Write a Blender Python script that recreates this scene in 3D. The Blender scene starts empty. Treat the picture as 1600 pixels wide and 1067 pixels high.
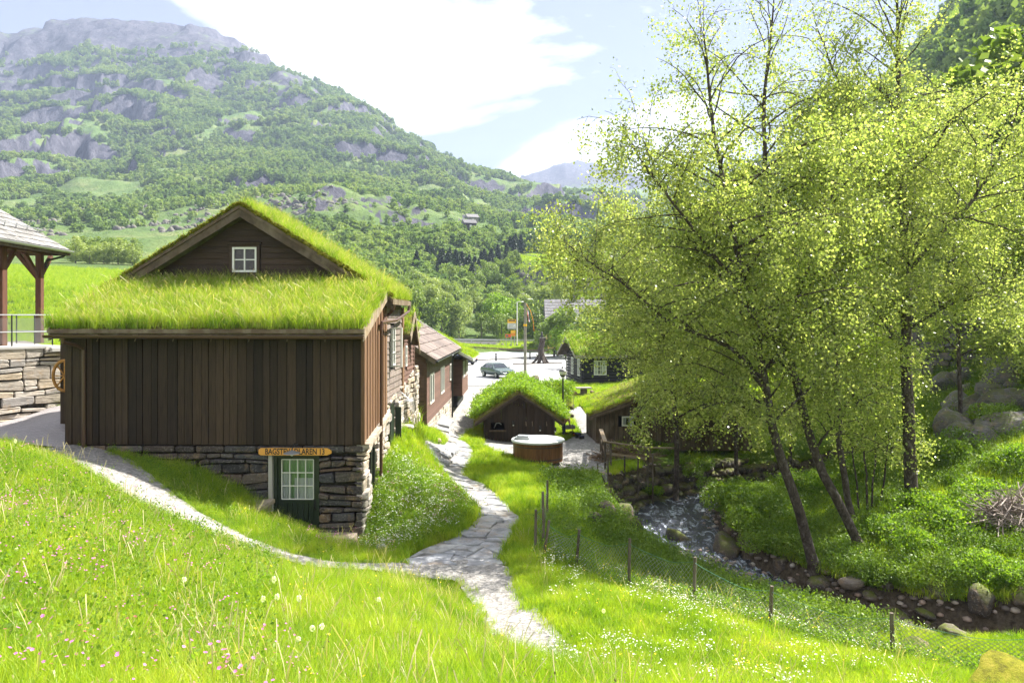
import bpy, math, random
import numpy as np
from mathutils import Vector, Matrix, noise as mnoise
R = math.radians
rng = np.random.default_rng(7)
random.seed(7)
sc = bpy.context.scene
col = sc.collection

# ------------------------------------------------------------------ camera, sky, sun, exposure
CAMZ, F, HY = 5.4, 1250.0, 495.0          # eye height, focal length and horizon row of the photograph
cam_d = bpy.data.cameras.new('camera'); cam = bpy.data.objects.new('camera', cam_d); col.objects.link(cam)
cam.location = (0, 0, CAMZ); cam.rotation_euler = (R(90), 0, 0)
cam_d.sensor_width = 36; cam_d.lens = 36 * F / 1600
cam_d.shift_y = -(533.5 - HY) / 1600
cam_d.clip_start = 0.1; cam_d.clip_end = 12000
sc.camera = cam
SUN_AZ, SUN_EL = 63.0, 50.0               # degrees clockwise from +Y, degrees above the horizon
sd = bpy.data.lights.new('sun', 'SUN'); sun = bpy.data.objects.new('sun', sd); col.objects.link(sun)
sd.energy = 5.0; sd.angle = R(0.5); sd.color = (1.0, 0.955, 0.88)
sv = Vector((math.sin(R(SUN_AZ)) * math.cos(R(SUN_EL)), math.cos(R(SUN_AZ)) * math.cos(R(SUN_EL)), math.sin(R(SUN_EL))))
sun.rotation_euler = sv.to_track_quat('Z', 'Y').to_euler(); sun.location = (30, 10, 40)
w = bpy.data.worlds.new('World'); sc.world = w; w.use_nodes = True
nt = w.node_tree; nt.nodes.clear()
def N(nt, t, **k):
    n = nt.nodes.new(t)
    for a, b in k.items(): setattr(n, a, b)
    return n
sky = N(nt, 'ShaderNodeTexSky', sky_type='NISHITA', sun_disc=False, sun_elevation=R(SUN_EL), sun_rotation=R(SUN_AZ), air_density=1.0, dust_density=1.5, ozone_density=2.0)
tc = N(nt, 'ShaderNodeTexCoord'); mp = N(nt, 'ShaderNodeMapping'); mp.inputs['Scale'].default_value = (1, 1, 2.1)
mp.inputs['Location'].default_value = (0.9, 0.3, 0.12)
n1 = N(nt, 'ShaderNodeTexNoise'); n1.inputs['Scale'].default_value = 2.3; n1.inputs['Detail'].default_value = 9; n1.inputs['Roughness'].default_value = 0.52; n1.inputs['Distortion'].default_value = 0.25
rp = N(nt, 'ShaderNodeValToRGB'); rp.color_ramp.elements[0].position = 0.465; rp.color_ramp.elements[1].position = 0.515
mx = N(nt, 'ShaderNodeMix', data_type='RGBA'); mx.inputs[7].default_value = (4.7, 4.75, 4.85, 1)
mz = N(nt, 'ShaderNodeMix', data_type='RGBA'); mz.inputs[0].default_value = 0.96; mz.inputs[7].default_value = (1.05, 1.12, 1.6, 1)
bg = N(nt, 'ShaderNodeBackground'); bg.inputs[1].default_value = 0.1
ow = N(nt, 'ShaderNodeOutputWorld'); L = nt.links.new
L(tc.outputs['Generated'], mp.inputs[0]); L(mp.outputs[0], n1.inputs[0]); L(n1.outputs[0], rp.inputs[0])
L(sky.outputs[0], mz.inputs[6]); L(mz.outputs[2], mx.inputs[6]); L(rp.outputs[0], mx.inputs[0]); L(mx.outputs[2], bg.inputs[0]); L(bg.outputs[0], ow.inputs[0])
sc.view_settings.view_transform = 'Standard'; sc.view_settings.look = 'None'
sc.view_settings.exposure = 1.9; sc.view_settings.gamma = 1; sc.view_settings.use_curve_mapping = False
sc.render.engine = 'CYCLES'
cy = sc.cycles
cy.max_bounces = 7; cy.diffuse_bounces = 4; cy.glossy_bounces = 2; cy.transmission_bounces = 4; cy.transparent_max_bounces = 6; cy.volume_bounces = 0
cy.use_denoising = True; cy.caustics_reflective = False; cy.caustics_refractive = False; cy.sample_clamp_indirect = 6
cy.use_adaptive_sampling = True; cy.adaptive_threshold = 0.02

def P(px, py, Y):                          # a point of the photograph at distance Y, in metres
    return Vector(((px - 800) / F * Y, Y, CAMZ - (py - HY) / F * Y))

# ------------------------------------------------------------------ helpers
def tag(o, label=None, cat=None, group=None, kind=None):
    if label: o['label'] = label
    if cat: o['category'] = cat
    if group: o['group'] = group
    if kind: o['kind'] = kind
    return o
def empty(name, loc=(0, 0, 0), rz=0, label=None, cat=None, group=None):
    o = bpy.data.objects.new(name, None); col.objects.link(o); o.location = loc; o.rotation_euler = (0, 0, rz); o.empty_display_size = 0.2
    return tag(o, label, cat, group)
def mesh_obj(name, verts, faces, mat, parent=None, smooth=False, loc=None):
    me = bpy.data.meshes.new(name)
    me.from_pydata([tuple(v) for v in verts] if not isinstance(verts, np.ndarray) else verts.tolist(), [], faces if not isinstance(faces, np.ndarray) else faces.tolist())
    if mat: me.materials.append(mat)
    if smooth: me.polygons.foreach_set('use_smooth', [True] * len(me.polygons))
    me.update()
    o = bpy.data.objects.new(name, me); col.objects.link(o)
    if parent: o.parent = parent
    if loc is not None: o.location = loc
    return o
def fast_mesh(name, V, Fq, mat, smooth=False):
    """V (n,3) array, Fq (m,k) int array of k-gons"""
    me = bpy.data.meshes.new(name); k = Fq.shape[1]
    me.vertices.add(len(V)); me.vertices.foreach_set('co', np.ascontiguousarray(V, dtype=np.float32).ravel())
    me.loops.add(Fq.size); me.loops.foreach_set('vertex_index', Fq.ravel().astype(np.int32))
    me.polygons.add(len(Fq)); me.polygons.foreach_set('loop_start', np.arange(0, Fq.size, k, dtype=np.int32)); me.polygons.foreach_set('loop_total', np.full(len(Fq), k, dtype=np.int32))
    if smooth: me.polygons.foreach_set('use_smooth', np.ones(len(Fq), dtype=bool))
    if mat: me.materials.append(mat)
    me.update(calc_edges=True)
    return me
def link(name, me, parent=None, loc=None, rz=None, s=None):
    o = bpy.data.objects.new(name, me); col.objects.link(o)
    if parent: o.parent = parent
    if loc is not None: o.location = loc
    if rz is not None: o.rotation_euler = (0, 0, rz)
    if s is not None: o.scale = (s, s, s) if not hasattr(s, '__len__') else s
    return o
def copy_tree(o, parent=None):
    c = o.copy(); col.objects.link(c); c.parent = parent
    for ch in list(o.children): copy_tree(ch, c)
    return c
class MB:
    def __init__(s): s.v = []; s.f = []
    def add(s, vs, fs):
        n = len(s.v); s.v += [tuple(v) for v in vs]; s.f += [tuple(i + n for i in f) for f in fs]; return s
    def box(s, c, d, rz=0, rx=0, ry=0):
        hx, hy, hz = d[0] / 2, d[1] / 2, d[2] / 2
        M = Matrix.Rotation(rz, 3, 'Z') @ Matrix.Rotation(ry, 3, 'Y') @ Matrix.Rotation(rx, 3, 'X')
        vs = [Vector(c) + M @ Vector((x * hx, y * hy, z * hz)) for x, y, z in ((-1,-1,-1),(1,-1,-1),(1,1,-1),(-1,1,-1),(-1,-1,1),(1,-1,1),(1,1,1),(-1,1,1))]
        return s.add(vs, [(0,3,2,1),(4,5,6,7),(0,1,5,4),(1,2,6,5),(2,3,7,6),(3,0,4,7)])
    def span(s, a, b): # axis-aligned box between two corners
        return s.box([(a[i] + b[i]) / 2 for i in range(3)], [abs(b[i] - a[i]) for i in range(3)])
    def beam(s, p, q, wdt, hgt):     # rectangular bar from p to q
        p, q = Vector(p), Vector(q); d = (q - p).normalized(); up = Vector((0, 0, 1)) if abs(d.z) < .95 else Vector((0, 1, 0))
        a = d.cross(up).normalized() * wdt / 2; b = a.cross(d).normalized() * hgt / 2
        vs = [p - a - b, p + a - b, p + a + b, p - a + b, q - a - b, q + a - b, q + a + b, q - a + b]
        return s.add(vs, [(0,1,2,3),(4,7,6,5),(0,4,5,1),(1,5,6,2),(2,6,7,3),(3,7,4,0)])
    def tube(s, pts, rad, n=8, cap=True):
        pts = [Vector(p) for p in pts]
        if not hasattr(rad, '__len__'): rad = [rad] * len(pts)
        n0 = len(s.v); prev = None
        for i, p in enumerate(pts):
            d = (pts[min(i + 1, len(pts) - 1)] - pts[max(i - 1, 0)]).normalized()
            if prev is None: a = d.orthogonal().normalized()
            else: a = (prev - d * prev.dot(d)).normalized()
            prev = a; b = d.cross(a)
            for k in range(n):
                t = 2 * math.pi * k / n; s.v.append(tuple(p + (a * math.cos(t) + b * math.sin(t)) * rad[i]))
        for i in range(len(pts) - 1):
            for k in range(n):
                s.f.append((n0 + i * n + k, n0 + i * n + (k + 1) % n, n0 + (i + 1) * n + (k + 1) % n, n0 + (i + 1) * n + k))
        if cap: s.f.append(tuple(n0 + k for k in range(n))[::-1]); s.f.append(tuple(n0 + (len(pts) - 1) * n + k for k in range(n)))
        return s
    def lathe(s, prof, c=(0, 0, 0), n=24, cap=True):
        n0 = len(s.v)
        for r, z in prof:
            for k in range(n): t = 2 * math.pi * k / n; s.v.append((c[0] + r * math.cos(t), c[1] + r * math.sin(t), c[2] + z))
        for i in range(len(prof) - 1):
            for k in range(n): s.f.append((n0 + i * n + k, n0 + i * n + (k + 1) % n, n0 + (i + 1) * n + (k + 1) % n, n0 + (i + 1) * n + k))
        if cap: s.f.append(tuple(n0 + k for k in range(n))[::-1]); s.f.append(tuple(n0 + (len(prof) - 1) * n + k for k in range(n)))
        return s
    def build(s, name, mat, parent=None, smooth=False, loc=None):
        return mesh_obj(name, s.v, s.f, mat, parent, smooth, loc)
class Frame:                          # a wall plane: origin, horizontal direction, outward normal (z stays up unless tilted)
    def __init__(s, o, u, n, w=(0, 0, 1)): s.o, s.u, s.n, s.w = Vector(o), Vector(u).normalized(), Vector(n).normalized(), Vector(w).normalized()
    def p(s, a, z, d=0): return s.o + s.u * a + s.w * z + s.n * d
def prism(fr, poly, d0, d1, ch=0, mb=None, dj=0):
    """polygon (a,z) extruded from depth d0 to d1 along the frame's normal; ch = chamfer of the front edge"""
    mb = mb or MB(); n = len(poly); cx = sum(p[0] for p in poly) / n; cz = sum(p[1] for p in poly) / n
    ew = max(abs(p[0] - cx) for p in poly); eh = max(abs(p[1] - cz) for p in poly)
    vs = [fr.p(a, z, d0) for a, z in poly]
    if ch:
        vs += [fr.p(a, z, d1 - ch) for a, z in poly]
        sx, sz = max(.2, 1 - ch / max(ew, 1e-4)), max(.2, 1 - ch / max(eh, 1e-4))
        vs += [fr.p(cx + (a - cx) * sx, cz + (z - cz) * sz, d1 + random.uniform(-dj, dj)) for a, z in poly]
        m = 3
    else: vs += [fr.p(a, z, d1 + random.uniform(-dj, dj)) for a, z in poly]; m = 2
    fs = [tuple(range(n))[::-1], tuple((m - 1) * n + i for i in range(n))]
    for k in range(m - 1):
        fs += [(k * n + i, k * n + (i + 1) % n, (k + 1) * n + (i + 1) % n, (k + 1) * n + i) for i in range(n)]
    if fr.u.cross(fr.w).dot(fr.n) < 0: fs = [f[::-1] for f in fs]
    return mb.add(vs, fs)
def rect(a0, z0, a1, z1): return [(a0, z0), (a1, z0), (a1, z1), (a0, z1)]

# ------------------------------------------------------------------ gradient noise in numpy
def _h(ix, iy, s):
    n = (ix.astype(np.int64) * 374761393 + iy.astype(np.int64) * 668265263 + s * 1442695) & 0x7fffffff
    n = ((n ^ (n >> 13)) * 1274126177) & 0x7fffffff
    return ((n ^ (n >> 16)) & 0xffff) / 65536.0 * 2 * np.pi
def perlin(x, y, s=0):
    xi, yi = np.floor(x), np.floor(y); xf, yf = x - xi, y - yi
    u, v = xf ** 3 * (xf * (xf * 6 - 15) + 10), yf ** 3 * (yf * (yf * 6 - 15) + 10)
    def g(dx, dy): a = _h(xi + dx, yi + dy, s); return np.cos(a) * (xf - dx) + np.sin(a) * (yf - dy)
    return ((g(0, 0) * (1 - u) + g(1, 0) * u) * (1 - v) + (g(0, 1) * (1 - u) + g(1, 1) * u) * v) * 1.5
def fbm(x, y, o=5, s=0, g=.5):
    t, a = 0, 1
    for i in range(o): t = t + a * perlin(x, y, s + i * 17); x, y, a = x * 2.03 + 3.1, y * 2.03 + 1.7, a * g
    return t
def sstep(a, b, x): t = np.clip((x - a) / (b - a), 0, 1); return t * t * (3 - 2 * t)
# ------------------------------------------------------------------ materials
class Mat:
    """small node builder"""
    def __init__(s, name, rough=.8, spec=.3):
        s.m = bpy.data.materials.new(name); s.m.use_nodes = True; s.t = s.m.node_tree
        s.b = s.t.nodes['Principled BSDF']; s.o = s.t.nodes['Material Output']
        s.b.inputs['Roughness'].default_value = rough; s.b.inputs['Specular IOR Level'].default_value = spec
        s._tc = None
    def n(s, t, **k): return N(s.t, t, **k)
    def l(s, a, b): s.t.links.new(a, b)
    def co(s, kind='Object', scale=(1, 1, 1)):
        if s._tc is None: s._tc = s.n('ShaderNodeTexCoord')
        m = s.n('ShaderNodeMapping'); m.inputs['Scale'].default_value = scale if hasattr(scale, '__len__') else (scale,) * 3
        if kind == 'World': g = s.n('ShaderNodeNewGeometry'); s.l(g.outputs['Position'], m.inputs[0])
        else: s.l(s._tc.outputs[kind], m.inputs[0])
        return m.outputs[0]
    def noise(s, co, scale, detail=4, rough=.55, dist=0):
        n = s.n('ShaderNodeTexNoise'); n.inputs['Scale'].default_value = scale; n.inputs['Detail'].default_value = detail
        n.inputs['Roughness'].default_value = rough; n.inputs['Distortion'].default_value = dist; s.l(co, n.inputs[0]); return n.outputs[0]
    def voro(s, co, scale, feat='F1', out='Distance'):
        n = s.n('ShaderNodeTexVoronoi', feature=feat); n.inputs['Scale'].default_value = scale; s.l(co, n.inputs[0]); return n.outputs[out]
    def ramp(s, v, stops):
        r = s.n('ShaderNodeValToRGB'); e = r.color_ramp.elements
        while len(e) < len(stops): e.new(.5)
        for i, (p, c) in enumerate(stops): e[i].position = p; e[i].color = tuple(c) + (1,) if hasattr(c, '__len__') else (c, c, c, 1)
        s.l(v, r.inputs[0]); return r.outputs[0]
    def mix(s, f, a, b, mode='MIX'):
        m = s.n('ShaderNodeMix', data_type='RGBA', blend_type=mode)
        for i, x in ((0, f), (6, a), (7, b)):
            if isinstance(x, (int, float)): m.inputs[i].default_value = x if i == 0 else (x, x, x, 1)
            elif isinstance(x, tuple): m.inputs[i].default_value = x + (1,)
            else: s.l(x, m.inputs[i])
        return m.outputs[2]
    def math(s, op, a, b=0, clamp=False):
        m = s.n('ShaderNodeMath', operation=op, use_clamp=clamp)
        for i, x in ((0, a), (1, b)):
            if isinstance(x, (int, float)): m.inputs[i].default_value = x
            else: s.l(x, m.inputs[i])
        return m.outputs[0]
    def rand(s): return s.n('ShaderNodeObjectInfo').outputs['Random']
    def island(s): return s.n('ShaderNodeNewGeometry').outputs['Random Per Island']
    def attr(s, name): return s.n('ShaderNodeAttribute', attribute_name=name).outputs['Fac']
    def color(s, c):
        if isinstance(c, tuple): s.b.inputs['Base Color'].default_value = c + (1,)
        else: s.l(c, s.b.inputs['Base Color'])
        return s
    def bump(s, h, strength=.5, dist=.02):
        b = s.n('ShaderNodeBump'); b.inputs['Strength'].default_value = strength; b.inputs['Distance'].default_value = dist
        s.l(h, b.inputs['Height']); s.l(b.outputs[0], s.b.inputs['Normal']); return s
    def leafy(s, c, trans=.45, rough=.5, tcol=None, spec=.35):
        """thin leaf: reflects on one side and lets light through"""
        s.color(c); s.b.inputs['Roughness'].default_value = rough; s.b.inputs['Specular IOR Level'].default_value = spec
        t = s.n('ShaderNodeBsdfTranslucent'); m = s.n('ShaderNodeMixShader'); m.inputs[0].default_value = trans
        cc = s.mix(1.0, c if not isinstance(c, tuple) else c, tcol or (1.35, 1.42, .5), 'MULTIPLY')
        s.l(cc, t.inputs[0]); s.l(s.b.outputs[0], m.inputs[1]); s.l(t.outputs[0], m.inputs[2]); s.l(m.outputs[0], s.o.inputs[0]); return s
M = {}
def wood(name, base, dark=.55, grain=(6, 6, .35), rough=.75, var=.35, spec=.3, worn=None):
    a = Mat(name, rough, spec); co = a.co('Object', grain)
    g = a.noise(co, 6, 6, .6, .3); g2 = a.noise(a.co('Object', (grain[0] * .3, grain[1] * .3, grain[2] * .3)), 5, 3)
    c1 = tuple(x * dark for x in base); c2 = tuple(min(1, x * 1.45) for x in base)
    c = a.ramp(g, [(.3, c1), (.5, base), (.72, c2)])
    c = a.mix(a.math('MULTIPLY', g2, .5), c, c1)
    r = a.rand(); c = a.mix(1.0, c, a.ramp(r, [(0, 1 - var), (.45, 1 - var * .3), (.8, 1.0), (1, 1.15)]), 'MULTIPLY')
    if worn: c = a.mix(a.ramp(a.noise(a.co('Object', (1, 1, .5)), 3, 5), [(.45, 0), (.7, .7)]), c, worn)
    a.color(c); a.bump(g, .35, .01); M[name] = a.m; return a.m
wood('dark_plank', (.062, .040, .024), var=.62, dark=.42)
wood('lit_plank', (.19, .105, .055), var=.25)  # side planks of the same house, sunlight painted in as a paler colour
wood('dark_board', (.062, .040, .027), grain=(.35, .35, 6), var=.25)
wood('grey_board', (.21, .165, .14), grain=(.35, .35, 6), var=.25, worn=(.26, .23, .21))
wood('brown_board', (.155, .088, .068), grain=(.35, .35, 6), var=.2)
wood('barge_wood', (.12, .085, .058), grain=(1, 1, 1), worn=(.2, .16, .12))
wood('gutter_wood', (.17, .12, .075), grain=(.3, 3, 3), worn=(.3, .26, .18))
wood('hut_wood', (.052, .036, .025), var=.35)
wood('black_log', (.035, .033, .036), grain=(.3, .3, 5), var=.3, rough=.6)
wood('black_log_side', (.035, .033, .036), grain=(.3, .3, 5), var=.3, rough=.6)
wood('post_wood', (.12, .095, .07), var=.4, worn=(.25, .22, .18))
wood('rail_wood', (.25, .185, .115), grain=(1, 1, 1), worn=(.36, .31, .25))
wood('red_post', (.115, .05, .028), var=.2)
wood('tub_wood', (.20, .092, .034), var=.35, grain=(5, 5, .4), rough=.55)
wood('orange_wood', (.55, .27, .07), grain=(1, 1, 1))
wood('pole_wood', (.30, .27, .22), worn=(.4, .38, .33))
wood('shed_wood', (.12, .085, .06), var=.4, worn=(.2, .165, .13))
wood('stick_wood', (.30, .21, .13), grain=(2, 2, 2), var=.4)
wood('dead_wood', (.38, .31, .27), grain=(2, 2, 2), var=.4)
def plain(name, c, rough=.5, metal=0, spec=.5):
    a = Mat(name, rough, spec); a.b.inputs['Metallic'].default_value = metal
    n = a.noise(a.co('Object'), 9, 4); a.color(a.mix(a.math('MULTIPLY', n, .35), c, tuple(x * .7 for x in c))); M[name] = a.m; return a.m
plain('white_paint', (.78, .78, .74), .45)
plain('black_metal', (.025, .025, .028), .4)
plain('brown_metal', (.085, .045, .028), .35)
plain('galvanised', (.42, .43, .44), .45, .6)
plain('green_door', (.022, .034, .022), .4)
plain('grey_lid', (.62, .64, .65), .5)
plain('lid_step', (.30, .32, .33), .5)
plain('yellow_sign', (.75, .36, .06), .5)
plain('ink', (.02, .02, .02), .6)
plain('road_yellow', (.95, .52, .02), .5)
plain('road_orange', (.9, .3, .02), .5)
plain('road_red', (.85, .12, .04), .5)
plain('yellow_wall', (.72, .50, .16), .8)
plain('green_wall', (.05, .085, .06), .8)
plain('car_blue', (.035, .05, .075), .25, .3)
plain('car_green', (.10, .14, .13), .25, .3)
plain('tyre', (.02, .02, .02), .8)
plain('red_paint', (.5, .03, .03), .4)
plain('teal_paint', (.03, .28, .20), .5)
plain('cloth_blue', (.03, .04, .09), .9)
plain('cloth_pink', (.62, .36, .34), .9)
plain('shoe', (.65, .68, .75), .7)
plain('skin', (.55, .33, .24), .6)
plain('hair', (.10, .06, .04), .8)
plain('curtain', (.55, .60, .62), .9)
plain('green_curtain', (.25, .42, .22), .9)
plain('dark_room', (.012, .012, .014), .9)
plain('concrete', (.42, .40, .37), .9)
plain('green_wire', (.07, .20, .15), .5)
a = Mat('glass', .04, .6); a.color((.02, .025, .03)); a.b.inputs['Metallic'].default_value = 0; a.b.inputs['Specular IOR Level'].default_value = .9; M['glass'] = a.m
a = Mat('clear_glass', .03, .5); a.b.inputs['Transmission Weight'].default_value = 0
t = a.n('ShaderNodeBsdfTransparent'); g = a.n('ShaderNodeBsdfGlossy'); g.inputs['Roughness'].default_value = .03; mxs = a.n('ShaderNodeMixShader'); fr = a.n('ShaderNodeLayerWeight'); fr.inputs[0].default_value = .25
a.l(fr.outputs['Fresnel'], mxs.inputs[0]); a.l(t.outputs[0], mxs.inputs[1]); a.l(g.outputs[0], mxs.inputs[2]); a.l(mxs.outputs[0], a.o.inputs[0]); M['clear_glass'] = a.m

def stone_mat(name, cols, rough=.85, sc_=1.0, moss=0, crack=1):
    a = Mat(name, rough, .25); co = a.co('World'); r = a.rand()
    c = a.ramp(r, [(i / (len(cols) - 1), x) for i, x in enumerate(cols)])
    lay = a.noise(a.co('World', (1.5, 1.5, 9)), 2.2 * sc_, 6, .65, .4); fine = a.noise(co, 22 * sc_, 5, .65)
    c = a.mix(1.0, c, a.ramp(lay, [(.3, .45), (.55, 1.0), (.75, 1.35)]), 'MULTIPLY')
    c = a.mix(a.ramp(a.noise(co, 3.1 * sc_, 4, .7), [(.52, 0), (.72, .6)]), c, (.32, .22, .12))
    c = a.mix(a.ramp(fine, [(.55, 0), (.75, .5)]), c, (.5, .48, .44))
    if moss:
        g = a.n('ShaderNodeNewGeometry'); sp = a.n('ShaderNodeSeparateXYZ'); a.l(g.outputs['Normal'], sp.inputs[0])
        mk = a.math('MULTIPLY', a.ramp(sp.outputs[2], [(.25, 0), (.8, 1)]), a.ramp(a.noise(co, 2.6, 5, .6), [(.42, 0), (.55, moss)]))
        c = a.mix(mk, c, (.10, .115, .022))
    a.color(c); a.bump(a.math('ADD', lay, a.math('MULTIPLY', fine, .6)), .7 * crack, .03); M[name] = a.m; return a.m
stone_mat('wall_stone', [(.04, .04, .047), (.085, .066, .055), (.055, .052, .053), (.115, .095, .08), (.15, .095, .06), (.08, .078, .085), (.045, .043, .045), (.17, .15, .13)])
stone_mat('pale_stone', [(.36, .33, .29), (.46, .37, .26), (.30, .28, .26), (.52, .47, .40), (.40, .35, .30)])
stone_mat('boulder', [(.10, .085, .07), (.15, .12, .10), (.075, .07, .06), (.24, .17, .13)], moss=1.0)
stone_mat('bank_stone', [(.075, .065, .056), (.11, .09, .075), (.05, .046, .042)], moss=1.0)
stone_mat('cliff_stone', [(.12, .113, .12), (.17, .158, .16), (.09, .086, .092)], moss=.7)
stone_mat('stream_pebble', [(.17, .13, .10), (.27, .16, .11), (.11, .10, .09), (.30, .25, .21)], rough=.5)
stone_mat('flag_stone', [(.30, .305, .32), (.34, .34, .345), (.265, .275, .295), (.37, .365, .35), (.31, .29, .265)], sc_=.8, crack=.5)
stone_mat('slate', [(.16, .16, .17), (.22, .22, .23), (.13, .13, .14)])
a = Mat('white_boulder', .85); a.color(a.ramp(a.noise(a.co('Object'), 8, 5), [(.3, (.35, .34, .32)), (.7, (.6, .58, .55))])); a.bump(a.noise(a.co('Object'), 20, 4), .4, .02); M['white_boulder'] = a.m
a = Mat('mortar', .95); a.color(a.ramp(a.noise(a.co('World'), 12, 4), [(.3, (.018, .016, .015)), (.7, (.06, .052, .045))])); M['mortar'] = a.m
a = Mat('pale_mortar', .95); a.color(a.ramp(a.noise(a.co('World'), 12, 4), [(.3, (.09, .085, .08)), (.7, (.2, .18, .16))])); M['pale_mortar'] = a.m
def gravel(name, c0, c1, s=14, worn=None):
    a = Mat(name, .9, .2); co = a.co('World'); v = a.voro(co, s); n = a.noise(co, s * 1.7, 4, .7); big = a.noise(co, .7, 4)
    c = a.ramp(n, [(.3, c0), (.7, c1)]); c = a.mix(1.0, c, a.ramp(a.voro(co, s, out='Color'), [(0, .55), (1, 1.25)]), 'MULTIPLY')
    c = a.mix(a.ramp(big, [(.45, 0), (.75, .5)]), c, worn or tuple(x * .7 for x in c0)); a.color(c)
    a.bump(a.math('ADD', v, n), .8, .03); M[name] = a.m
gravel('gravel', (.20, .19, .175), (.44, .415, .385), 13)
gravel('yard_gravel', (.24, .23, .22), (.38, .365, .345), 9)
a = Mat('asphalt', .9, .2); co = a.co('World'); a.color(a.mix(a.ramp(a.noise(co, .25, 5, .6), [(.35, 0), (.65, 1)]), a.ramp(a.noise(co, 30, 3), [(.3, (.25, .25, .255)), (.7, (.31, .31, .31))]), (.34, .335, .33))); M['asphalt'] = a.m
a = Mat('paving', .85, .25); co = a.co('World'); br = a.n('ShaderNodeTexBrick'); a.l(co, br.inputs[0]); br.inputs['Scale'].default_value = 3.2; br.inputs['Color1'].default_value = (.30, .275, .275, 1); br.inputs['Color2'].default_value = (.37, .34, .335, 1); br.inputs['Mortar'].default_value = (.17, .15, .15, 1); br.inputs['Mortar Size'].default_value = .015
a.color(a.mix(a.math('MULTIPLY', a.noise(co, 3, 4), .4), br.outputs[0], (.2, .19, .19))); M['paving'] = a.m

# soil and turf under the blades, one sheet of ground: meadow near, moor and rock on the slopes
a = Mat('ground', .95, .1); co = a.co('World'); geo = a.n('ShaderNodeNewGeometry'); sp = a.n('ShaderNodeSeparateXYZ'); a.l(geo.outputs['Normal'], sp.inputs[0])
near = a.ramp(a.noise(co, 1.3, 6, .65), [(.3, (.060, .095, .018)), (.55, (.10, .15, .025)), (.75, (.16, .20, .04))])
far = a.ramp(a.noise(co, .035, 7, .65), [(.3, (.07, .12, .035)), (.5, (.11, .165, .05)), (.7, (.19, .21, .085))])
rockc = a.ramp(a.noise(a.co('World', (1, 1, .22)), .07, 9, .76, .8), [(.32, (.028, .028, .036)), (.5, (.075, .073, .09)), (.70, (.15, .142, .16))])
g = a.mix(a.attr('far'), near, far)
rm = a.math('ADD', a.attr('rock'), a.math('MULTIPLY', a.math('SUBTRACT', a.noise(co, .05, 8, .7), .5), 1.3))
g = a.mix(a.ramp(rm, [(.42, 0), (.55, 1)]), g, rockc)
g = a.mix(a.ramp(a.attr('bare'), [(.3, 0), (.7, 1)]), g, a.ramp(a.noise(co, 9, 6, .7), [(.3, (.03, .024, .016)), (.7, (.13, .105, .075))]))
a.color(g)
bn = a.n('ShaderNodeBump'); bn.inputs['Strength'].default_value = .9; bn.inputs['Distance'].default_value = 5.0
a.l(a.math('MULTIPLY', a.noise(a.co('World', (1, 1, .5)), .07, 9, .7), a.attr('far')), bn.inputs['Height']); bn2 = a.n('ShaderNodeBump'); bn2.inputs['Distance'].default_value = .05; a.l(a.noise(co, 7, 5, .7), bn2.inputs['Height']); a.l(bn.outputs[0], bn2.inputs['Normal']); a.l(bn2.outputs[0], a.b.inputs['Normal'])
M['ground'] = a.m
a = Mat('turf_soil', .95, .1); co = a.co('World'); a.color(a.ramp(a.noise(co, 5, 6, .7), [(.3, (.05, .035, .02)), (.45, (.14, .115, .04)), (.55, (.17, .17, .03)), (.7, (.30, .27, .14))])); a.bump(a.noise(co, 18, 5, .7), .9, .05); M['turf_soil'] = a.m
a = Mat('moss', .95, .1); co = a.co('World'); a.color(a.ramp(a.noise(co, 7, 6, .7), [(.3, (.09, .08, .02)), (.5, (.21, .21, .02)), (.7, (.33, .28, .05))])); a.bump(a.noise(co, 30, 5, .7), .9, .04); M['moss'] = a.m
# water: dark clear stream with ripples and broken white patches
a = Mat('water', .06, .5); co = a.co('World', (1, 1, 1)); rip = a.noise(a.co('World', (1.0, 1.6, 1)), 5.5, 5, .6, 1.2)
foam = a.ramp(a.noise(a.co('World', (1.5, .7, 1)), 1.9, 7, .68, 1.4), [(.52, 0), (.66, 1)])
a.color(a.mix(foam, (.045, .05, .07), (.50, .56, .68))); a.b.inputs['Specular IOR Level'].default_value = .9; a.bump(rip, .9, .10); a.l(a.math('ADD', a.math('MULTIPLY', foam, .4), .05), a.b.inputs['Roughness']); M['water'] = a.m
def leaf(name, stops, trans=.45, rnd='island', rough=.5, tcol=None, spec=.35):
    a = Mat(name); r = a.island() if rnd == 'island' else a.rand()
    if rnd == 'both': r = a.math('FRACT', a.math('ADD', a.rand(), a.math('MULTIPLY', a.island(), .35)))
    if rnd == 'patch':
        r = a.math('ADD', a.math('MULTIPLY', a.island(), .45), a.math('MULTIPLY', a.ramp(a.noise(a.co('World'), 1.3, 5, .65), [(.32, 0), (.68, 1)]), .55))
    if rnd == 'wide':
        r = a.math('ADD', a.math('MULTIPLY', a.rand(), .55), a.math('MULTIPLY', a.ramp(a.noise(a.co('World'), .012, 3), [(.3, 0), (.7, 1)]), .45))
    a.leafy(a.ramp(r, stops), trans, rough, tcol, spec); M[name] = a.m
leaf('grass_blade', [(0, (.08, .19, .012)), (.35, (.205, .33, .022)), (.65, (.36, .45, .035)), (.85, (.47, .50, .07)), (1, (.55, .50, .16))], .5, 'patch')
leaf('roof_blade', [(0, (.09, .18, .02)), (.4, (.22, .33, .03)), (.75, (.38, .44, .07)), (1, (.56, .52, .24))], .5, 'patch')
leaf('dry_blade', [(0, (.40, .33, .15)), (1, (.52, .46, .26))], .4)
leaf('weed_leaf', [(0, (.09, .18, .018)), (.5, (.17, .28, .03)), (1, (.28, .38, .05))], .55, 'island')
leaf('bank_leaf', [(0, (.07, .14, .016)), (.5, (.14, .23, .025)), (1, (.27, .35, .045))], .4, 'patch')
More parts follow.
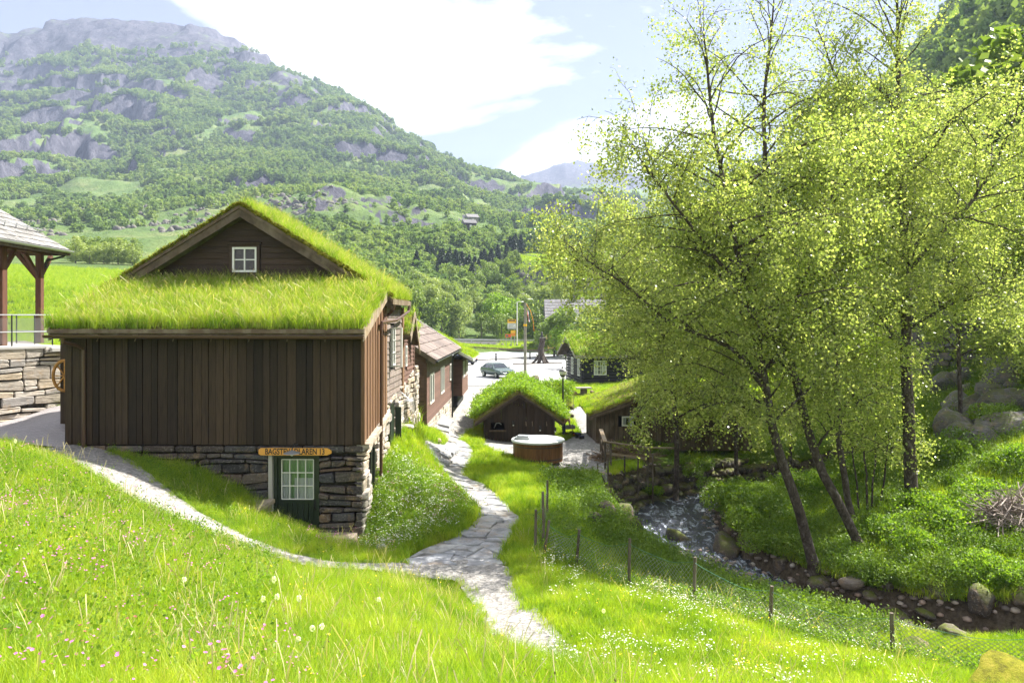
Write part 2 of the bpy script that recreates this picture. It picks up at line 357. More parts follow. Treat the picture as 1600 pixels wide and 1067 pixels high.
leaf('birch_leaf', [(0, (.16, .21, .06)), (.45, (.28, .33, .09)), (.8, (.40, .44, .14)), (1, (.56, .57, .22))], .58, 'island', .34, (1.25, 1.32, .75), .5)
leaf('birch_leaf_light', [(0, (.18, .24, .06)), (.45, (.31, .38, .09)), (.8, (.44, .49, .14)), (1, (.60, .60, .22))], .6, 'island', .34, (1.25, 1.32, .75), .5)
leaf('broad_leaf', [(0, (.09, .14, .035)), (.5, (.15, .22, .05)), (1, (.24, .31, .08))], .35, 'both')
leaf('willow_leaf', [(0, (.18, .24, .08)), (.5, (.27, .33, .12)), (1, (.38, .44, .16))], .35, 'both')
leaf('bright_leaf', [(0, (.14, .25, .025)), (1, (.26, .38, .05))], .4, 'both')
leaf('needle', [(0, (.018, .033, .017)), (.5, (.028, .048, .022)), (1, (.045, .07, .03))], .2, 'both')
leaf('forest_leaf', [(0, (.09, .16, .06)), (.5, (.20, .28, .09)), (1, (.34, .40, .14))], .3, 'wide', .8, spec=.1)
leaf('fern_leaf', [(0, (.14, .21, .04)), (1, (.22, .3, .06))], .45)
leaf('pink_petal', [(0, (.50, .10, .36)), (1, (.72, .25, .55))], .3)
leaf('white_petal', [(0, (.75, .72, .70)), (1, (.85, .80, .82))], .3)
leaf('yellow_petal', [(0, (.85, .58, .02)), (1, (.95, .72, .03))], .3)
leaf('puff', [(0, (.75, .75, .72)), (1, (.85, .85, .82))], .4)
a = Mat('bark', .9, .2); co = a.co('World', (1, 1, .6)); b1 = a.noise(co, 9, 6, .7, .5)
c = a.ramp(b1, [(.3, (.022, .018, .015)), (.52, (.075, .06, .05)), (.72, (.20, .18, .16))]); a.color(c); a.bump(b1, .8, .03); M['bark'] = a.m
a = Mat('pale_bark', .8, .25); co = a.co('World', (1, 1, .5)); b1 = a.noise(co, 5, 6, .7, .5)
a.color(a.ramp(b1, [(.35, (.03, .025, .02)), (.5, (.12, .10, .085)), (.65, (.28, .25, .22))])); M['pale_bark'] = a.m
# ------------------------------------------------------------------ the lie of the land
NEAR = [  # points of the ground: column, row of the photograph and distance in metres
 (0,1067,5),(400,1067,7),(800,1067,7.6),(0,850,9),(200,900,9.5),(400,1000,9),(650,1000,9.5),(600,925,13.6),(0,722,15.5),(100,758,15.5),(200,816,14.8),(300,862,14.2),
 (400,898,14.4),(500,920,14.8),(650,932,15.0),(720,948,14.2),(755,985,12.4),(785,1035,10.6),
 (60,702,19),(130,712,19.2),(230,772,17.5),(320,817,16.6),(430,857,16.1),(560,882,16.1),(700,896,16.4),(760,898,16.8),
 (770,945,14.5),(805,990,12.5),(850,1025,11.2),(900,1050,10.3),(1000,1067,9.4),(900,950,13.2),(850,900,16),(1100,1010,12),(1300,1067,10.6),
 (985,930,16.3),(1085,948,15.2),(1205,985,13.6),(1393,1027,12.3),(1600,1075,11.4),(900,888,17.6),(842,868,18.3),
 (0,655,26),(60,655,24),(100,690,20.6),(160,700,20),(250,722,20),(330,750,20),(385,775,20),(440,815,20),(500,829,20),(575,862,19.8),(450,835,18.4),(350,800,18.2),(250,745,18.6),
 (600,870,19),(590,790,21),(608,735,22.5),(625,700,24.5),(640,672,26.5),(655,668,30),(660,740,24.2),(700,790,21.4),(660,842,19.2),(690,700,31),(640,710,24.5),(660,685,28),
 (706,868,17.8),(756,840,19.2),(782,812,21.3),(764,792,22.7),(743,772,24.5),(712,752,26.3),(681,736,28),(704,720,30),(717,700,33.2),(692,684,36),(712,668,40.5),(722,640,50),(735,605,70),
 (666,672,33),(690,643,40),(716,620,49.6),(701,650,40),(712,630,48),
 (850,830,20),(830,780,24),(800,745,26.5),(780,715,30),(750,692,34.5),(850,725,32),(890,760,27),(880,728,32.6),(925,735,29),(900,700,36),(866,690,38.4),(950,690,37),(920,655,46),(935,640,52),(900,612,64),(960,602,69),(1000,640,50),(980,740,30.5),(1050,732,31.5),(1100,738,33),(1000,715,35),(1080,700,38),
 (870,870,18.4),(925,868,20.5),(900,810,23.5),(930,790,25.5),
 (1000,915,19.5),(1060,925,19.2),(1110,940,18.3),(1180,962,17.2),(1250,1000,16),(1340,1035,15.2),(950,880,20.3),(1400,1058,13.6),(840,742,30.4),(885,748,30),(800,737,30.4),
 (1150,800,27),(1130,760,31),(1170,840,25),(1275,884,22.6),(1345,866,23.2),(1425,797,25.2),(1330,790,27),(1200,790,29),(1600,700,27),(1600,800,23.5),(1600,900,20),(1500,930,20),(1450,870,21.8),(1400,930,20.6),(1600,990,16.5),
 (1500,690,30),(1250,740,34),(1150,700,40),(1300,680,40),(1600,640,31),(1500,655,33),(1450,640,37),(1600,470,41),(1500,500,43),(1400,560,46),(1700,350,46),(1250,600,60),(1150,610,64),(1050,600,68),
 (-200,655,27),(-200,1067,5),(-300,800,12),(1800,1067,10.5),(1900,800,22),(-100,560,42),(100,560,42),(-300,540,44),
]
_pts = np.array([tuple(P(*p)) for p in NEAR] + [(0, 0, 3.8), (-4, -2, 4.3), (5, -2, 3.4), (-10, 0, 4.9), (10, 2, 2.4), (0, -12, 4.8), (-20, 5, 5.2), (20, 0, 2.4), (-30, -10, 6), (30, -10, 3), (-2, 60, -.6), (10, 80, -.75), (-6, 80, -.75), (22, 85, -.75), (25, 60, 1.5), (3, 50, -.65), (3.5, 44, -.62), (-13, 34, 4.3), (-13, 24, 2.6), (-7, 30, 2.8), (-6, 36, 2.2), (-8, 45, 1.5), (-12, 60, 2.5), (-7, 24, 2.4), (-10.5, 22, 2.1)])
def _phi(r2): return r2 * np.log(r2 + 1e-9) * .5
def _fit(p, z, lam):
    n = len(p); d2 = ((p[:, None] - p[None]) ** 2).sum(-1); A = np.zeros((n + 3, n + 3)); A[:n, :n] = _phi(d2) + lam * np.eye(n)
    A[:n, n] = 1; A[:n, n + 1:] = p; A[n, :n] = 1; A[n + 1:, :n] = p.T
    return np.linalg.solve(A, np.r_[z, 0, 0, 0])
_tps = _fit(_pts[:, :2], _pts[:, 2], .6)
def near_h(x, y):
    sh = x.shape; x = x.ravel(); y = y.ravel(); out = np.empty(len(x)); P2 = _pts[:, :2]; n = len(P2)
    for i in range(0, len(x), 20000):
        q = np.c_[x[i:i + 20000], y[i:i + 20000]]
        d2 = ((q[:, None] - P2[None]) ** 2).sum(-1)
        out[i:i + 20000] = _phi(d2) @ _tps[:n] + _tps[n] + q @ _tps[n + 1:]
    return out.reshape(sh)
ROWS = [60, 90, 130, 160, 200, 250, 300, 450, 650, 900, 1200, 1500, 1900, 2600, 3600]
COLS = {-1600: [420,380,350,320,290,260,230,150,60,-40,-120,-160,-100,0,100], -400: [480,450,425,410,395,382,370,335,290,230,150,70,90,140,200],
 0: [490,455,425,412,400,388,378,350,300,235,155,38,80,140,200], 100: [495,460,430,415,402,390,376,343,300,235,145,20,70,140,200], 200: [500,470,440,418,404,390,374,338,298,232,135,20,75,140,200],
 300: [512,490,465,435,415,395,376,335,292,225,120,32,90,150,200], 400: [540,530,510,480,445,415,380,328,285,215,110,82,120,170,220], 500: [590,565,535,500,460,420,388,322,290,225,140,122,150,200,240],
 600: [600,575,545,515,475,430,400,332,295,240,190,200,180,240,260], 640: [600,575,549,522,480,436,402,347,300,250,222,240,198,250,265], 700: [600,575,550,528,486,442,405,350,310,265,258,270,262,275,280], 800: [600,575,551,536,500,450,420,370,335,300,292,300,296,284,290],
 850: [600,575,551,538,490,410,400,362,338,312,308,312,308,262,285], 905: [600,575,551,520,450,405,398,365,342,325,322,320,310,240,280], 960: [600,575,545,490,425,405,400,368,345,335,330,320,300,262,285],
 1050: [600,570,520,460,432,418,403,378,350,335,330,320,300,285,290], 1200: [590,540,470,420,390,360,330,300,280,270,270,280,290,290,290], 1350: [530,450,370,310,250,215,185,170,170,180,200,220,240,250,260],
 1450: [500,400,290,210,140,95,65,60,80,110,140,170,190,200,220], 1550: [450,330,190,100,15,-40,-60,-40,0,50,90,120,150,180,200], 1700: [380,240,70,-60,-180,-240,-260,-200,-120,-50,0,60,100,150,180], 2600: [200,0,-250,-450,-600,-650,-650,-500,-350,-200,-100,0,50,100,150]}
_pxg = np.arange(-1600, 2601, 10.); _lg = np.linspace(math.log(50), math.log(4200), 260)
_tab = np.array([np.interp(_lg, np.log(ROWS), COLS[c]) for c in sorted(COLS)])
_tab = np.array([np.interp(_pxg, sorted(COLS), _tab[:, j]) for j in range(len(_lg))]).T
def _blur(a, s, ax):
    k = np.exp(-.5 * (np.arange(-3 * s, 3 * s + 1) / s) ** 2); k /= k.sum(); pad = [(0, 0), (0, 0)]; pad[ax] = (3 * s, 3 * s)
    return np.apply_along_axis(lambda v: np.convolve(v, k, 'valid'), ax, np.pad(a, pad, mode='edge'))
_tab = _blur(_blur(_tab, 2, 0), 3, 1)
def far_h(x, y):
    yy = np.maximum(y, 30); px = np.clip(800 + F * x / yy, -1600, 2599); l = np.clip(np.log(yy), _lg[0], _lg[-1])
    i = (px + 1600) / 10; i0 = np.clip(np.floor(i).astype(int), 0, len(_pxg) - 2); fi = i - i0
    j = (l - _lg[0]) / (_lg[1] - _lg[0]); j0 = np.clip(np.floor(j).astype(int), 0, len(_lg) - 2); fj = j - j0
    py = (_tab[i0, j0] * (1 - fi) + _tab[i0 + 1, j0] * fi) * (1 - fj) + (_tab[i0, j0 + 1] * (1 - fi) + _tab[i0 + 1, j0 + 1] * fi) * fj
    base = CAMZ - (py - HY) / F * yy
    return base
def polyd(x, y, line):
    """distance to a polyline with values: returns distance, side and the values interpolated along it"""
    line = np.array(line, float); best = np.full(x.shape, 1e9); val = np.zeros(x.shape + (line.shape[1] - 2,)); side = np.zeros(x.shape)
    for a, b in zip(line[:-1], line[1:]):
        d = b[:2] - a[:2]; L2 = (d ** 2).sum(); t = np.clip(((x - a[0]) * d[0] + (y - a[1]) * d[1]) / L2, 0, 1)
        dx, dy = x - a[0] - t * d[0], y - a[1] - t * d[1]; q = np.hypot(dx, dy); m = q < best
        best = np.where(m, q, best); side = np.where(m, np.sign(d[0] * dy - d[1] * dx), side)
        val = np.where(m[..., None], a[2:] + t[..., None] * (b[2:] - a[2:]), val)
    return best, side, val
def polym(x, y, line, y0, y1):
    """polyd, worked out only where y lies between y0 and y1"""
    m = (y > y0) & (y < y1); d = np.full(x.shape, 1e3); sd_ = np.zeros(x.shape); v = np.zeros(x.shape + (np.asarray(line).shape[1] - 2,))
    if m.any(): d[m], sd_[m], v[m] = polyd(x[m], y[m], line)
    return d, sd_, v
def parkd(x, y):
    m = (y > 55) & (y < 160) & (np.abs(x) < 60); o = np.full(x.shape, -50.)
    if m.any(): o[m] = _pdist(x[m], y[m], PARK)
    return o
def smooth_line(pts, k=8):
    pts = np.array(pts, float); n = len(pts); out = []
    for i in range(n - 1):
        p0, p1, p2, p3 = pts[max(i - 1, 0)], pts[i], pts[i + 1], pts[min(i + 2, n - 1)]
        for t in np.arange(k) / k: out.append(.5 * (2 * p1 + (p2 - p0) * t + (2 * p0 - 5 * p1 + 4 * p2 - p3) * t * t + (3 * p1 - p0 - 3 * p2 + p3) * t ** 3))
    return np.array(out + [pts[-1]])
# stream: x, y, water level, half width
STREAM = smooth_line([(15.5, 15.6, -3.0, 1.2), (12.6, 17.0, -2.85, 1.2), (10.4, 18.6, -2.72, 1.1), (8.9, 19.9, -2.5, 1.05), (7.6, 21.2, -2.32, 1.1), (6.4, 23.0, -2.15, 1.25), (5.35, 25.4, -2.02, 1.6), (5.4, 28.2, -1.95, 1.7), (6.6, 30.8, -1.9, 1.2), (9.0, 32.6, -1.85, .8), (12.5, 34.5, -1.8, .6), (17, 37, -1.7, .6)], 6)
def xy(px, py, Y): p = P(px, py, Y); return (p.x, p.y)
GRAVEL = smooth_line([(*xy(70, 702, 19.3), .95), (*xy(140, 714, 19.0), .85), (*xy(235, 778, 17.3), .66), (*xy(325, 822, 16.5), .50), (*xy(430, 862, 16.0), .32), (*xy(560, 884, 16.2), .24), (*xy(680, 896, 16.6), .60), (*xy(745, 896, 16.9), .75), (*xy(772, 930, 15.2), .52), (*xy(795, 968, 13.4), .50), (*xy(835, 1010, 11.8), .55), (*xy(885, 1042, 10.6), .45), (*xy(930, 1056, 10.0), .16)], 6)
FLAG = smooth_line([(*xy(722, 884, 17.1), 1.0), (*xy(712, 868, 17.9), 1.05), (*xy(756, 840, 19.2), .68), (*xy(782, 812, 21.3), .60), (*xy(764, 792, 22.7), .60), (*xy(743, 772, 24.5), .66), (*xy(712, 752, 26.3), .76), (*xy(690, 736, 28.2), .80), (*xy(706, 718, 30.4), .74), (*xy(717, 700, 33.2), .56), (*xy(697, 686, 36), .62), (*xy(709, 672, 39.5), .85), (*xy(727, 653, 45.5), .8), (*xy(738, 630, 54), .95), (*xy(742, 608, 67), 1.4), (-3.0, 72, 1.8)], 6)
def yard_mask(x, y):
    """gravel yard between the huts, 1 inside"""
    poly = np.array([xy(868, 735, 30.6), xy(905, 752, 28.6), xy(948, 745, 29.2), xy(960, 700, 37), xy(985, 660, 46), xy(945, 634, 55), xy(905, 628, 57), xy(880, 640, 52), xy(905, 672, 41.5), xy(880, 684, 38.7), xy(845, 684, 38.7), xy(750, 684, 38.2), xy(752, 715, 34.0), xy(850, 728, 32.0)])
    return inpoly(x, y, poly)
def inpoly(x, y, poly):
    ins = np.zeros(x.shape, bool); n = len(poly)
    for i in range(n):
        (x1, y1), (x2, y2) = poly[i], poly[(i + 1) % n]
        c = ((y1 > y) != (y2 > y)) & (x < (x2 - x1) * (y - y1) / (y2 - y1 + 1e-12) + x1); ins ^= c
    return ins
PARK = np.array([(-8.0, 71), (-13, 100), (-18, 139), (2, 141), (14, 133), (20, 128), (24, 100), (14, 88), (6.8, 76), (4.2, 73.5), (1.2, 70.5)])
PAVE = np.array([(-26, 20.2), (-10.9, 19.7), (-11.05, 21), (-11.2, 25.5), (-14, 26.4), (-30, 26.0)])
ROAD = smooth_line([(-60, 180, 3.3, 1.0), (-30, 164, 3.3, .2), (-14, 158, 3.3, -.2), (2, 157, 3.3, -.35), (14, 162, 3.3, -.4), (30, 175, 3.3, 0.2), (60, 190, 3.3, 3)], 6)
def road_z(px, py, Y): return tuple(P(px, py, Y))
UPROAD = smooth_line([(*P(812, 399, 330)[:2], 3.2, P(812, 399, 330)[2]), (*P(832, 401, 292)[:2], 3.2, P(832, 401, 292)[2]), (*P(868, 407, 255)[:2], 3.2, P(868, 407, 255)[2]), (*P(905, 414, 228)[:2], 3.2, P(905, 414, 228)[2]), (*P(950, 426, 205)[:2], 3.2, P(950, 426, 205)[2]), (*P(1040, 450, 182)[:2], 3.2, P(1040, 450, 182)[2]), (*P(1150, 478, 165)[:2], 3.2, P(1150, 478, 165)[2])], 6)
def height(x, y, surf=False):
    x = np.asarray(x, float); y = np.asarray(y, float)
    b = sstep(62, 92, y - .25 * np.abs(x - 5)) * sstep(20, 40, y)
    hn = np.zeros(x.shape); m = b < 1
    if m.any(): hn[m] = near_h(np.clip(x[m], -45, 45), np.clip(y[m], -20, 100))
    hf = far_h(x, y)
    # crags, gullies and ledges on the mountains
    s = sstep(170, 700, y); wx = x + 60 * fbm(x / 260, y / 260, 3, 5); wy = y + 60 * fbm(x / 260, y / 260, 3, 9)
    rough = 1 - np.abs(fbm(wx / 230, wy / 330, 5, 3)) * 2
    hf = hf + s * (rough - .55) * (6 + 20 * sstep(500, 1100, y)) * np.where(y > 1250, .6, 1)
    hf = hf + sstep(140, 300, y) * (fbm(x / 42, y / 42, 5, 21) * 2.2 + s * fbm(x / 16, y / 16, 3, 31) * 1.8)
    knoll = np.exp(-(((x + 95) / 120) ** 2 + ((y - 420) / 70) ** 2)); hf = hf + knoll * (6 + 7 * np.abs(fbm(x / 30, y / 24, 5, 44)))
    tz = hf / 55 + .8 * fbm(x / 300, y / 300, 3, 50); fr = tz - np.floor(tz); st = np.floor(tz) + sstep(.35, .65, fr)
    cl = s * sstep(-.05, .35, fbm(x / 210 + 4, y / 210, 3, 60)) * .8
    hf = hf + cl * (st - tz) * 55 * .75
    hf = hf + sstep(60, 130, y) * sstep(160, 110, y) * 0
    h = hn * (1 - b) + hf * b
    # car park and roads are level, the stream is cut in
    pm = sstep(-2, 1.5, parkd(x, y)); h = h * (1 - pm) + (-.78) * pm
    d, sd_, v = polym(x, y, ROAD, 110, 235); k = sstep(9, 4.2, d); h = h * (1 - k) + v[..., 1] * k
    d, sd_, v = polym(x, y, UPROAD, 120, 380); k = sstep(14, 4.2, d); h = h * (1 - k) + (v[..., 1] - .1) * k
    d, sd_, v = polym(x, y, STREAM, -5, 55); wv = v[..., 1]; lv = v[..., 0]
    lip = fbm(x / .9, y / .9, 3, 71) * .35
    bed = lv - .28 + .12 * fbm(x / .5, y / .5, 3, 70); bank = lv + .10 + (d - wv) * np.where(sd_ < 0, 3.6, 2.2) + lip * 1.5
    cut = np.where(d < wv + 2.4, np.minimum(h, np.where(d < wv, bed, np.minimum(bank, 99))), h)
    cut = np.where(d < wv + .5, bed * (1 - sstep(-.1, .5, d - wv)) + np.minimum(h, np.maximum(bank, lv)) * sstep(-.1, .5, d - wv), cut)
    h = np.where((y < 50) & (d < 5), cut, h)
    # small lumps in the meadow
    h = h + (1 - sstep(50, 90, y)) * (fbm(x / 1.9, y / 1.9, 3, 80) * .035 + fbm(x / .35, y / .35, 2, 81) * .012) * (1 - pm)
    if surf: return h
    # the sheet of earth lies a little lower under paths and paving, which are sheets of their own
    q = np.zeros(x.shape)
    d, _, v = polym(x, y, GRAVEL, 5, 30); q = np.maximum(q, sstep(v[..., 0] + .05, v[..., 0] - .12, d))
    d, _, v = polym(x, y, FLAG, 10, 80); q = np.maximum(q, sstep(v[..., 0] + .05, v[..., 0] - .12, d))
    q = np.maximum(q, yard_mask(x, y) * 1.0); q = np.maximum(q, (parkd(x, y) > .3) * 1.0); q = np.maximum(q, (inpoly(x, y, PAVE)) * 1.0)
    d, _, v = polym(x, y, ROAD, 110, 235); q = np.maximum(q, (d < 3.4) * 2.5); d, _, v = polym(x, y, UPROAD, 120, 380); q = np.maximum(q, (d < 3.6) * 4.0)
    return h - q * .08
def _pdist(x, y, poly):
    """signed distance to a polygon, positive inside"""
    d = np.full(x.shape, 1e9)
    for i in range(len(poly)):
        a, b = poly[i], poly[(i + 1) % len(poly)]; e = b - a; t = np.clip(((x - a[0]) * e[0] + (y - a[1]) * e[1]) / (e @ e), 0, 1)
        d = np.minimum(d, np.hypot(x - a[0] - t * e[0], y - a[1] - t * e[1]))
    return np.where(inpoly(x, y, poly), d, -d)
def H(x, y): return float(height(np.array([x]), np.array([y]), True)[0])
def HN(x, y): return height(np.asarray(x, float), np.asarray(y, float), True)
def on(px, Y, dz=0):                       # a point on the ground at a column and a distance
    x = (px - 800) / F * Y; return Vector((x, Y, H(x, Y) + dz))

# one sheet of ground, ring spacing growing with distance
rr = [1.2]
while rr[-1] < 5200: rr.append(rr[-1] * (1.0125 if rr[-1] < 1700 else 1.05) + .02)
rr = np.array(rr); a0 = np.concatenate([np.linspace(-180, -48, 34)[:-1], np.linspace(-46, 46, 620), np.linspace(48, 180, 34)[1:-1]]); th = np.radians(a0)
RR, TT = np.meshgrid(rr, th, indexing='ij'); GX, GY = RR * np.sin(TT), RR * np.cos(TT)
GZ = height(GX, GY)
V = np.c_[GX.ravel(), GY.ravel(), GZ.ravel()]; nr, na = RR.shape
I = np.arange(nr * na).reshape(nr, na); J = np.roll(I, -1, 1)
Fq = np.stack([I[:-1], J[:-1], J[1:], I[1:]], -1).reshape(-1, 4)
V = np.r_[V, [[0, 0, float(GZ[0].mean())]]]
me = fast_mesh('ground', V, Fq, M['ground'], True)
def nrm_z(x, y, e): zx = (height(x + e, y, True) - height(x - e, y, True)) / (2 * e); zy = (height(x, y + e, True) - height(x, y - e, True)) / (2 * e); return 1 / np.sqrt(1 + zx ** 2 + zy ** 2)
gy_, gx_ = np.gradient(GZ, axis=0) / np.gradient(RR, axis=0), np.gradient(GZ, axis=1) / (np.gradient(TT, axis=1) * RR)
NZ = 1 / np.sqrt(1 + gy_ ** 2 + gx_ ** 2)
rock = sstep(.86, .62, NZ) * sstep(120, 220, RR) + .18 * sstep(950, 1350, RR) * sstep(240, 360, GZ) + .55 * sstep(1900, 2200, RR) + .42 * sstep(270, 380, GZ + 40 * fbm(GX / 120, GY / 120, 3, 91)) * sstep(-150, -420, GX)  # beyond the ridges bluish rock colour is painted on for the far peak's haze
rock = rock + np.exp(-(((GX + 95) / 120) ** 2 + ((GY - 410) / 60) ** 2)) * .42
farm = sstep(90, 200, RR)
ds, _, vs = polym(GX, GY, STREAM, -5, 55); bare = sstep(1.3, .5, ds - vs[..., 1] + .5 * fbm(GX, GY, 3, 92)) * (GY < 50)
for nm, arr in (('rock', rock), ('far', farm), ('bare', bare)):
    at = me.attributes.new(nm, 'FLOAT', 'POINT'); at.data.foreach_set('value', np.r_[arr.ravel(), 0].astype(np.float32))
ground = link('ground', me); tag(ground, 'green valley ground rising from the meadow to the mountain slopes', kind='structure')

def ribbon(name, line, mat, dz, across=7, step=.35, edge=.12, level=None, kindl=None, half=None):
    """a draped strip following a line of (x, y, half width[, z])"""
    line = np.array(line); seg = np.hypot(*np.diff(line[:, :2], axis=0).T); s = np.r_[0, np.cumsum(seg)]
    n = max(3, int(s[-1] / step)); t = np.linspace(0, s[-1], n); pts = np.array([np.interp(t, s, line[:, i]) for i in range(line.shape[1])]).T
    tg = np.gradient(pts[:, :2], axis=0); tg /= np.hypot(*tg.T)[:, None]; nn = np.c_[-tg[:, 1], tg[:, 0]]
    k = np.linspace(-1, 1, across); hw = (pts[:, 2] if half is None else np.full(n, half))
    wob = fbm(pts[:, 0] * 1.3, pts[:, 1] * 1.3, 3, 90) * edge
    X = pts[:, None, 0] + nn[:, None, 0] * (k * (hw + wob)[:, None]); Y = pts[:, None, 1] + nn[:, None, 1] * (k * (hw + wob)[:, None])
    Z = height(X, Y, True) + dz if level is None else pts[:, None, level] + dz + 0 * X
    I = np.arange(n * across).reshape(n, across); Fq = np.stack([I[:-1, :-1], I[1:, :-1], I[1:, 1:], I[:-1, 1:]], -1).reshape(-1, 4)
    if True:
        v = np.c_[X.ravel(), Y.ravel(), Z.ravel()]; a, b, c = v[Fq[0, 0]], v[Fq[0, 1]], v[Fq[0, 2]]
        if np.cross(b - a, c - a)[2] < 0: Fq = Fq[:, ::-1]
    o = link(name, fast_mesh(name, v, Fq, mat, True)); return tag(o, kindl, kind='structure')
def sheet(name, poly, mat, dz, step, label):
    poly = np.array(poly); x0, y0 = poly.min(0); x1, y1 = poly.max(0); xs = np.arange(x0, x1 + step, step); ys = np.arange(y0, y1 + step, step)
    X, Y = np.meshgrid(xs, ys); sd0 = _pdist(X, Y, poly) + fbm(X * .8, Y * .8, 3, 33) * .12
    # pull outside vertices onto the border
    Z = height(X, Y, True) + dz; keep = sd0 > -.05
    I = np.arange(X.size).reshape(X.shape); q = np.stack([I[:-1, :-1], I[:-1, 1:], I[1:, 1:], I[1:, :-1]], -1).reshape(-1, 4)
    q = q[keep.ravel()[q].all(1)]
    return tag(link(name, fast_mesh(name, np.c_[X.ravel(), Y.ravel(), Z.ravel()], q, mat, True)), label, kind='structure')
ribbon('gravel_path', GRAVEL, M['gravel'], .0, 9, .2, .10, kindl='pale gravel footpath running along the meadow edge')
ribbon('flagstone_path_bed', FLAG, M['gravel'], -.035, 9, .25, .03, kindl='gritty bed under the winding flagstones')
YP = np.array([xy(866, 735, 30.6), xy(905, 752, 28.6), xy(950, 748, 29.0), xy(960, 700, 37), xy(985, 660, 46), xy(945, 634, 55), xy(905, 628, 57), xy(880, 640, 52), xy(905, 672, 41.5), xy(880, 684, 38.7), xy(845, 684, 38.7), xy(750, 684, 38.2), xy(752, 715, 34.0), xy(850, 728, 32.0)])
def yard_mask(x, y): return inpoly(x, y, YP)
sheet('gravel_yard', YP, M['yard_gravel'], .0, .3, 'pale gravel yard between the turf huts')
sheet('car_park', PARK, M['asphalt'], .0, 1.2, 'sunlit asphalt car park behind the huts')
sheet('paved_terrace', PAVE, M['paving'], .0, .3, 'grey paved forecourt in front of the stone wall')
ribbon('road', ROAD, M['asphalt'], .02, 5, 2, 0, level=3, kindl='pale valley road behind the row of stones', half=3.3)
ribbon('mountain_road', UPROAD, M['asphalt'], .05, 5, 3, 0, level=3, kindl='pale road climbing round the green spur', half=3.2)
# water of the stream
SW = STREAM.copy(); SW[:, [2, 3]] = SW[:, [3, 2]]
def water():
    line = SW; seg = np.hypot(*np.diff(line[:, :2], axis=0).T); s = np.r_[0, np.cumsum(seg)]; n = int(s[-1] / .12); t = np.linspace(0, s[-1], n)
    p = np.array([np.interp(t, s, line[:, i]) for i in range(4)]).T; tg = np.gradient(p[:, :2], axis=0); tg /= np.hypot(*tg.T)[:, None]; nn = np.c_[-tg[:, 1], tg[:, 0]]
    k = np.linspace(-1, 1, 31); X = p[:, None, 0] + nn[:, None, 0] * k * (p[:, 2] + .45)[:, None]; Y = p[:, None, 1] + nn[:, None, 1] * k * (p[:, 2] + .45)[:, None]
    rap = sstep(27.5, 25.0, Y); Z = p[:, None, 3] + .0 * X + fbm(X * 2.2, Y * 3.2, 4, 120) * (.05 + .05 * rap) + fbm(X * .8, Y * .8, 2, 121) * .04
    I = np.arange(X.size).reshape(X.shape); q = np.stack([I[:-1, :-1], I[:-1, 1:], I[1:, 1:], I[1:, :-1]], -1).reshape(-1, 4); v = np.c_[X.ravel(), Y.ravel(), Z.ravel()]
    if np.cross(v[q[0, 1]] - v[q[0, 0]], v[q[0, 2]] - v[q[0, 0]])[2] < 0: q = q[:, ::-1]
    tag(link('water', fast_mesh('water', v, q, M['water'], True)), 'rippling clear stream running between boulder banks', kind='structure')
water()
# ------------------------------------------------------------------ walls of stones and boards
def stone_courses(name, fr, a0, a1, z0, z1, mat, parent, hmin=.14, hmax=.34, wmin=.28, wmax=1.0, depth=.16, skip=None, gap=.014, top=None, proud=.05, limit=None):
    """dry stone courses on a wall plane; skip(a,z,a2,z2) leaves a stone out; top(a) cuts the wall off"""
    z = z0; out = []
    edge = lambda a, zz: .035 * math.sin(a * 2.3 + zz * 5) + .02 * math.sin(a * 6.1 + zz * 3)
    while z < z1 - .04:
        h = min(random.uniform(hmin, hmax), z1 - z)
        if z1 - z - h < hmin * .6: h = z1 - z
        a = a0
        while a < a1 - .02:
            wd = random.uniform(wmin, wmax) * (1.15 if h > .25 else 1)
            if a1 - a - wd < wmin * .7: wd = a1 - a
            sub = [(z, z + h)]
            if h > .24 and random.random() < .28: m = random.uniform(.38, .6); sub = [(z, z + h * m), (z + h * m, z + h)]
            for s0, s1 in sub:
                b0, b1 = a, a + wd
                if top is not None:
                    tz = min(top(b0), top(b1))
                    if s0 > tz - .05: continue
                    s1 = min(s1, max(top(b0), top(b1)))
                if skip and skip(b0, s0, b1, s1): continue
                e = lambda q, zz: zz + (edge(q, zz) if zz > z0 + .01 and zz < z1 - .01 else 0)
                g = gap * random.uniform(.6, 1.8); c = min(.05, (b1 - b0) * .16); r = lambda s=.02: random.uniform(-s, s)
                zz0, zz1 = e(b0, s0) + g, e(b0, s1) - g; yy0, yy1 = e(b1, s0) + g, e(b1, s1) - g
                if top is not None: zz1 = min(zz1, top(b0) - .01); yy1 = min(yy1, top(b1) - .01)
                if zz1 - zz0 < .04 or yy1 - yy0 < .04: continue
                k = random.uniform(.1, .35); m = (b0 + b1) / 2
                poly = [(b0 + g + c * random.random(), zz0), (m + r(.1), (zz0 + yy0) / 2 + r(.008)), (b1 - g - c * random.random(), yy0), (b1 - g, yy0 + (yy1 - yy0) * k), (b1 - g - r(.01), yy1 - (yy1 - yy0) * k), (b1 - g - c * random.random(), yy1), (m + r(.1), (zz1 + yy1) / 2 + r(.008)), (b0 + g + c * random.random(), zz1), (b0 + g, zz1 - (zz1 - zz0) * k), (b0 + g + r(.01), zz0 + (zz1 - zz0) * k)]
                o = prism(fr, poly, -depth, random.uniform(0, proud), .022, dj=.010).build(name, mat, parent); out.append(o)
            a += wd
        z += h
    return out
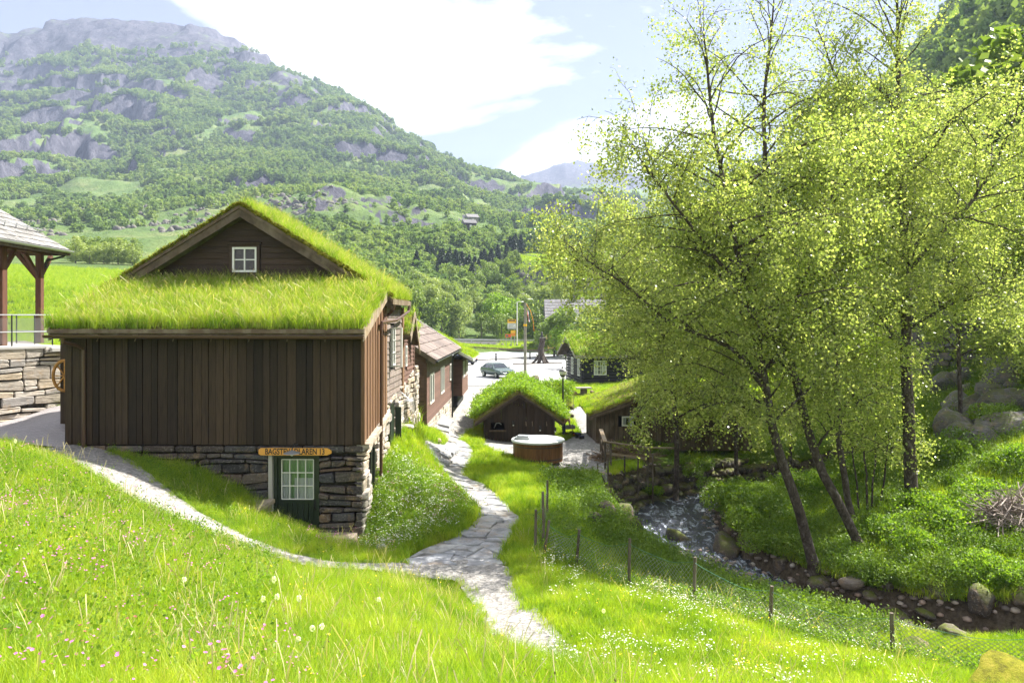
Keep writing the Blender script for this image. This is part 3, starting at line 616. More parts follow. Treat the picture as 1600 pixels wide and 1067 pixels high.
def boards(name, fr, n, z0, z1, left, right, mat, parent, t0=.045, t1=.012, skips=()):
    """horizontal weatherboards between the lines left(z) and right(z), cut round openings"""
    h = (z1 - z0) / n
    for i in range(n):
        a, b = z0 + i * h, z0 + (i + 1) * h + .012
        segs = [(left, right)]
        for (s0, q0, s1, q1) in skips:
            if q0 < b - .03 and q1 > a + .03:
                new = []
                for l, r in segs:
                    if l(a) < s1 and r(a) > s0: new += [(l, (lambda z, s=s0: s)), ((lambda z, s=s1: s), r)]
                    else: new.append((l, r))
                segs = new
        for l, r in segs:
            if r(a) - l(a) < .06: continue
            la, ra, lb, rb = l(a), r(a), l(b), r(b)
            if rb - lb < .02: rb = lb + .02
            mb = MB(); k = random.uniform(-.004, .004)
            vs = [fr.p(la, a, 0), fr.p(ra, a, 0), fr.p(rb, b, 0), fr.p(lb, b, 0), fr.p(la, a, t0 + k), fr.p(ra, a, t0 + k), fr.p(rb, b, t1), fr.p(lb, b, t1)]
            fs = [(0,3,2,1),(4,5,6,7),(0,1,5,4),(1,2,6,5),(2,3,7,6),(3,0,4,7)]
            if fr.u.cross(fr.w).dot(fr.n) < 0: fs = [f[::-1] for f in fs]
            mb.add(vs, fs).build(name, mat, parent)
def planks(name, fr, a0, a1, z0, z1, w0, mat, parent, t=.025, skips=(), topf=None, botf=None):
    """vertical boards, alternating over and under"""
    a = a0; i = 0
    while a < a1 - .03:
        wd = w0 * random.uniform(.72, 1.25)
        if a1 - a < wd * 1.5: wd = a1 - a
        b = a + wd; g = .009
        segs = [(z0, z1)]
        for (s0, q0, s1, q1) in skips:
            if s0 < b - .02 and s1 > a + .02: segs = [s for u_, v_ in segs for s in ((u_, min(v_, q0)), (max(u_, q1), v_)) if s[1] - s[0] > .05]
        for u_, v_ in segs:
            tl, tr = (topf(a), topf(b)) if topf and v_ == z1 else (v_, v_)
            bl, br = (botf(a), botf(b)) if botf and u_ == z0 else (u_, u_)
            d = t * (1.0 if i % 2 else 1.7) + random.uniform(-.002, .002)
            if min(tl - bl, tr - br) < .02: continue
            prism(fr, [(a + g, bl + random.uniform(-.006, .006)), (b - g, br), (b - g, tr), (a + g, tl)], 0, d).build(name, mat, parent)
        a = b; i += 1
def window(fr, a0, z0, a1, z1, nx, nz, parent, d=.03, frame=.06, bar=.022, outer=None, curtain='curtain', name='window'):
    """a window with frame, glazing bars and one pane per light; the frame is the part, the rest its sub-parts"""
    mb = MB(); f = frame
    for q in (rect(a0, z0, a0 + f, z1), rect(a1 - f, z0, a1, z1), rect(a0 + f, z0, a1 - f, z0 + f), rect(a0 + f, z1 - f, a1 - f, z1)): prism(fr, q, d - .05, d + .02, mb=mb)
    w_ = mb.build(name, M['white_paint'], parent)
    gx, gz = (a1 - a0 - 2 * f) / nx, (z1 - z0 - 2 * f) / nz
    if nx > 1 or nz > 1:
        mb = MB()
        for i in range(1, nx): prism(fr, rect(a0 + f + i * gx - bar, z0 + f, a0 + f + i * gx + bar, z1 - f), d - .03, d + .008, mb=mb)
        for j in range(1, nz): prism(fr, rect(a0 + f, z0 + f + j * gz - bar * .8, a1 - f, z0 + f + j * gz + bar * .8), d - .03, d + .005, mb=mb)
        mb.build('glazing_bar', M['white_paint'], w_)
    for i in range(nx):
        for j in range(nz): prism(fr, rect(a0 + f + i * gx + .003, z0 + f + j * gz + .003, a0 + f + (i + 1) * gx - .003, z0 + f + (j + 1) * gz - .003), d - .022, d - .016).build('pane', M['clear_glass'], w_)
    prism(fr, rect(a0 + f, z0 + f, a1 - f, z1 - f), d - .24, d - .22).build('room_shadow', M['dark_room'], w_)
    if curtain:
        wv = MB(); n = 14; L0, L1 = a0 + f, a1 - f
        for lo, hi in ((L0, L0 + (L1 - L0) * .36), (L1 - (L1 - L0) * .36, L1)):
            pts = [(lo + (hi - lo) * i / n, (-.11 + .018 * math.sin(i * 1.9))) for i in range(n + 1)]
            vs = [fr.p(a, z0 + f, d + q) for a, q in pts] + [fr.p(a, z1 - f, d + q) for a, q in pts]
            wv.add(vs, [(i, i + 1, n + 2 + i, n + 1 + i) for i in range(n)])
        wv.build('curtain', M[curtain], w_)
    if outer:
        mb = MB(); t = .09
        for q in (rect(a0 - t, z0 - t, a0, z1 + t), rect(a1, z0 - t, a1 + t, z1 + t), rect(a0, z1, a1, z1 + t), rect(a0, z0 - t, a1, z0)): prism(fr, q, d - .05, d + .035, mb=mb)
        prism(fr, rect(a0 - t - .05, z1 + t, a1 + t + .05, z1 + t + .045), d - .05, d + .09, mb=mb); prism(fr, rect(a0 - t - .02, z0 - t - .035, a1 + t + .02, z0 - t), d - .05, d + .07, mb=mb)
        mb.build('casing', M[outer], w_)
    return w_
def gutter_run(name, p, q, r, mat, parent):
    mb = MB(); p, q = Vector(p), Vector(q); d = (q - p).normalized(); s = d.cross(Vector((0, 0, 1))).normalized(); n = 8
    ring = lambda o, rad: [o + s * math.cos(math.pi * k / n) * rad - Vector((0, 0, 1)) * math.sin(math.pi * k / n) * rad for k in range(n + 1)]
    vs = ring(p, r) + ring(q, r) + ring(p, r * .88) + ring(q, r * .88); m = n + 1
    fs = [(k, k + 1, m + k + 1, m + k) for k in range(n)] + [(2 * m + k + 1, 2 * m + k, 3 * m + k, 3 * m + k + 1) for k in range(n)]
    fs += [(0, m, 3 * m, 2 * m), (n, 2 * m + n, 3 * m + n, m + n)]
    mb.add(vs, fs); mb.add(ring(p, r), [tuple(range(m))]); mb.add(ring(q, r), [tuple(range(m))[::-1]])
    return mb.build(name, mat, parent)

# ------------------------------------------------------------------ main turf house
HY0 = 20.0; ANG = R(-.9)
house = empty('turf_roof_house', P(567, 695, HY0), ANG, 'large dark brown wooden house with grass roofs on a stone cellar with a green door', 'house')
house.location.z = 0
W1 = 7.50                                     # width of the lean-to; u = 0 at the right corner, v runs back
FR = Frame((0, 0, 0), (1, 0, 0), (0, -1, 0))  # front wall of the lean-to
SD = Frame((0, 0, 0), (0, 1, 0), (1, 0, 0))   # right side wall
zw, ze = 2.2, 5.0                              # foot of the boards, eave
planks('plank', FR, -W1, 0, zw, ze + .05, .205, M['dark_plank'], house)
MB().span((-W1 + .02, .01, zw), (-.02, .3, ze)).build('lean_to_wall', M['mortar'], house)
# side of the lean-to: foot of the boards climbs with the ground
foot = lambda v: 2.25 + .115 * v
lt = lambda v: ze + (6.12 - ze) * (v) / 3.3
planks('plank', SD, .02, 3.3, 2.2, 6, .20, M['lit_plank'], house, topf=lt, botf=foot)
MB().add([(-.02, .02, 2.2), (-.02, 3.3, 2.5), (-.02, 3.3, 6.0), (-.02, .02, 4.95)], [(0, 1, 2, 3)]).build('lean_to_wall', M['mortar'], house)
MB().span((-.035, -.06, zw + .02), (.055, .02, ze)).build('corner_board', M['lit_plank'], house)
# stone cellar, front
DA0, DA1, DZ0, DZ1 = (425 - 567) / 62.5, (497 - 567) / 62.5, .02, 1.96
def dskip(a, z, b, z2): return a < DA1 + .01 and b > DA0 - .16 and z < DZ1 + .02
gl = lambda a: H(*(house.matrix_world @ Vector((a, 0, 0))).xy) if False else H(house.location.x + a, HY0)
def fskip(a, z, b, z2): return (z2 < min(gl(a), gl(b)) - .12)
def both(a, z, b, z2): return fskip(a, z, b, z2) or dskip(a, z, b, z2)
for seg in ((-W1, DA0 - .10), (DA1 + .01, .0)): stone_courses('stone', FR, seg[0], seg[1], -.6, DZ1 + .02, M['wall_stone'], house, .09, .25, .22, .9, skip=fskip, proud=.10)
stone_courses('stone', FR, -W1, 0, DZ1 + .03, zw - .02, M['wall_stone'], house, .16, .3, .5, 1.3, skip=fskip)
MB().span((-W1 + .05, .17, -1), (DA0 - .02, .6, zw)).span((DA1 + .02, .17, -1), (-.05, .6, zw)).span((DA0, .17, DZ1), (DA1, .6, zw)).build('cellar_wall', M['mortar'], house)
# stone cellar, right side with two piers and deep openings
sidetop = lambda v: foot(v) if v < 3.3 else 2.87 + .115 * (v - 3.3)
def gs(v): return H(house.location.x + .1 + .016 * v, HY0 + v)
def sskip(a, z, b, z2): return z2 < gs((a + b) / 2) - .15 or (a < 1.55 and b > 1.0 and z < 1.9) or (a < 4.9 and b > 4.15 and z < 2.75)
stone_courses('stone', SD, 0, 10.4, -.7, 3.9, M['pale_stone'], house, .16, .34, .25, .8, skip=sskip, top=sidetop, proud=.09, depth=.16)
MB().span((-.5, .18, -1), (-.17, 10.3, 2.6)).build('cellar_wall', M['mortar'], house)
MB().beam((.05, 0, 2.16), (.05, 3.3, 2.54), .22, .13).build('stone_lintel', M['pale_stone'], house)
MB().span((-.05, 1.02, .2), (.02, 1.08, 1.9)).span((-.05, 1.48, .2), (.02, 1.54, 1.9)).build('opening_jamb', M['green_door'], house)
MB().span((-.04, 4.18, .6), (-.01, 4.88, 2.74)).build('cellar_side_door', M['green_door'], house)
MB().span((.02, 4.88, .7), (.20, 4.95, 2.6)).build('open_shutter', M['green_door'], house)
# door
df = MB()
for q in (rect(DA0, DZ0, DA0 + .075, DZ1), rect(DA1 - .075, DZ0, DA1, DZ1), rect(DA0 + .075, DZ1 - .09, DA1 - .075, DZ1)): prism(FR, q, -.30, -.10, mb=df)
df.build('door_frame', M['green_door'], house)
a0, a1 = DA0 + .08, DA1 - .08; dm = MB(); gz0, gz1 = .80, 1.80; gx0, gx1 = a0 + .10, a1 - .09
for q in (rect(a0, DZ0, gx0, DZ1 - .1), rect(gx1, DZ0, a1, DZ1 - .1), rect(gx0, gz1, gx1, DZ1 - .1), rect(gx0, gz0 - .09, gx1, gz0)): prism(FR, q, -.25, -.19, mb=dm)
n = 6; st = (gx1 - gx0) / n
for i in range(n): prism(FR, rect(gx0 + i * st + .006, DZ0, gx0 + (i + 1) * st - .006, gz0 - .09), -.25, -.205, mb=dm)
door = dm.build('door', M['green_door'], house)
gb = MB(); cw, chh = (gx1 - gx0) / 4, (gz1 - gz0) / 3
for i in range(5): prism(FR, rect(gx0 + i * cw - .012, gz0, gx0 + i * cw + .012, gz1), -.215, -.18, mb=gb)
for j in range(4): prism(FR, rect(gx0, gz0 + j * chh - .012, gx1, gz0 + j * chh + .012), -.214, -.182, mb=gb)
gb.build('glazing_bar', M['white_paint'], door)
for i in range(4):
    for j in range(3): prism(FR, rect(gx0 + i * cw + .013, gz0 + j * chh + .013, gx0 + (i + 1) * cw - .013, gz0 + (j + 1) * chh - .013), -.208, -.203).build('pane', M['clear_glass'], door)
cu = MB()
for (l, r, zb, zt, mt_) in ((gx0, gx0 + .22, gz0, gz1 - .35, 0), (gx0 + .3, gx1, gz0, gz0 + .52, 0)):
    pts = [(l + (r - l) * i / 16, -.26 + .015 * math.sin(i * 1.7)) for i in range(17)]
    cu.add([FR.p(a, zb, q) for a, q in pts] + [FR.p(a, zt, q) for a, q in pts], [(i, i + 1, 18 + i, 17 + i) for i in range(16)])
cu.build('curtain', M['curtain'], door)
cu = MB(); pts = [(gx0 + (gx1 - gx0) * i / 30, -.30 + .015 * math.sin(i * 1.9)) for i in range(31)]
cu.add([FR.p(a, gz0, q) for a, q in pts] + [FR.p(a, gz1, q) for a, q in pts], [(i, i + 1, 32 + i, 31 + i) for i in range(30)]); cu.build('green_curtain', M['green_curtain'], door)
hb = MB().tube([FR.p(a1 - .05, .55, -.17), FR.p(a1 - .05, .58, -.12), FR.p(a1 - .05, .74, -.12), FR.p(a1 - .05, .77, -.17)], .012, 6); prism(FR, rect(a1 - .075, .50, a1 - .025, .82), -.19, -.182, mb=hb); hb.build('handle', M['black_metal'], door)
MB().span((DA0 - .10, -.02, DZ0), (DA0 - .005, .35, DZ1)).build('door_reveal', M['concrete'], house)
prism(FR, rect(DA0 - .1, -.25, DA1 + 1.0, .03), -.3, .55, .03).build('doorstep', M['pale_stone'], house)
# low flank wall of slabs left of the door
fl = MB(); prism(FR, [(-2.86, -.1), (-2.35, -.15), (-2.3, .72), (-2.86, .78)], 0, 1.05, .03, fl); fl.build('flank_wall', M['pale_stone'], house)
prism(Frame((-2.92, -1.12, 0), (1, 0, 0), (0, 0, 1), (0, 1, 0)), [(0, 0), (.62, .06), (.7, .55), (.72, 1.1), (.05, 1.1), (-.02, .5)], .76, .86, .02).build('cap_slab', M['pale_stone'], house)
# sign board and its lamp
sg = prism(FR, [((405 - 567) / 62.5, 1.985), ((408 - 567) / 62.5, 1.95), ((512 - 567) / 62.5, 1.95), ((519 - 567) / 62.5, 2.0), ((519 - 567) / 62.5, 2.07), ((512 - 567) / 62.5, 2.13), ((408 - 567) / 62.5, 2.13), ((405 - 567) / 62.5, 2.09)], .06, .095, .006).build('name_sign', M['yellow_sign'], house)
def text(name, s, size, fr, a, z, d, mat, parent, squash=1, extr=.002):
    cu = bpy.data.curves.new(name, 'FONT'); cu.body = s; cu.size = size; cu.extrude = extr; cu.align_x = 'CENTER'; cu.align_y = 'CENTER'; cu.offset = size * .02
    ob = bpy.data.objects.new(name, cu); col.objects.link(ob); dg = bpy.context.evaluated_depsgraph_get(); me = bpy.data.meshes.new_from_object(ob.evaluated_get(dg)); bpy.data.objects.remove(ob)
    me.materials.clear(); me.materials.append(mat); vs = [fr.p(a + v.co.x * squash, z + v.co.y, d + v.co.z) for v in me.vertices]
    for v, q in zip(me.vertices, vs): v.co = q
    me.name = name; o = bpy.data.objects.new(name, me); col.objects.link(o); o.parent = parent; return o
text('lettering', 'BAGSTEVADLAREN 13', .20, FR, -1.68, 2.04, .099, M['ink'], sg, .76)
lamp = MB().tube([FR.p(-1.66, 2.22, .05), FR.p(-1.66, 2.27, .22), FR.p(-1.66, 2.18, .38), FR.p(-1.66, 2.12, .40)], .012, 6).lathe([(.055, 0), (.055, .03)], FR.p(-1.66, 2.2, .07), 12)
lo = lamp.build('wall_lamp', M['black_metal'], house)
MB().lathe([(.03, .06), (.06, .045), (.2, -.005), (.205, -.015), (.18, -.012), (.05, .03)], FR.p(-1.66, 2.07, .42), 18).build('lamp_shade', M['galvanised'], lo)
MB().lathe([(.01, -.02), (.035, -.03), (.045, -.07), (.03, -.1), (.0, -.11)], FR.p(-1.66, 2.1, .42), 12).build('bulb', M['white_paint'], lo)
# main body: gable wall on v = 3.3
GV = 3.3; ax = -7.84 + 3.73; az = 8.40; sl = .613; hw = 4.35       # ridge position in u, apex height of the wall
GF = Frame((0, GV, 0), (1, 0, 0), (0, -1, 0))
lg = lambda z: ax - (az - .12 - z) / sl; rg = lambda z: min(ax + (az - .12 - z) / sl, 0.0)
wa0, wa1, wz0, wz1 = [(x - 567) for x in (358, 402, 0, 0)]
cxw = (379 - 800) / F * (HY0 + GV) + 3.73
wz0, wz1 = CAMZ - (427 - HY) / F * (HY0 + GV), CAMZ - (385 - HY) / F * (HY0 + GV)
WW = .38
boards('board', GF, 15, 5.75, 8.28, lg, rg, M['dark_board'], house, skips=[(cxw - WW - .09, wz0 - .09, cxw + WW + .09, wz1 + .09)])
MB().add([(ax - 3.9, GV + .02, 5.4), (0, GV + .02, 5.4), (0, GV + .02, 5.75), (ax, GV + .02, az - .1), (ax - 3.9, GV + .02, 5.9)], [(0, 1, 2, 3, 4)]).build('gable_wall', M['mortar'], house)
window(GF, cxw - WW + .02, wz0 + .03, cxw + WW - .02, wz1 - .02, 2, 2, house, .05, .06, .02, outer='dark_board')
# right wall of the main body
MV1 = 6.1
SG = Frame((0, 0, 0), (0, 1, 0), (1, 0, 0))
boards('board', SG, 16, 2.86, 5.75, lambda z: max(GV + .02, 0), lambda z: MV1, M['grey_board'], house, skips=[(3.95, 3.85, 4.75, 5.12)])
window(SG, 4.0, 3.9, 4.7, 5.08, 2, 3, house, .04, .06, .02)
MB().span((-.2, GV, 2.6), (-.01, MV1, 3.85)).span((-.2, GV, 5.1), (-.01, MV1, 5.9)).span((-.2, GV, 3.85), (-.01, 3.98, 5.1)).span((-.2, 4.72, 3.85), (-.01, MV1, 5.1)).build('side_wall', M['mortar'], house)
# open casement of that window
cs = MB(); CF = Frame((.06, 3.98, 3.9), (.9, -.25, 0), (-.25, -.9, 0))
for q in (rect(0, 0, .05, 1.18), rect(.30, 0, .35, 1.18), rect(0.05, 0, .3, .05), rect(.05, 1.13, .3, 1.18), rect(.05, .38, .3, .41), rect(.05, .76, .3, .79)): prism(CF, q, 0, .035, mb=cs)
co_ = cs.build('open_casement', M['white_paint'], house)
for i in range(3): prism(CF, rect(.055, .06 + i * .375, .295, .37 + i * .375), .01, .016).build('pane', M['clear_glass'], co_)
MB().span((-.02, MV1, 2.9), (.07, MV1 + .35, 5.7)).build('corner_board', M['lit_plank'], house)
boards('board', SG, 13, 3.15, 5.0, lambda z: MV1 + .36, lambda z: 8.9, M['brown_board'], house, skips=[(6.9, 3.7, 7.3, 4.45)])
window(SG, 6.93, 3.73, 7.27, 4.42, 1, 2, house, .03, .05, .02)
MB().span((-.3, MV1, 2.7), (-.02, 8.9, 4.9)).build('side_wall', M['mortar'], house)
MB().span((-.34, 8.9, 2.6), (.06, 9.0, 5.4)).build('corner_board', M['brown_board'], house)
# roofs: slabs of board and birch bark under thick turf
def slab(name, A, B, C_, D, t, mat, parent, up=0.0):
    """sloping slab with corners A B C D (anticlockwise seen from above), thickness t downwards"""
    vs = [Vector(p) + Vector((0, 0, up)) for p in (A, B, C_, D)]; vs += [v - Vector((0, 0, t)) for v in vs]
    return MB().add(vs, [(0,1,2,3),(7,6,5,4),(0,4,5,1),(1,5,6,2),(2,6,7,3),(3,7,4,0)]).build(name, mat, parent)
def lumpy(name, A, B, C_, D, t, mat, parent, nx=24, ny=12, amp=.05, seed=0, crown=.06):
    """turf cushion on the quad A B (eave) C D (ridge): a closed, uneven mat with rounded rims"""
    A, B, C_, D = map(Vector, (A, B, C_, D)); V_ = []; nm = (B - A).cross(D - A).normalized()
    for j in range(ny + 1):
        for i in range(nx + 1):
            s, q = i / nx, j / ny; p = (A * (1 - s) + B * s) * (1 - q) + (D * (1 - s) + C_ * s) * q
            e = min(s * (B - A).length, (1 - s) * (B - A).length, q * (D - A).length + .0, (1 - q) * (D - A).length + .2)
            h = t * min(1, .35 + e / .35) + (mnoise.noise(Vector((p.x * 1.7, p.y * 1.7, p.z + seed))) * amp + mnoise.noise(Vector((p.x * 6, p.y * 6, p.z * 6 + seed))) * amp * .4) * min(1, e / .3 + .3)
            V_.append(p + nm * h + Vector((0, 0, crown * math.sin(math.pi * min(q, .5)))))
    top = len(V_)
    for j in range(ny + 1):
        for i in range(nx + 1): s, q = i / nx, j / ny; V_.append((A * (1 - s) + B * s) * (1 - q) + (D * (1 - s) + C_ * s) * q)
    id_ = lambda i, j, k=0: j * (nx + 1) + i + k * top
    fs = [(id_(i, j), id_(i + 1, j), id_(i + 1, j + 1), id_(i, j + 1)) for j in range(ny) for i in range(nx)]
    for i in range(nx): fs += [(id_(i, 0, 1), id_(i + 1, 0, 1), id_(i + 1, 0), id_(i, 0)), (id_(i + 1, ny, 1), id_(i, ny, 1), id_(i, ny), id_(i + 1, ny))]
    for j in range(ny): fs += [(id_(0, j + 1, 1), id_(0, j, 1), id_(0, j), id_(0, j + 1)), (id_(nx, j, 1), id_(nx, j + 1, 1), id_(nx, j + 1), id_(nx, j))]
    return mesh_obj(name, V_, fs, mat, parent, True)
ROOFS = []   # (object frame, corners, density, height, seed) for the grass that grows on them
def turf(parent, A, B, C_, D, th=.16, hgt=.35, dens=90, kind='roof', nx=24, ny=12, under=True, wmat='barge_wood', seed=0, name='turf'):
    if under: slab('roof_deck', A, B, C_, D, .07, M[wmat], parent)
    lumpy(name, A, B, C_, D, th, M['turf_soil'], parent, nx, ny, seed=seed)
    ROOFS.append((parent, A, B, C_, D, th, hgt, dens, kind, seed))
EL, ER = -W1 - .16, .10
turf(house, (EL, -.45, ze - .02), (ER, -.45, ze - .02), (ER, GV, 6.15), (EL, GV, 6.15), .17, .50, 150, 'tall', 40, 14, seed=1)
rv0, rv1 = GV - .45, MV1 + .35
ez = az + .12 - sl * hw
turf(house, (ax + hw, rv0, ez), (ax + hw, rv1, ez), (ax, rv1, az + .12), (ax, rv0, az + .12), .13, .36, 150, 'tall', 16, 22, seed=2)
turf(house, (ax - hw, rv1, ez), (ax - hw, rv0, ez), (ax, rv0, az + .12), (ax, rv1, az + .12), .12, .22, 60, 'short', 16, 22, seed=3)
# barge boards on the gable
for s in (-1, 1):
    for k, (dy, hh, up) in enumerate(((-.035, .24, -.02), (-.075, .10, .075))):
        A = Vector((ax, rv0 + dy, az + .12 + up)); B = Vector((ax + s * (hw + .02), rv0 + dy, ez + up)); dn = Vector((0, 0, -hh))
        off = Vector((0, .035, 0)); vs = [A, B, B + dn, A + dn, A + off, B + off, B + dn + off, A + dn + off]
        MB().add(vs, [(0,1,2,3),(7,6,5,4),(0,4,5,1),(1,5,6,2),(2,6,7,3),(3,7,4,0)]).build('barge_board', M['barge_wood'], house)
MB().span((ax - hw, rv0 + .02, ez - .02), (ax - hw + .04, rv1, ez + .16)).build('eave_board', M['gutter_wood'], house)
MB().span((ax + hw - .01, rv0 - .02, ez - .10), (ax + hw + .05, rv1, ez + .05)).build('eave_board', M['gutter_wood'], house)
# verge boards and front eave of the lean-to
for x in (ER, EL):
    A, B = Vector((x, -.47, ze + .12)), Vector((x, GV, 6.32)); dn = Vector((0, 0, -.30)); o = Vector((.04, 0, 0))
    MB().add([A, B, B + dn, A + dn, A + o, B + o, B + dn + o, A + dn + o], [(0,1,2,3),(7,6,5,4),(0,4,5,1),(1,5,6,2),(2,6,7,3),(3,7,4,0)]).build('verge_board', M['rail_wood'], house)
MB().span((EL, -.53, ze + .0), (ER + .03, -.455, ze + .10)).build('eave_board', M['gutter_wood'], house)
gutter_run('gutter', (EL - .02, -.61, ze - .045), (ER + .04, -.61, ze - .075), .075, M['brown_metal'], house)
for i in range(9): MB().beam((EL + .35 + i * .93, -.61, ze - .20), (EL + .35 + i * .93, -.46, ze - .02), .02, .012).span((EL + .335 + i * .93, -.69, ze - .05), (EL + .365 + i * .93, -.53, ze - .04)).build('gutter_bracket', M['gutter_wood'], house)
MB().span((EL + .05, -.40, ze - .14), (ER - .05, .0, ze - .10)).build('soffit', M['dark_plank'], house)
MB().tube([(-W1 + .28, -.61, ze - .1), (-W1 + .28, -.6, ze - .22), (-W1 + .42, -.30, ze - .30), (-W1 + .52, -.11, ze - .42), (-W1 + .52, -.11, zw - .08)], .045, 10).build('downpipe', M['brown_metal'], house)
MB().tube([(.30, MV1 - .1, ez - .1), (.30, MV1 - .2, ez - .28), (.34, GV - .1, ez - .55), (.13, 1.9, ez - .62), (.13, 1.85, ez - .8), (.13, 1.8, .55)], .045, 10).build('downpipe', M['brown_metal'], house)
MB().tube([(.30, rv0 + .1, ez - .1), (.28, rv0 + .1, ez - .24), (.10, GV - .25, ez - .42), (.09, 1.9, ez - .7)], .04, 10).build('downpipe', M['brown_metal'], house)
MB().lathe([(.03, .06), (.16, 0), (.16, -.01), (.03, .04)], (.5, 4.4, 2.85), 14).tube([(.02, 4.3, 3.05), (.3, 4.35, 3.1), (.5, 4.4, 2.9)], .012, 6).build('wall_lamp', M['galvanised'], house)
# lower part behind, with a cross gable over the side wall
turf(house, (.22, MV1 + .4, 4.95), (.22, 9.0, 4.95), (-3.2, 9.0, 6.5), (-3.2, MV1 + .4, 6.5), .12, .25, 60, 'short', 12, 10, seed=5)
turf(house, (.28, 6.25, 4.80), (.28, 7.2, 5.50), (-2.6, 7.2, 5.60), (-2.6, 6.25, 4.9), .10, .2, 60, 'short', 8, 8, seed=6)
turf(house, (.28, 7.2, 5.50), (.28, 8.3, 4.45), (-2.6, 8.3, 4.7), (-2.6, 7.2, 5.60), .10, .2, 60, 'short', 8, 8, seed=7)
for A, B in (((.30, 6.15, 4.78), (.30, 7.22, 5.62)), ((.30, 7.18, 5.62), (.30, 8.4, 4.30))):
    A, B = Vector(A), Vector(B); dn = Vector((0, 0, -.22)); o = Vector((.04, 0, 0))
    MB().add([A, B, B + dn, A + dn, A + o, B + o, B + dn + o, A + dn + o], [(0,1,2,3),(7,6,5,4),(0,4,5,1),(1,5,6,2),(2,6,7,3),(3,7,4,0)]).build('barge_board', M['rail_wood'], house)

# ------------------------------------------------------------------ brown house beyond
h2 = empty('brown_house', (P(665, 672, 33).x, 33, 0), R(-.9), 'reddish brown weatherboarded house with a pale slab roof along the path', 'house')
F2, S2 = Frame((0, 0, 0), (1, 0, 0), (0, -1, 0)), Frame((0, 0, 0), (0, 1, 0), (1, 0, 0))
e2, sl2, w2 = 3.62, .64, 3.6      # eave, slope, half width
boards('board', F2, 20, .95, 6.0, lambda z: -3.6, lambda z: min(0, (3.76 - z) / sl2), M['brown_board'], h2, .04, .012)
MB().add([(-7, .02, .5), (0, .02, .5), (0, .02, 3.7), (-3.1, .02, 5.6), (-7, .02, 5.6)], [(0, 1, 2, 3, 4)]).build('gable_wall', M['mortar'], h2)
wy = [(1.15, 2.6), (5.6, 7.2)]
sk = [(a - .02, 1.62, b + .02, 2.98) for a, b in wy] + [(10.2, 1.9, 10.9, 2.9)]
boards('board', S2, 18, .95, 2.92, lambda z: .02, lambda z: 12.0, M['brown_board'], h2, .04, .012, skips=sk)
boards('board', S2, 6, 2.92, 3.78, lambda z: .02, lambda z: 12.0, M['grey_board'], h2, .045, .012)
MB().span((-.5, .03, .3), (-.26, 12, 3.5)).build('side_wall', M['dark_room'], h2)
for a, b in wy:
    m = (a + b) / 2; window(S2, a, 1.65, m - .03, 2.95, 1, 1, h2, .05, .07, curtain=None); window(S2, m + .03, 1.65, b, 2.95, 1, 1, h2, .05, .07, curtain=None)
window(S2, 10.25, 1.95, 10.85, 2.85, 1, 2, h2, .05, .07)
stone_courses('stone', S2, 0, 16.5, -.6, .95, M['pale_stone'], h2, .22, .42, .5, 1.3, skip=lambda a, z, b, z2: z2 < H(h2.location.x + .1 + .016 * a, 33 + a) - .15)
MB().span((-.4, .2, -.8), (-.12, 16.4, .94)).span((-3.6, .1, -.5), (-.1, .3, .94)).build('stone_base', M['mortar'], h2)
stone_courses('stone', F2, -1.4, 0, .3, .95, M['pale_stone'], h2, .22, .42, .5, .9)
MB().span((-.05, -.06, .9), (.06, .03, 3.5)).build('corner_board', M['brown_board'], h2)
rA, rB = .45, -3.3
roof2 = slab('roof', (rA, -.45, e2), (rA, 12.3, e2), (rB, 12.3, e2 + (rA - rB) * sl2), (rB, -.45, e2 + (rA - rB) * sl2), .10, M['barge_wood'], h2)
slab('roof', (rB - 3.75, 12.3, e2), (rB - 3.75, -.45, e2), (rB, -.45, e2 + (rA - rB) * sl2), (rB, 12.3, e2 + (rA - rB) * sl2), .10, M['barge_wood'], h2)
a = Mat('roof_slab', .85, .2); c = a.ramp(a.rand(), [(0, (.13, .105, .095)), (.5, (.17, .135, .12)), (1, (.215, .175, .155))]); c = a.mix(a.ramp(a.noise(a.co('World'), 3, 5), [(.45, 0), (.7, .4)]), c, (.12, .10, .085)); a.color(c); a.bump(a.noise(a.co('World'), 12, 4), .5, .02); M['roof_slab'] = a.m
a = Mat('shingle', .85, .25); c = a.ramp(a.rand(), [(0, (.14, .137, .13)), (.5, (.20, .193, .185)), (1, (.27, .26, .25))]); c = a.mix(a.ramp(a.noise(a.co('World'), 5, 5), [(.45, 0), (.7, .45)]), c, (.18, .165, .15)); a.color(c); a.bump(a.noise(a.co('World', (1, 1, 4)), 14, 4), .5, .02); M['shingle'] = a.m
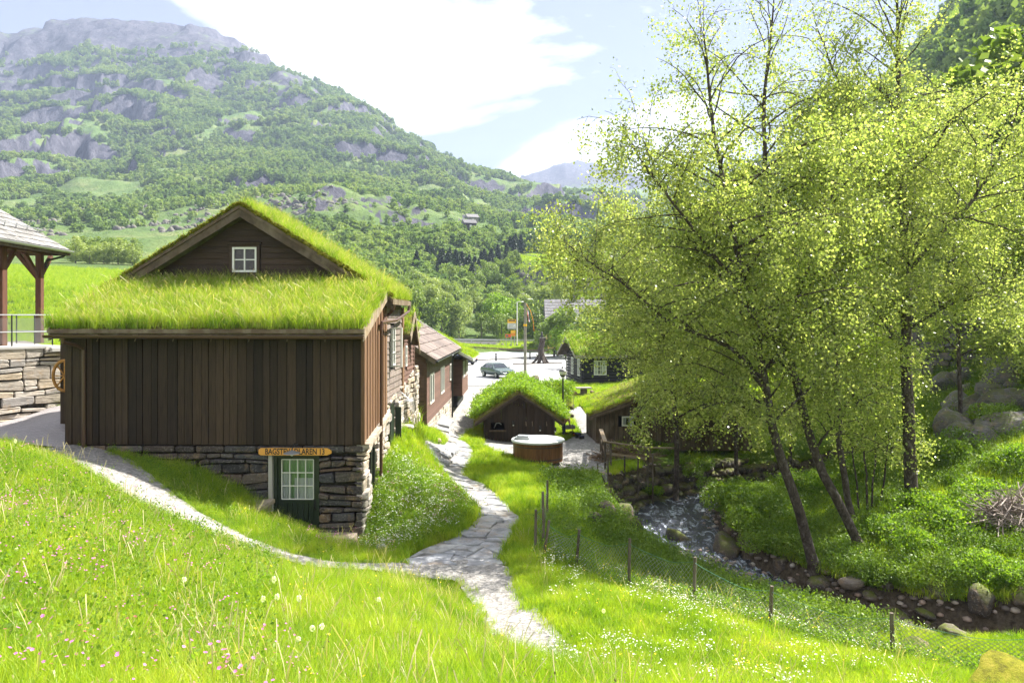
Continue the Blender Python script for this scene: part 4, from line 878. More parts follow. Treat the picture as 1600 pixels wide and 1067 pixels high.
def shingles(parent, A, B, C_, D, rows, cols_, mat, name='shingle', t=.035, jit=.12, tri=None):
    A, B, C_, D = map(Vector, (A, B, C_, D)); nm = (B - A).cross(D - A).normalized()
    for j in range(rows):
        off = (j % 2) * .5
        for i in range(cols_ + 1):
            s0, s1 = (i - off) / cols_, (i + 1 - off) / cols_; s0, s1 = max(0, s0), min(1, s1)
            if s1 - s0 < .15 / cols_: continue
            q0, q1 = (j - .12 + random.uniform(-jit, jit) * .3) / rows, (j + 1.05) / rows; q0, q1 = max(-.01, q0), min(1, q1)
            pt = lambda s, q: (A * (1 - s) + B * s) * (1 - q) + (D * (1 - s) + C_ * s) * q
            if tri and not tri((s0 + s1) / 2, (q0 + q1) / 2): continue
            g = .008 / max(.1, (B - A).length); P4 = [pt(s0 + g, q0), pt(s1 - g, q0), pt(s1 - g, q1), pt(s0 + g, q1)]
            up = [nm * (t + .02 + random.uniform(0, .012)), nm * (t + .02 + random.uniform(0, .012)), nm * .018, nm * .018]
            vs = [p + nm * .004 for p in P4] + [p + u_ for p, u_ in zip(P4, up)]
            MB().add(vs, [(3,2,1,0),(4,5,6,7),(0,1,5,4),(1,2,6,5),(2,3,7,6),(3,0,4,7)]).build(name, mat, parent)
shingles(h2, (rA, -.5, e2), (rA, 12.35, e2), (rB, 12.35, e2 + (rA - rB) * sl2), (rB, -.5, e2 + (rA - rB) * sl2), 8, 18, M['roof_slab'], 'roof_slab')
for y0 in (-.50, 12.3):
    A, B = Vector((rA, y0, e2 + .06)), Vector((rB, y0, e2 + (rA - rB) * sl2 + .06)); dn = Vector((0, 0, -.22)); o = Vector((0, .04, 0))
    MB().add([A, B, B + dn, A + dn, A + o, B + o, B + dn + o, A + dn + o], [(0,1,2,3),(7,6,5,4),(0,4,5,1),(1,5,6,2),(2,6,7,3),(3,7,4,0)]).build('barge_board', M['barge_wood'], h2)
MB().beam((rA, 12.25, e2 + .075), (rB, 12.25, e2 + (rA - rB) * sl2 + .075), .06, .04).build('verge_trim', M['white_paint'], h2)
gutter_run('gutter', (rA + .06, -.4, e2 - .03), (rA + .06, 12.3, e2 - .06), .06, M['black_metal'], h2)
MB().tube([(rA + .05, 10.9, e2 - .1), (.2, 10.9, e2 - .35), (.12, 10.9, e2 - .6), (.12, 10.9, -.1)], .045, 8).build('downpipe', M['black_metal'], h2)
# turf covered bay at its far end
boards('board', Frame((.55, 12.1, 0), (0, 1, 0), (1, 0, 0)), 16, .95, 3.0, lambda z: 0, lambda z: 4.4, M['brown_board'], h2, .04, .012, skips=[(.4, 1.9, 1.6, 2.9), (2.6, 1.9, 4.0, 2.9)])
boards('board', Frame((-.2, 12.08, 0), (1, 0, 0), (0, -1, 0)), 16, .95, 3.0, lambda z: 0, lambda z: .75, M['brown_board'], h2, .04, .012)
MB().span((-.3, 12.15, .3), (.3, 16.5, 3.0)).build('bay_wall', M['dark_room'], h2)
B2 = Frame((.55, 12.1, 0), (0, 1, 0), (1, 0, 0)); window(B2, .45, 1.95, 1.55, 2.85, 2, 2, h2, .05, .07); window(B2, 2.65, 1.95, 3.95, 2.85, 3, 2, h2, .05, .07)
turf(h2, (1.15, 11.7, 2.95), (1.15, 17.0, 2.95), (-1.4, 17.0, 4.3), (-1.4, 11.7, 4.3), .14, .3, 60, 'short', 10, 10, seed=9)
MB().beam((1.17, 11.66, 3.02), (-1.4, 11.66, 4.38), .05, .16).beam((1.19, 11.66, 3.0), (1.19, 17, 3.0), .05, .14).build('verge_trim', M['white_paint'], h2)
# ------------------------------------------------------------------ rocks
def ico(sub=2):
    import bmesh
    bm = bmesh.new(); bmesh.ops.create_icosphere(bm, subdivisions=sub, radius=1); V_ = np.array([v.co[:] for v in bm.verts]); F_ = np.array([[v.index for v in f.verts] for f in bm.faces]); bm.free(); return V_, F_
_I2, _I3 = ico(2), ico(3)
def rock_mesh(mat, seed, sub=2, planes=9, nz=.10):
    V_, F_ = (_I2 if sub == 2 else _I3); r = np.random.default_rng(seed); p = V_.copy()
    for k in range(planes):
        n = r.normal(size=3); n /= np.linalg.norm(n); d = r.uniform(.5, .85); q = p @ n; p = p - np.outer(np.maximum(q - d, 0), n) * .92
    for i in range(len(p)): p[i] *= 1 + nz * mnoise.noise(Vector(V_[i] * 2.2 + seed)) + nz * .4 * mnoise.noise(Vector(V_[i] * 6 + seed))
    return fast_mesh('rock', p, F_, mat, False)
RK = {m: [rock_mesh(M[m], 11 * i + j, 2) for i in range(6)] for j, m in enumerate(('boulder', 'bank_stone', 'cliff_stone', 'stream_pebble', 'white_boulder', 'pale_stone'))}
RKB = {m: [rock_mesh(M[m], 31 * i + j, 3, 12) for i in range(4)] for j, m in enumerate(('boulder', 'bank_stone', 'cliff_stone'))}
def rock(name, m, p, s, parent=None, big=False, rot=None):
    o = link(name, random.choice((RKB if big else RK)[m]), parent, p); o.scale = s if hasattr(s, '__len__') else (s * random.uniform(.8, 1.25), s * random.uniform(.8, 1.2), s * random.uniform(.55, .85))
    o.rotation_euler = rot or (random.uniform(-.4, .4), random.uniform(-.4, .4), random.uniform(0, 6.3)); return o

# ------------------------------------------------------------------ flagstones of the winding path
def flagstones():
    line = FLAG; seg = np.hypot(*np.diff(line[:, :2], axis=0).T); s = np.r_[0, np.cumsum(seg)]; par = bpy.data.objects['flagstone_path_bed']; par.name = 'flagstone_path'; L_ = s[-1]
    def at(t, k):
        x, y, hw = [np.interp(t, s, line[:, i]) for i in range(3)]; e = .05; x2, y2 = [np.interp(t + e, s, line[:, i]) for i in range(2)]; x1, y1 = [np.interp(t - e, s, line[:, i]) for i in range(2)]
        d = Vector((x2 - x1, y2 - y1)).normalized(); return x - d.y * k * hw, y + d.x * k * hw
    t = .1; n = 0; rows = []
    while t < L_ - .3:
        y = np.interp(t, s, line[:, 1])
        if y > 38: break
        hw = np.interp(t, s, line[:, 2]); big = 1 if y < 37 else 2.0
        dt = random.uniform(.5, .85) * big; nc = max(2, round(hw * 2 / (random.uniform(.55, .85) * big))); ks = np.linspace(-1.02, 1.02, nc + 1)
        ks[1:-1] += rng.uniform(-.22, .22, nc - 1) / nc; rows.append((t, min(t + dt, L_ - .05), ks)); t += dt
    jf = lambda t, k: (t + .13 * math.sin(k * 3.1 + t * 1.3) + .07 * math.sin(k * 9 + t * 2.1), k + .06 * math.sin(t * 2.7 + k))
    for t0, t1, ks in rows:
        for a, b in zip(ks[:-1], ks[1:]):
            parts = [(t0, t1)]
            if random.random() < .3: m = t0 + (t1 - t0) * random.uniform(.35, .65); parts = [(t0, m), (m, t1)]
            for u0, u1 in parts:
                m = random.uniform(.3, .7); r = lambda q=.03: random.uniform(-q, q)
                P_ = [(u0, a), (u0 + r(.06), a + (b - a) * m), (u0, b), (u0 + (u1 - u0) * m, b + r(.05)), (u1, b), (u1 + r(.06), a + (b - a) * (1 - m)), (u1, a), (u0 + (u1 - u0) * (1 - m), a + r(.05))]
                if random.random() < .35: P_.pop(random.choice([0, 2, 4, 6]))
                pts = [Vector(at(*jf(q, k))) for q, k in P_]; c = sum(pts, Vector((0, 0))) / len(pts)
                pts = [c + (p - c) * (1 - .022 / max(.1, (p - c).length)) for p in pts]
                z = [H(p.x, p.y) for p in pts]; zc = sum(z) / len(z); rz = random.uniform(.0, .02)
                top = [(p.x, p.y, zz * .5 + zc * .5 + rz + random.uniform(-.004, .004)) for p, zz in zip(pts, z)]; mid = [c + (p - c) * (1 + .012 / max(.1, (p - c).length)) for p in pts]
                vs = top + [(p.x, p.y, q[2] - .015) for p, q in zip(mid, top)] + [(p.x, p.y, q[2] - .10) for p, q in zip(mid, top)]; k = len(pts)
                fs = [tuple(range(k))] + [((i + 1) % k, i, k + i, k + (i + 1) % k) for i in range(k)] + [(k + (i + 1) % k, k + i, 2 * k + i, 2 * k + (i + 1) % k) for i in range(k)]
                if (pts[1] - pts[0]).cross(pts[2] - pts[1]) < 0: fs = [f[::-1] for f in fs]
                MB().add(vs, fs).build('flagstone', M['flag_stone'], par)
flagstones()

# ------------------------------------------------------------------ terrace wall, railing, pavilion
tw = empty('retaining_wall', P(98, 648, 26.6), 0, 'pale sunlit dry stone retaining wall holding up the terrace beside the grey forecourt', 'stone wall')
TB = Vector((-14.95, 26.6, 0)); TA = Vector((-16.13, 25.2, 0)); td = (TB - TA).normalized(); tw.location = (TB.x, TB.y, 0)
TF = Frame((0, 0, 0), -td, (td.y, -td.x, 0)); TF.n = Vector((td.y, -td.x, 0)) if td.y > 0 else TF.n
ttop = lambda a: 4.44
stone_courses('stone', TF, -.05, 5.2, 2.0, 4.44, M['pale_stone'], tw, .18, .42, .3, .9, top=ttop, proud=.07, depth=.25)
bk = TF.p(0, 0, -.27); e1 = TF.p(5.2, 0, -.27); f1 = e1 + Vector((-6, 4, 0)); f0 = bk + Vector((-6, 8, 0))
MB().add([(p.x, p.y, 1.5) for p in (bk, e1, f1, f0)] + [(p.x, p.y, 4.36) for p in (bk, e1, f1, f0)], [(0,1,2,3),(4,5,6,7),(0,1,5,4),(1,2,6,5),(2,3,7,6),(3,0,4,7)]).build('wall_core', M['pale_mortar'], tw)
p0, p1, p2, p3 = TF.p(-.08, 4.44, .05), TF.p(5.2, 4.44, .05), TF.p(5.2, 4.44, -9), TF.p(-.08, 4.44, -9)
MB().add([p0, p1, p2, p3] + [q - Vector((0, 0, .07)) for q in (p0, p1, p2, p3)], [(0,1,2,3),(7,6,5,4),(0,4,5,1),(1,5,6,2),(2,6,7,3),(3,7,4,0)]).build('terrace_floor', M['concrete'], tw)
prism(Frame(TF.p(-.35, 4.25, -.3), -td, TF.n), rect(-.3, 0, .75, .14), 0, .5, .02).build('coping', M['concrete'], tw)
# return of the wall behind the corner
RF = Frame(TF.p(-.05, 0, 0), (-.35, 1, 0), (1, .35, 0)); stone_courses('stone', RF, 0, 3.0, 2.0, 4.3, M['pale_stone'], tw, .2, .4, .3, .9, depth=.2)
rl = empty('terrace_railing', (TB.x, TB.y, 0), 0, 'grey metal railing with wire mesh panels on the terrace edge above the stone wall', 'railing')
rp_ = [TF.p(5.2, 4.46, -.15), TF.p(3.9, 4.46, -.15), TF.p(2.6, 4.46, -.15), TF.p(1.45, 4.46, -.15), TF.p(.25, 4.46, -.15), TF.p(.25, 4.46, -1.7), TF.p(.25, 4.46, -3.4), TF.p(1.9, 4.46, -4.6), TF.p(3.6, 4.46, -5.4), TF.p(5.5, 4.46, -6.3)]
for q in rp_: MB().tube([q, q + Vector((0, 0, 1.0))], .024, 8).build('post', M['black_metal'], rl)
for h in (1.0, .45): MB().tube([q + Vector((0, 0, h)) for q in rp_], .02, 8).build('rail', M['galvanised'], rl)
for A, B in zip(rp_[:-1], rp_[1:]):
    mb = MB(); d = B - A; n = int(d.length / .07)
    for k in range(-12, n):
        for s in (0, 1):
            u0, u1 = k / n, (k + 12) / n; z0, z1 = (.06, .9) if s == 0 else (.9, .06)
            c0, c1 = max(u0, 0), min(u1, 1)
            if c1 <= c0: continue
            zz0 = z0 + (z1 - z0) * (c0 - u0) / (u1 - u0); zz1 = z0 + (z1 - z0) * (c1 - u0) / (u1 - u0)
            a, b = A + d * c0 + Vector((0, 0, zz0)), A + d * c1 + Vector((0, 0, zz1)); o_ = Vector((0, 0, .004)); mb.add([a - o_, b - o_, b + o_, a + o_], [(0, 1, 2, 3)])
    tag(mb.build('wire_mesh', M['galvanised'], rl), kind='stuff')
pv = empty('pavilion', (-17.3, 29.3, 4.44), 0, 'open pavilion with grey shingled hip roof on dark red posts, cut by the photo edge', 'pavilion')
o0 = Vector((-17.3, 29.3, 4.44)); rel = lambda p: Vector(p) - o0
E1, E0, R1, R0 = (-16.65, 30.0, 7.9), (-15.95, 20.8, 7.9), (-21.0, 27.0, 11.2), (-20.6, 21.5, 11.2)
slab('roof', rel(E0), rel(E1), rel(R1), rel(R0), .12, M['gutter_wood'], pv)
slab('roof', rel(E1), rel((-25.5, 29.5, 7.9)), rel((-21.2, 27.0, 11.2)), rel(R1), .12, M['gutter_wood'], pv)
e0, e1_, r1, r0 = map(rel, (E0, E1, R1, R0))
shingles(pv, e0, e1_, r1, r0, 17, 34, M['shingle'], 'shingle', t=.02)
gutter_run('gutter', e0 + Vector((.10, 0, -.02)), e1_ + Vector((.10, .1, -.04)), .085, M['galvanised'], pv)
MB().beam(e0 + Vector((.02, 0, -.11)), e1_ + Vector((.02, .1, -.11)), .04, .20).build('fascia', M['barge_wood'], pv)
MB().beam(e1_ + Vector((.05, .06, -.10)), e1_ + Vector((-8, -.3, -.10)), .04, .22).build('fascia', M['barge_wood'], pv)
for (x, y, wd) in ((-17.3, 29.3, .2), (-17.02, 26.65, .26), (-16.8, 22.5, .26)):
    b = Vector((x, y, 4.44)) - o0; MB().span((b.x - wd / 2, b.y - wd / 2, 0), (b.x + wd / 2, b.y + wd / 2, 3.28)).build('post', M['red_post'], pv)
    for s in (-1, 1): MB().beam(b + Vector((-.02, 0, 2.35)), b + Vector((-.1 if s > 0 else -.02, s * .9, 3.25)), .12, .14).build('brace', M['red_post'], pv)
    MB().beam(b + Vector((0, 0, 2.3)), b + Vector((-.8, 0, 3.25)), .12, .14).build('brace', M['red_post'], pv)
MB().beam((0, .6, 3.36), (.75, -9, 3.36), .16, .2).build('plate_beam', M['red_post'], pv)
MB().beam((.1, 0, 3.37), (-7.6, -.2, 3.37), .16, .2).build('plate_beam', M['red_post'], pv)
for k in range(12):
    q = e0.lerp(e1_, (k + .5) / 12).lerp(r0.lerp(r1, (k + .5) / 12), .16); MB().beam(q, q + Vector((.05, 0, .22)), .03, .03).build('snow_guard', M['galvanised'], pv)
MB().tube([e0.lerp(r0, .16) + Vector((.04, 0, .17)), e1_.lerp(r1, .16) + Vector((.04, 0, .17))], .016, 6).build('snow_rail', M['galvanised'], pv)
MB().tube([e1_ + Vector((.08, -.2, -.1)), e1_ + Vector((-.05, -.2, -.25)), rel((-17.15, 29.45, 7.45)), rel((-17.15, 29.45, 7.2))], .04, 8).build('downpipe', M['black_metal'], pv)
# wheel at the left end of the house
wh = empty('wagon_wheel', (-12.0, 21.2, 3.45), 0, 'orange wooden wheel beside the left end of the big turf house', 'wheel')
wh.location = P(101, 587, 22.3); rim = [Vector((math.cos(t) * .32, 0, math.sin(t) * .42)) for t in np.linspace(0, 2 * math.pi, 25)]
MB().tube(rim, .045, 6, False).build('rim', M['orange_wood'], wh)
for t in np.linspace(0, math.pi, 5)[:-1]: MB().beam((math.cos(t) * .3, 0, math.sin(t) * .4), (-math.cos(t) * .3, 0, -math.sin(t) * .4), .035, .03).build('spoke', M['orange_wood'], wh)
MB().box((.0, .12, -.1), (.30, .14, 2.5)).build('holder_post', M['dark_plank'], wh)

# ------------------------------------------------------------------ huts
def hut(name, label, o, rz, wd, ln, z0, zeave, zapex, ov, wmat, kind, th=.2, hgt=.3, dens=80, plank=.17, seed=0, gopen=(), cat='hut'):
    r = empty(name, (o[0], o[1], 0), rz, label, cat); h = wd / 2; s_ = (zapex - zeave) / (h + ov); wt = lambda a: zapex - abs(a) * s_ - .12
    f = Frame((0, 0, 0), (1, 0, 0), (0, -1, 0))
    planks('plank', f, -h, h, z0, 99, plank, M[wmat], r, topf=wt, skips=gopen)
    for s in (-1, 1):
        fs_ = Frame((s * h, 0, 0), (0, 1, 0), (s, 0, 0)); planks('plank', fs_, 0, ln, z0, wt(h), plank * 1.4, M[wmat], r)
    fb = Frame((0, ln, 0), (1, 0, 0), (0, 1, 0)); planks('plank', fb, -h, h, z0, 99, plank * 2, M[wmat], r, topf=wt)
    mb = MB().add([(-h + .02, .03, z0), (h - .02, .03, z0), (h - .02, .03, wt(h)), (0, .03, wt(0)), (-h + .02, .03, wt(h))], [(0, 1, 2, 3, 4)]) if not gopen else MB().span((-h, 1.2, z0), (h, 1.25, zeave))
    mb.build('inner_wall', M['dark_room'], r)
    for s in (-1, 1):
        a, b = (s * (h + ov), -ov * .9, zeave), (s * (h + ov), ln + ov * .7, zeave); c, d = (0, ln + ov * .7, zapex), (0, -ov * .9, zapex)
        if s > 0: turf(r, a, b, c, d, th, hgt, dens, kind, 14, 10, seed=seed + 2, wmat=wmat)
        else: turf(r, b, a, d, c, th, hgt, dens, kind, 14, 10, seed=seed + 3, wmat=wmat)
        for k, yy in enumerate((-ov * .9 - .04, ln + ov * .7)):
            A, B = Vector((0, yy, zapex + .06)), Vector((s * (h + ov + .02), yy, zeave + .06)); dn = Vector((0, 0, -.2)); of = Vector((0, .04, 0))
            MB().add([A, B, B + dn, A + dn, A + of, B + of, B + dn + of, A + dn + of], [(0,1,2,3),(7,6,5,4),(0,4,5,1),(1,5,6,2),(2,6,7,3),(3,7,4,0)]).build('barge_board', M['barge_wood'], r)
            if k == 0: MB().beam((0, yy - .045, zapex - .06), (s * (h + ov - .05), yy - .045, zeave - .05), .03, .1).build('barge_board', M[wmat], r)
    return r
g0 = .355 - (.355 - (776.5 - 800) / F * 38.2)
h1 = hut('grill_hut', 'small dark hut with a shaggy grass roof behind the round hot tub', (.34, 38.2), 0, 3.33, 7.3, -.65, .36, 1.74, .42, 'hut_wood', 'leafy', .34, .42, 120, .16, 20, gopen=[(-1.31, .02, -.72, .36)])
MB().span((-1.42, -.16, -.06), (-.62, .02, .01)).build('sill', M['barge_wood'], h1)
MB().tube([(-1.2, .3, .05), (-1.1, .32, .28), (-.95, .3, .3), (-.85, .3, .22)], .025, 6).build('iron_pot_hook', M['galvanised'], h1)
for x, zt in ((-.28, .42), (1.0, .18), (1.72, .12)):
    lt_ = MB().lathe([(.045, 0), (.055, .02), (.045, .16), (.05, .17), (.0, .2)], (x, -.14, zt - .15), 10).build('wall_lantern', M['black_metal'], h1); MB().lathe([(.035, 0), (.035, .05)], (x, -.14, zt - .20), 8).build('bulb', M['white_paint'], lt_)
for x in (.32, .62, 1.3): MB().beam((x, -.07, .42), (x + .02, -.07, .20), .03, .02).build('tool_handle', M['rail_wood'], h1)
h2b = hut('woodstore_hut', 'low hut with a mossy turf roof behind the black lamp post', (3.15, 47.3), R(90), 2.6, 2.9, -.85, .18, 1.30, .35, 'hut_wood', 'leafy', .22, .25, 70, .22, 30)
sh = hut('brown_shed', 'weathered brown plank shed with mossy turf roof half hidden by the birches', (3.9 + 3.55, 36.8), 0, 7.1, 5.0, -.75, .82, 2.25, .36, 'shed_wood', 'short', .26, .22, 60, .2, 40, gopen=[(-2.42, .35, -1.85, .85)], cat='shed')
window(Frame((0, 0, 0), (1, 0, 0), (0, -1, 0)), -2.40, .38, -1.87, .83, 1, 1, sh, .03, .06)

# ------------------------------------------------------------------ hot tub
tub = empty('hot_tub', on(840.5, 32.9, 0), 0, 'round wooden hot tub with a grey lid in front of the small turf hut', 'hot tub'); tub.location.z = zt = P(0, 722, 32.4).z
rt, ht = 1.02, .80
for k in range(46):
    t0, t1 = 2 * math.pi * k / 46, 2 * math.pi * (k + .97) / 46; vs = []
    for z in (0, ht):
        for rr_, tt in ((rt - .05, t0), (rt, t0), (rt, t1), (rt - .05, t1)): vs.append((rr_ * math.cos(tt), rr_ * math.sin(tt), z))
    MB().add(vs, [(0,3,2,1),(4,5,6,7),(0,1,5,4),(1,2,6,5),(2,3,7,6),(3,0,4,7)]).build('stave', M['tub_wood'], tub)
for z in (.12, .62): MB().lathe([(rt + .002, 0), (rt + .012, .005), (rt + .012, .035), (rt + .002, .04)], (0, 0, z), 48, False).build('hoop', M['black_metal'], tub)
lid = MB().lathe([(rt - .2, ht - .02), (rt + .06, ht - .02), (rt + .075, ht + .0), (rt + .075, ht + .05), (rt + .05, ht + .075), (0.01, ht + .10)], (0, 0, 0), 64).build('lid', M['grey_lid'], tub, False)
MB().box((-.62, -.15, ht + .13), (.62, .5, .09), rz=R(-12)).box((-.60, -.10, ht + .20), (.46, .4, .06), rz=R(-12)).build('lid_handle_block', M['lid_step'], lid)
for i, (px, Y, s) in enumerate(((858, 31.2, .30), (872, 31.4, .34), (884, 31.6, .26), (866, 30.8, .24))):
    tag(rock('boulder', 'cliff_stone', on(px, Y, .05), (s, s * .8, s * .45)), ('grey flat rock under the hot tub edge nearest the camera', 'largest grey rock at the right foot of the hot tub', 'rightmost grey rock beside the gravel by the hot tub', 'small low rock in the grass below the hot tub')[i], 'rock', 'rocks below the hot tub')

# ------------------------------------------------------------------ black log house
bh = empty('black_log_house', (P(912, 0, 69).x, 69, 0), R(9.9), 'black log house with white windows and a grass roof next to the car park', 'house')
bz, be, ba, bw, bl = -.5, 1.95, 3.35, 5.5, 13.0
BF, BG = Frame((0, 0, 0), (1, 0, 0), (0, -1, 0)), Frame((0, 0, 0), (0, 1, 0), (-1, 0, 0))
bwin = [((928 - 912) / 18.1, .36, (948.5 - 912) / 18.1, 1.62), (7.0, .36, 8.1, 1.62), (11, .36, 12.1, 1.62)]
def logs(fr, L0, L1, z0, z1, n, mat, skips, parent, gable=None):
    h = (z1 - z0) / n
    for i in range(n):
        a, b = z0 + i * h, z0 + (i + 1) * h; segs = [(L0(a), L1(a))]
        for s0, q0, s1, q1 in skips:
            if q0 < b - .03 and q1 > a + .03: segs = [w_ for l, r in segs for w_ in ((l, min(r, s0)), (max(l, s1), r)) if w_[1] - w_[0] > .08]
        for l, r in segs:
            if r - l < .1: continue
            vs = []; k = 6
            for x in (l, r):
                for j in range(k + 1): t = math.pi * j / k - math.pi / 2; vs.append(fr.p(x, (a + b) / 2 + math.sin(t) * h / 2 * .97, math.cos(t) * .09))
            fs = [(j, j + 1, k + 2 + j, k + 1 + j) for j in range(k)] + [tuple(range(k + 1)), tuple(range(k + 1, 2 * k + 2))]
            MB().add(vs, fs).build('log', mat, parent)
logs(BF, lambda z: -.2, lambda z: bl, bz, be - .08, 9, M['black_log'], bwin, bh)
gw = [(1.0, .2, 1.75, 1.75), (3.3, .2, 4.05, 1.75)]
logs(BG, lambda z: -.2 if z < be else max(-.2, (z - be) / (ba - be) * bw / 2), lambda z: bw + .2 if z < be else bw - (z - be) / (ba - be) * bw / 2, bz, ba - .15, 14, M['black_log_side'], gw, bh)
MB().span((0.02, .25, bz), (bl, .3, be)).span((.25, .3, bz), (.3, bw, be)).build('inner_wall', M['dark_room'], bh)
window(BF, *bwin[0][:2], bwin[0][2], bwin[0][3], 4, 3, bh, .09, .1, .03); window(BF, *bwin[1], 4, 3, bh, .09, .1, .03)
for g in gw: window(BG, *g, 2, 3, bh, .09, .1, .035)
turf(bh, (-.9, -.55, be - .05), (bl + .6, -.55, be - .05), (bl + .6, bw / 2, ba + .1), (-.9, bw / 2, ba + .1), .22, .55, 40, 'leafyfar', 30, 10, seed=50)
turf(bh, (bl + .6, bw + .55, be - .05), (-.9, bw + .55, be - .05), (-.9, bw / 2, ba + .1), (bl + .6, bw / 2, ba + .1), .22, .3, 20, 'leafyfar', 30, 10, seed=51)
for s in (-1, 1):
    A, B = Vector((-.96, bw / 2, ba + .32)), Vector((-.96, bw / 2 + s * (bw / 2 + .6), be + .12)); dn = Vector((0, 0, -.2)); of = Vector((.05, 0, 0))
    MB().add([A, B, B + dn, A + dn, A + of, B + of, B + dn + of, A + dn + of], [(0,1,2,3),(7,6,5,4),(0,4,5,1),(1,5,6,2),(2,6,7,3),(3,7,4,0)]).build('barge_board', M['pole_wood'], bh)
MB().beam((-.95, -.6, be + .05), (bl + .6, -.6, be + .05), .06, .2).build('eave_board', M['pole_wood'], bh)
gutter_run('gutter', (-.95, -.7, be - .02), (bl + .6, -.7, be - .05), .07, M['galvanised'], bh)
MB().tube([(-.9, 5.5, be - .1), (-.5, 5.3, be - .4), (-.25, 5.2, be - .6), (-.25, 5.2, -.4), (-.7, 5.0, -.5)], .05, 8).build('downpipe', M['galvanised'], bh)
MB().span((-.1, -.12, bz - .5), (bl, .3, bz)).build('stone_base', M['pale_stone'], bh)
# yellow and green house behind
yh = empty('yellow_house', (P(856, 0, 140).x, 140, 0), 0, 'yellow house with a green upper storey and slate roof beyond the car park', 'house')
YF = Frame((0, 0, 0), (1, 0, 0), (0, -1, 0)); zb = -1.2
MB().span((0, 0, zb), (11, 8, 2.5)).build('wall', M['yellow_wall'], yh); MB().span((.02, .02, 2.5), (10.98, 7.98, 5.0)).add([(.1, .1, 5), (.1, 7.9, 5), (.1, 4, 8.2)], [(0, 1, 2)]).build('upper_wall', M['green_wall'], yh)
for a in (1.3, 3.4, 7): window(YF, a, .4, a + .8, 1.9, 1, 2, yh, .03, .1, .04, curtain=None)
for a in (1.0, 4.5): window(YF, a, 3.2, a + .9, 4.4, 2, 2, yh, .03, .1, .04, curtain=None)
slab('roof', (-.5, -.5, 4.85), (11.5, -.5, 4.85), (11.5, 4, 8.5), (-.5, 4, 8.5), .2, M['slate'], yh); slab('roof', (11.5, 8.5, 4.85), (-.5, 8.5, 4.85), (-.5, 4, 8.5), (11.5, 4, 8.5), .2, M['slate'], yh)
shingles(yh, (-.5, -.5, 4.87), (11.5, -.5, 4.87), (11.5, 4, 8.52), (-.5, 4, 8.52), 7, 12, M['slate'], 'slate', t=.05)
MB().span((4.6, 3.6, 7.8), (5.3, 4.3, 9.4)).build('chimney', M['slate'], yh)
MB().beam((11.55, -.5, 4.8), (11.55, 4, 8.45), .08, .3).build('barge_board', M['red_paint'], yh)

# ------------------------------------------------------------------ street furniture and cars
def pole(name, label, p, h, r, mat, cat):
    o = empty(name, p, 0, label, cat); MB().tube([(0, 0, -.3), (0, 0, h * .5), (0, 0, h)], [r, r * .9, r * .75], 10).build('pole', M[mat], o); return o
lp = pole('lamp_post', 'black lamp post with a globe lantern between the two turf huts', on(879.5, 42), 2.95, .055, 'black_metal', 'lamp post')
MB().lathe([(.06, 0), (.10, .03), (.05, .08), (.07, .10), (.17, .2), (.20, .3), (.17, .42), (.06, .52), (.02, .56)], (0, 0, 2.9), 16).build('lantern', M['white_paint'], lp)
MB().lathe([(.21, 0), (.23, .02), (.10, .12), (.03, .2), (.02, .26)], (0, 0, 3.26), 16).lathe([(.07, 0), (.16, .1), (.17, .12), (.07, .06)], (0, 0, 2.95), 16).build('lantern_cap', M['black_metal'], lp)
wp = pole('wooden_pole', 'tall weathered wooden pole standing at the near edge of the car park', on(820.5, 75), CAMZ - (473 - HY) / F * 75 - H(P(820.5, 0, 75).x, 75), .15, 'pole_wood', 'pole')
zt_ = CAMZ - (473 - HY) / F * 75 + .75
MB().lathe([(.16, 0), (.17, .1), (.16, .2)], (0, 0, 5.3), 12).build('yellow_band', M['road_yellow'], wp)
fg = empty('pennant', P(824, 484, 75) , 0, 'red and white pennant hanging from the wooden pole', 'flag'); mb = MB()
for i in range(8):
    for j, mt_ in ((0, 'red_paint'), (1, 'white_paint')): pass
for j, mt_ in enumerate(('red_paint', 'white_paint', 'cloth_blue')):
    vs = []
    for i in range(9): z = -i * .14; x = -.06 + j * .06 + .02 * i; y = .05 * math.sin(i * 1.1 + j); vs += [(x, y, z), (x + .07, y + .03, z - .02)]
    MB().add(vs, [(2 * i, 2 * i + 1, 2 * i + 3, 2 * i + 2) for i in range(8)]).build('stripe', M[mt_], fg)
MB().tube([(-.1, 0, .55), (.3, 0, -.1), (.55, 0, -1.1), (.62, 0, -2.0)], .02, 5).build('cord', M['road_orange'], fg)
for px, Y, top, s, lab in ((808, 149, 472, 1, 'tall white road lamp with its head turned right beside the yellow sign'), (833.5, 168, 468, -1, 'pale grey road lamp with its head turned left, further along the road')):
    g = on(px, Y); h = CAMZ - (top - HY) / F * Y - g.z; o = pole('road_lamp', lab, g, h, .13, 'galvanised' if s < 0 else 'white_paint', 'street lamp'); o['group'] = 'road lamps by the valley road'
    MB().tube([(0, 0, h - .1), (s * .4, -.2, h + .1), (s * .9, -.4, h + .05)], .06, 6).build('arm', M['white_paint'], o)
    MB().lathe([(.02, -.06), (.22, -.03), (.26, .04), (.14, .12), (.02, .14)], (s * 1.0, -.45, h), 12).build('lamp_head', M['white_paint'], o)
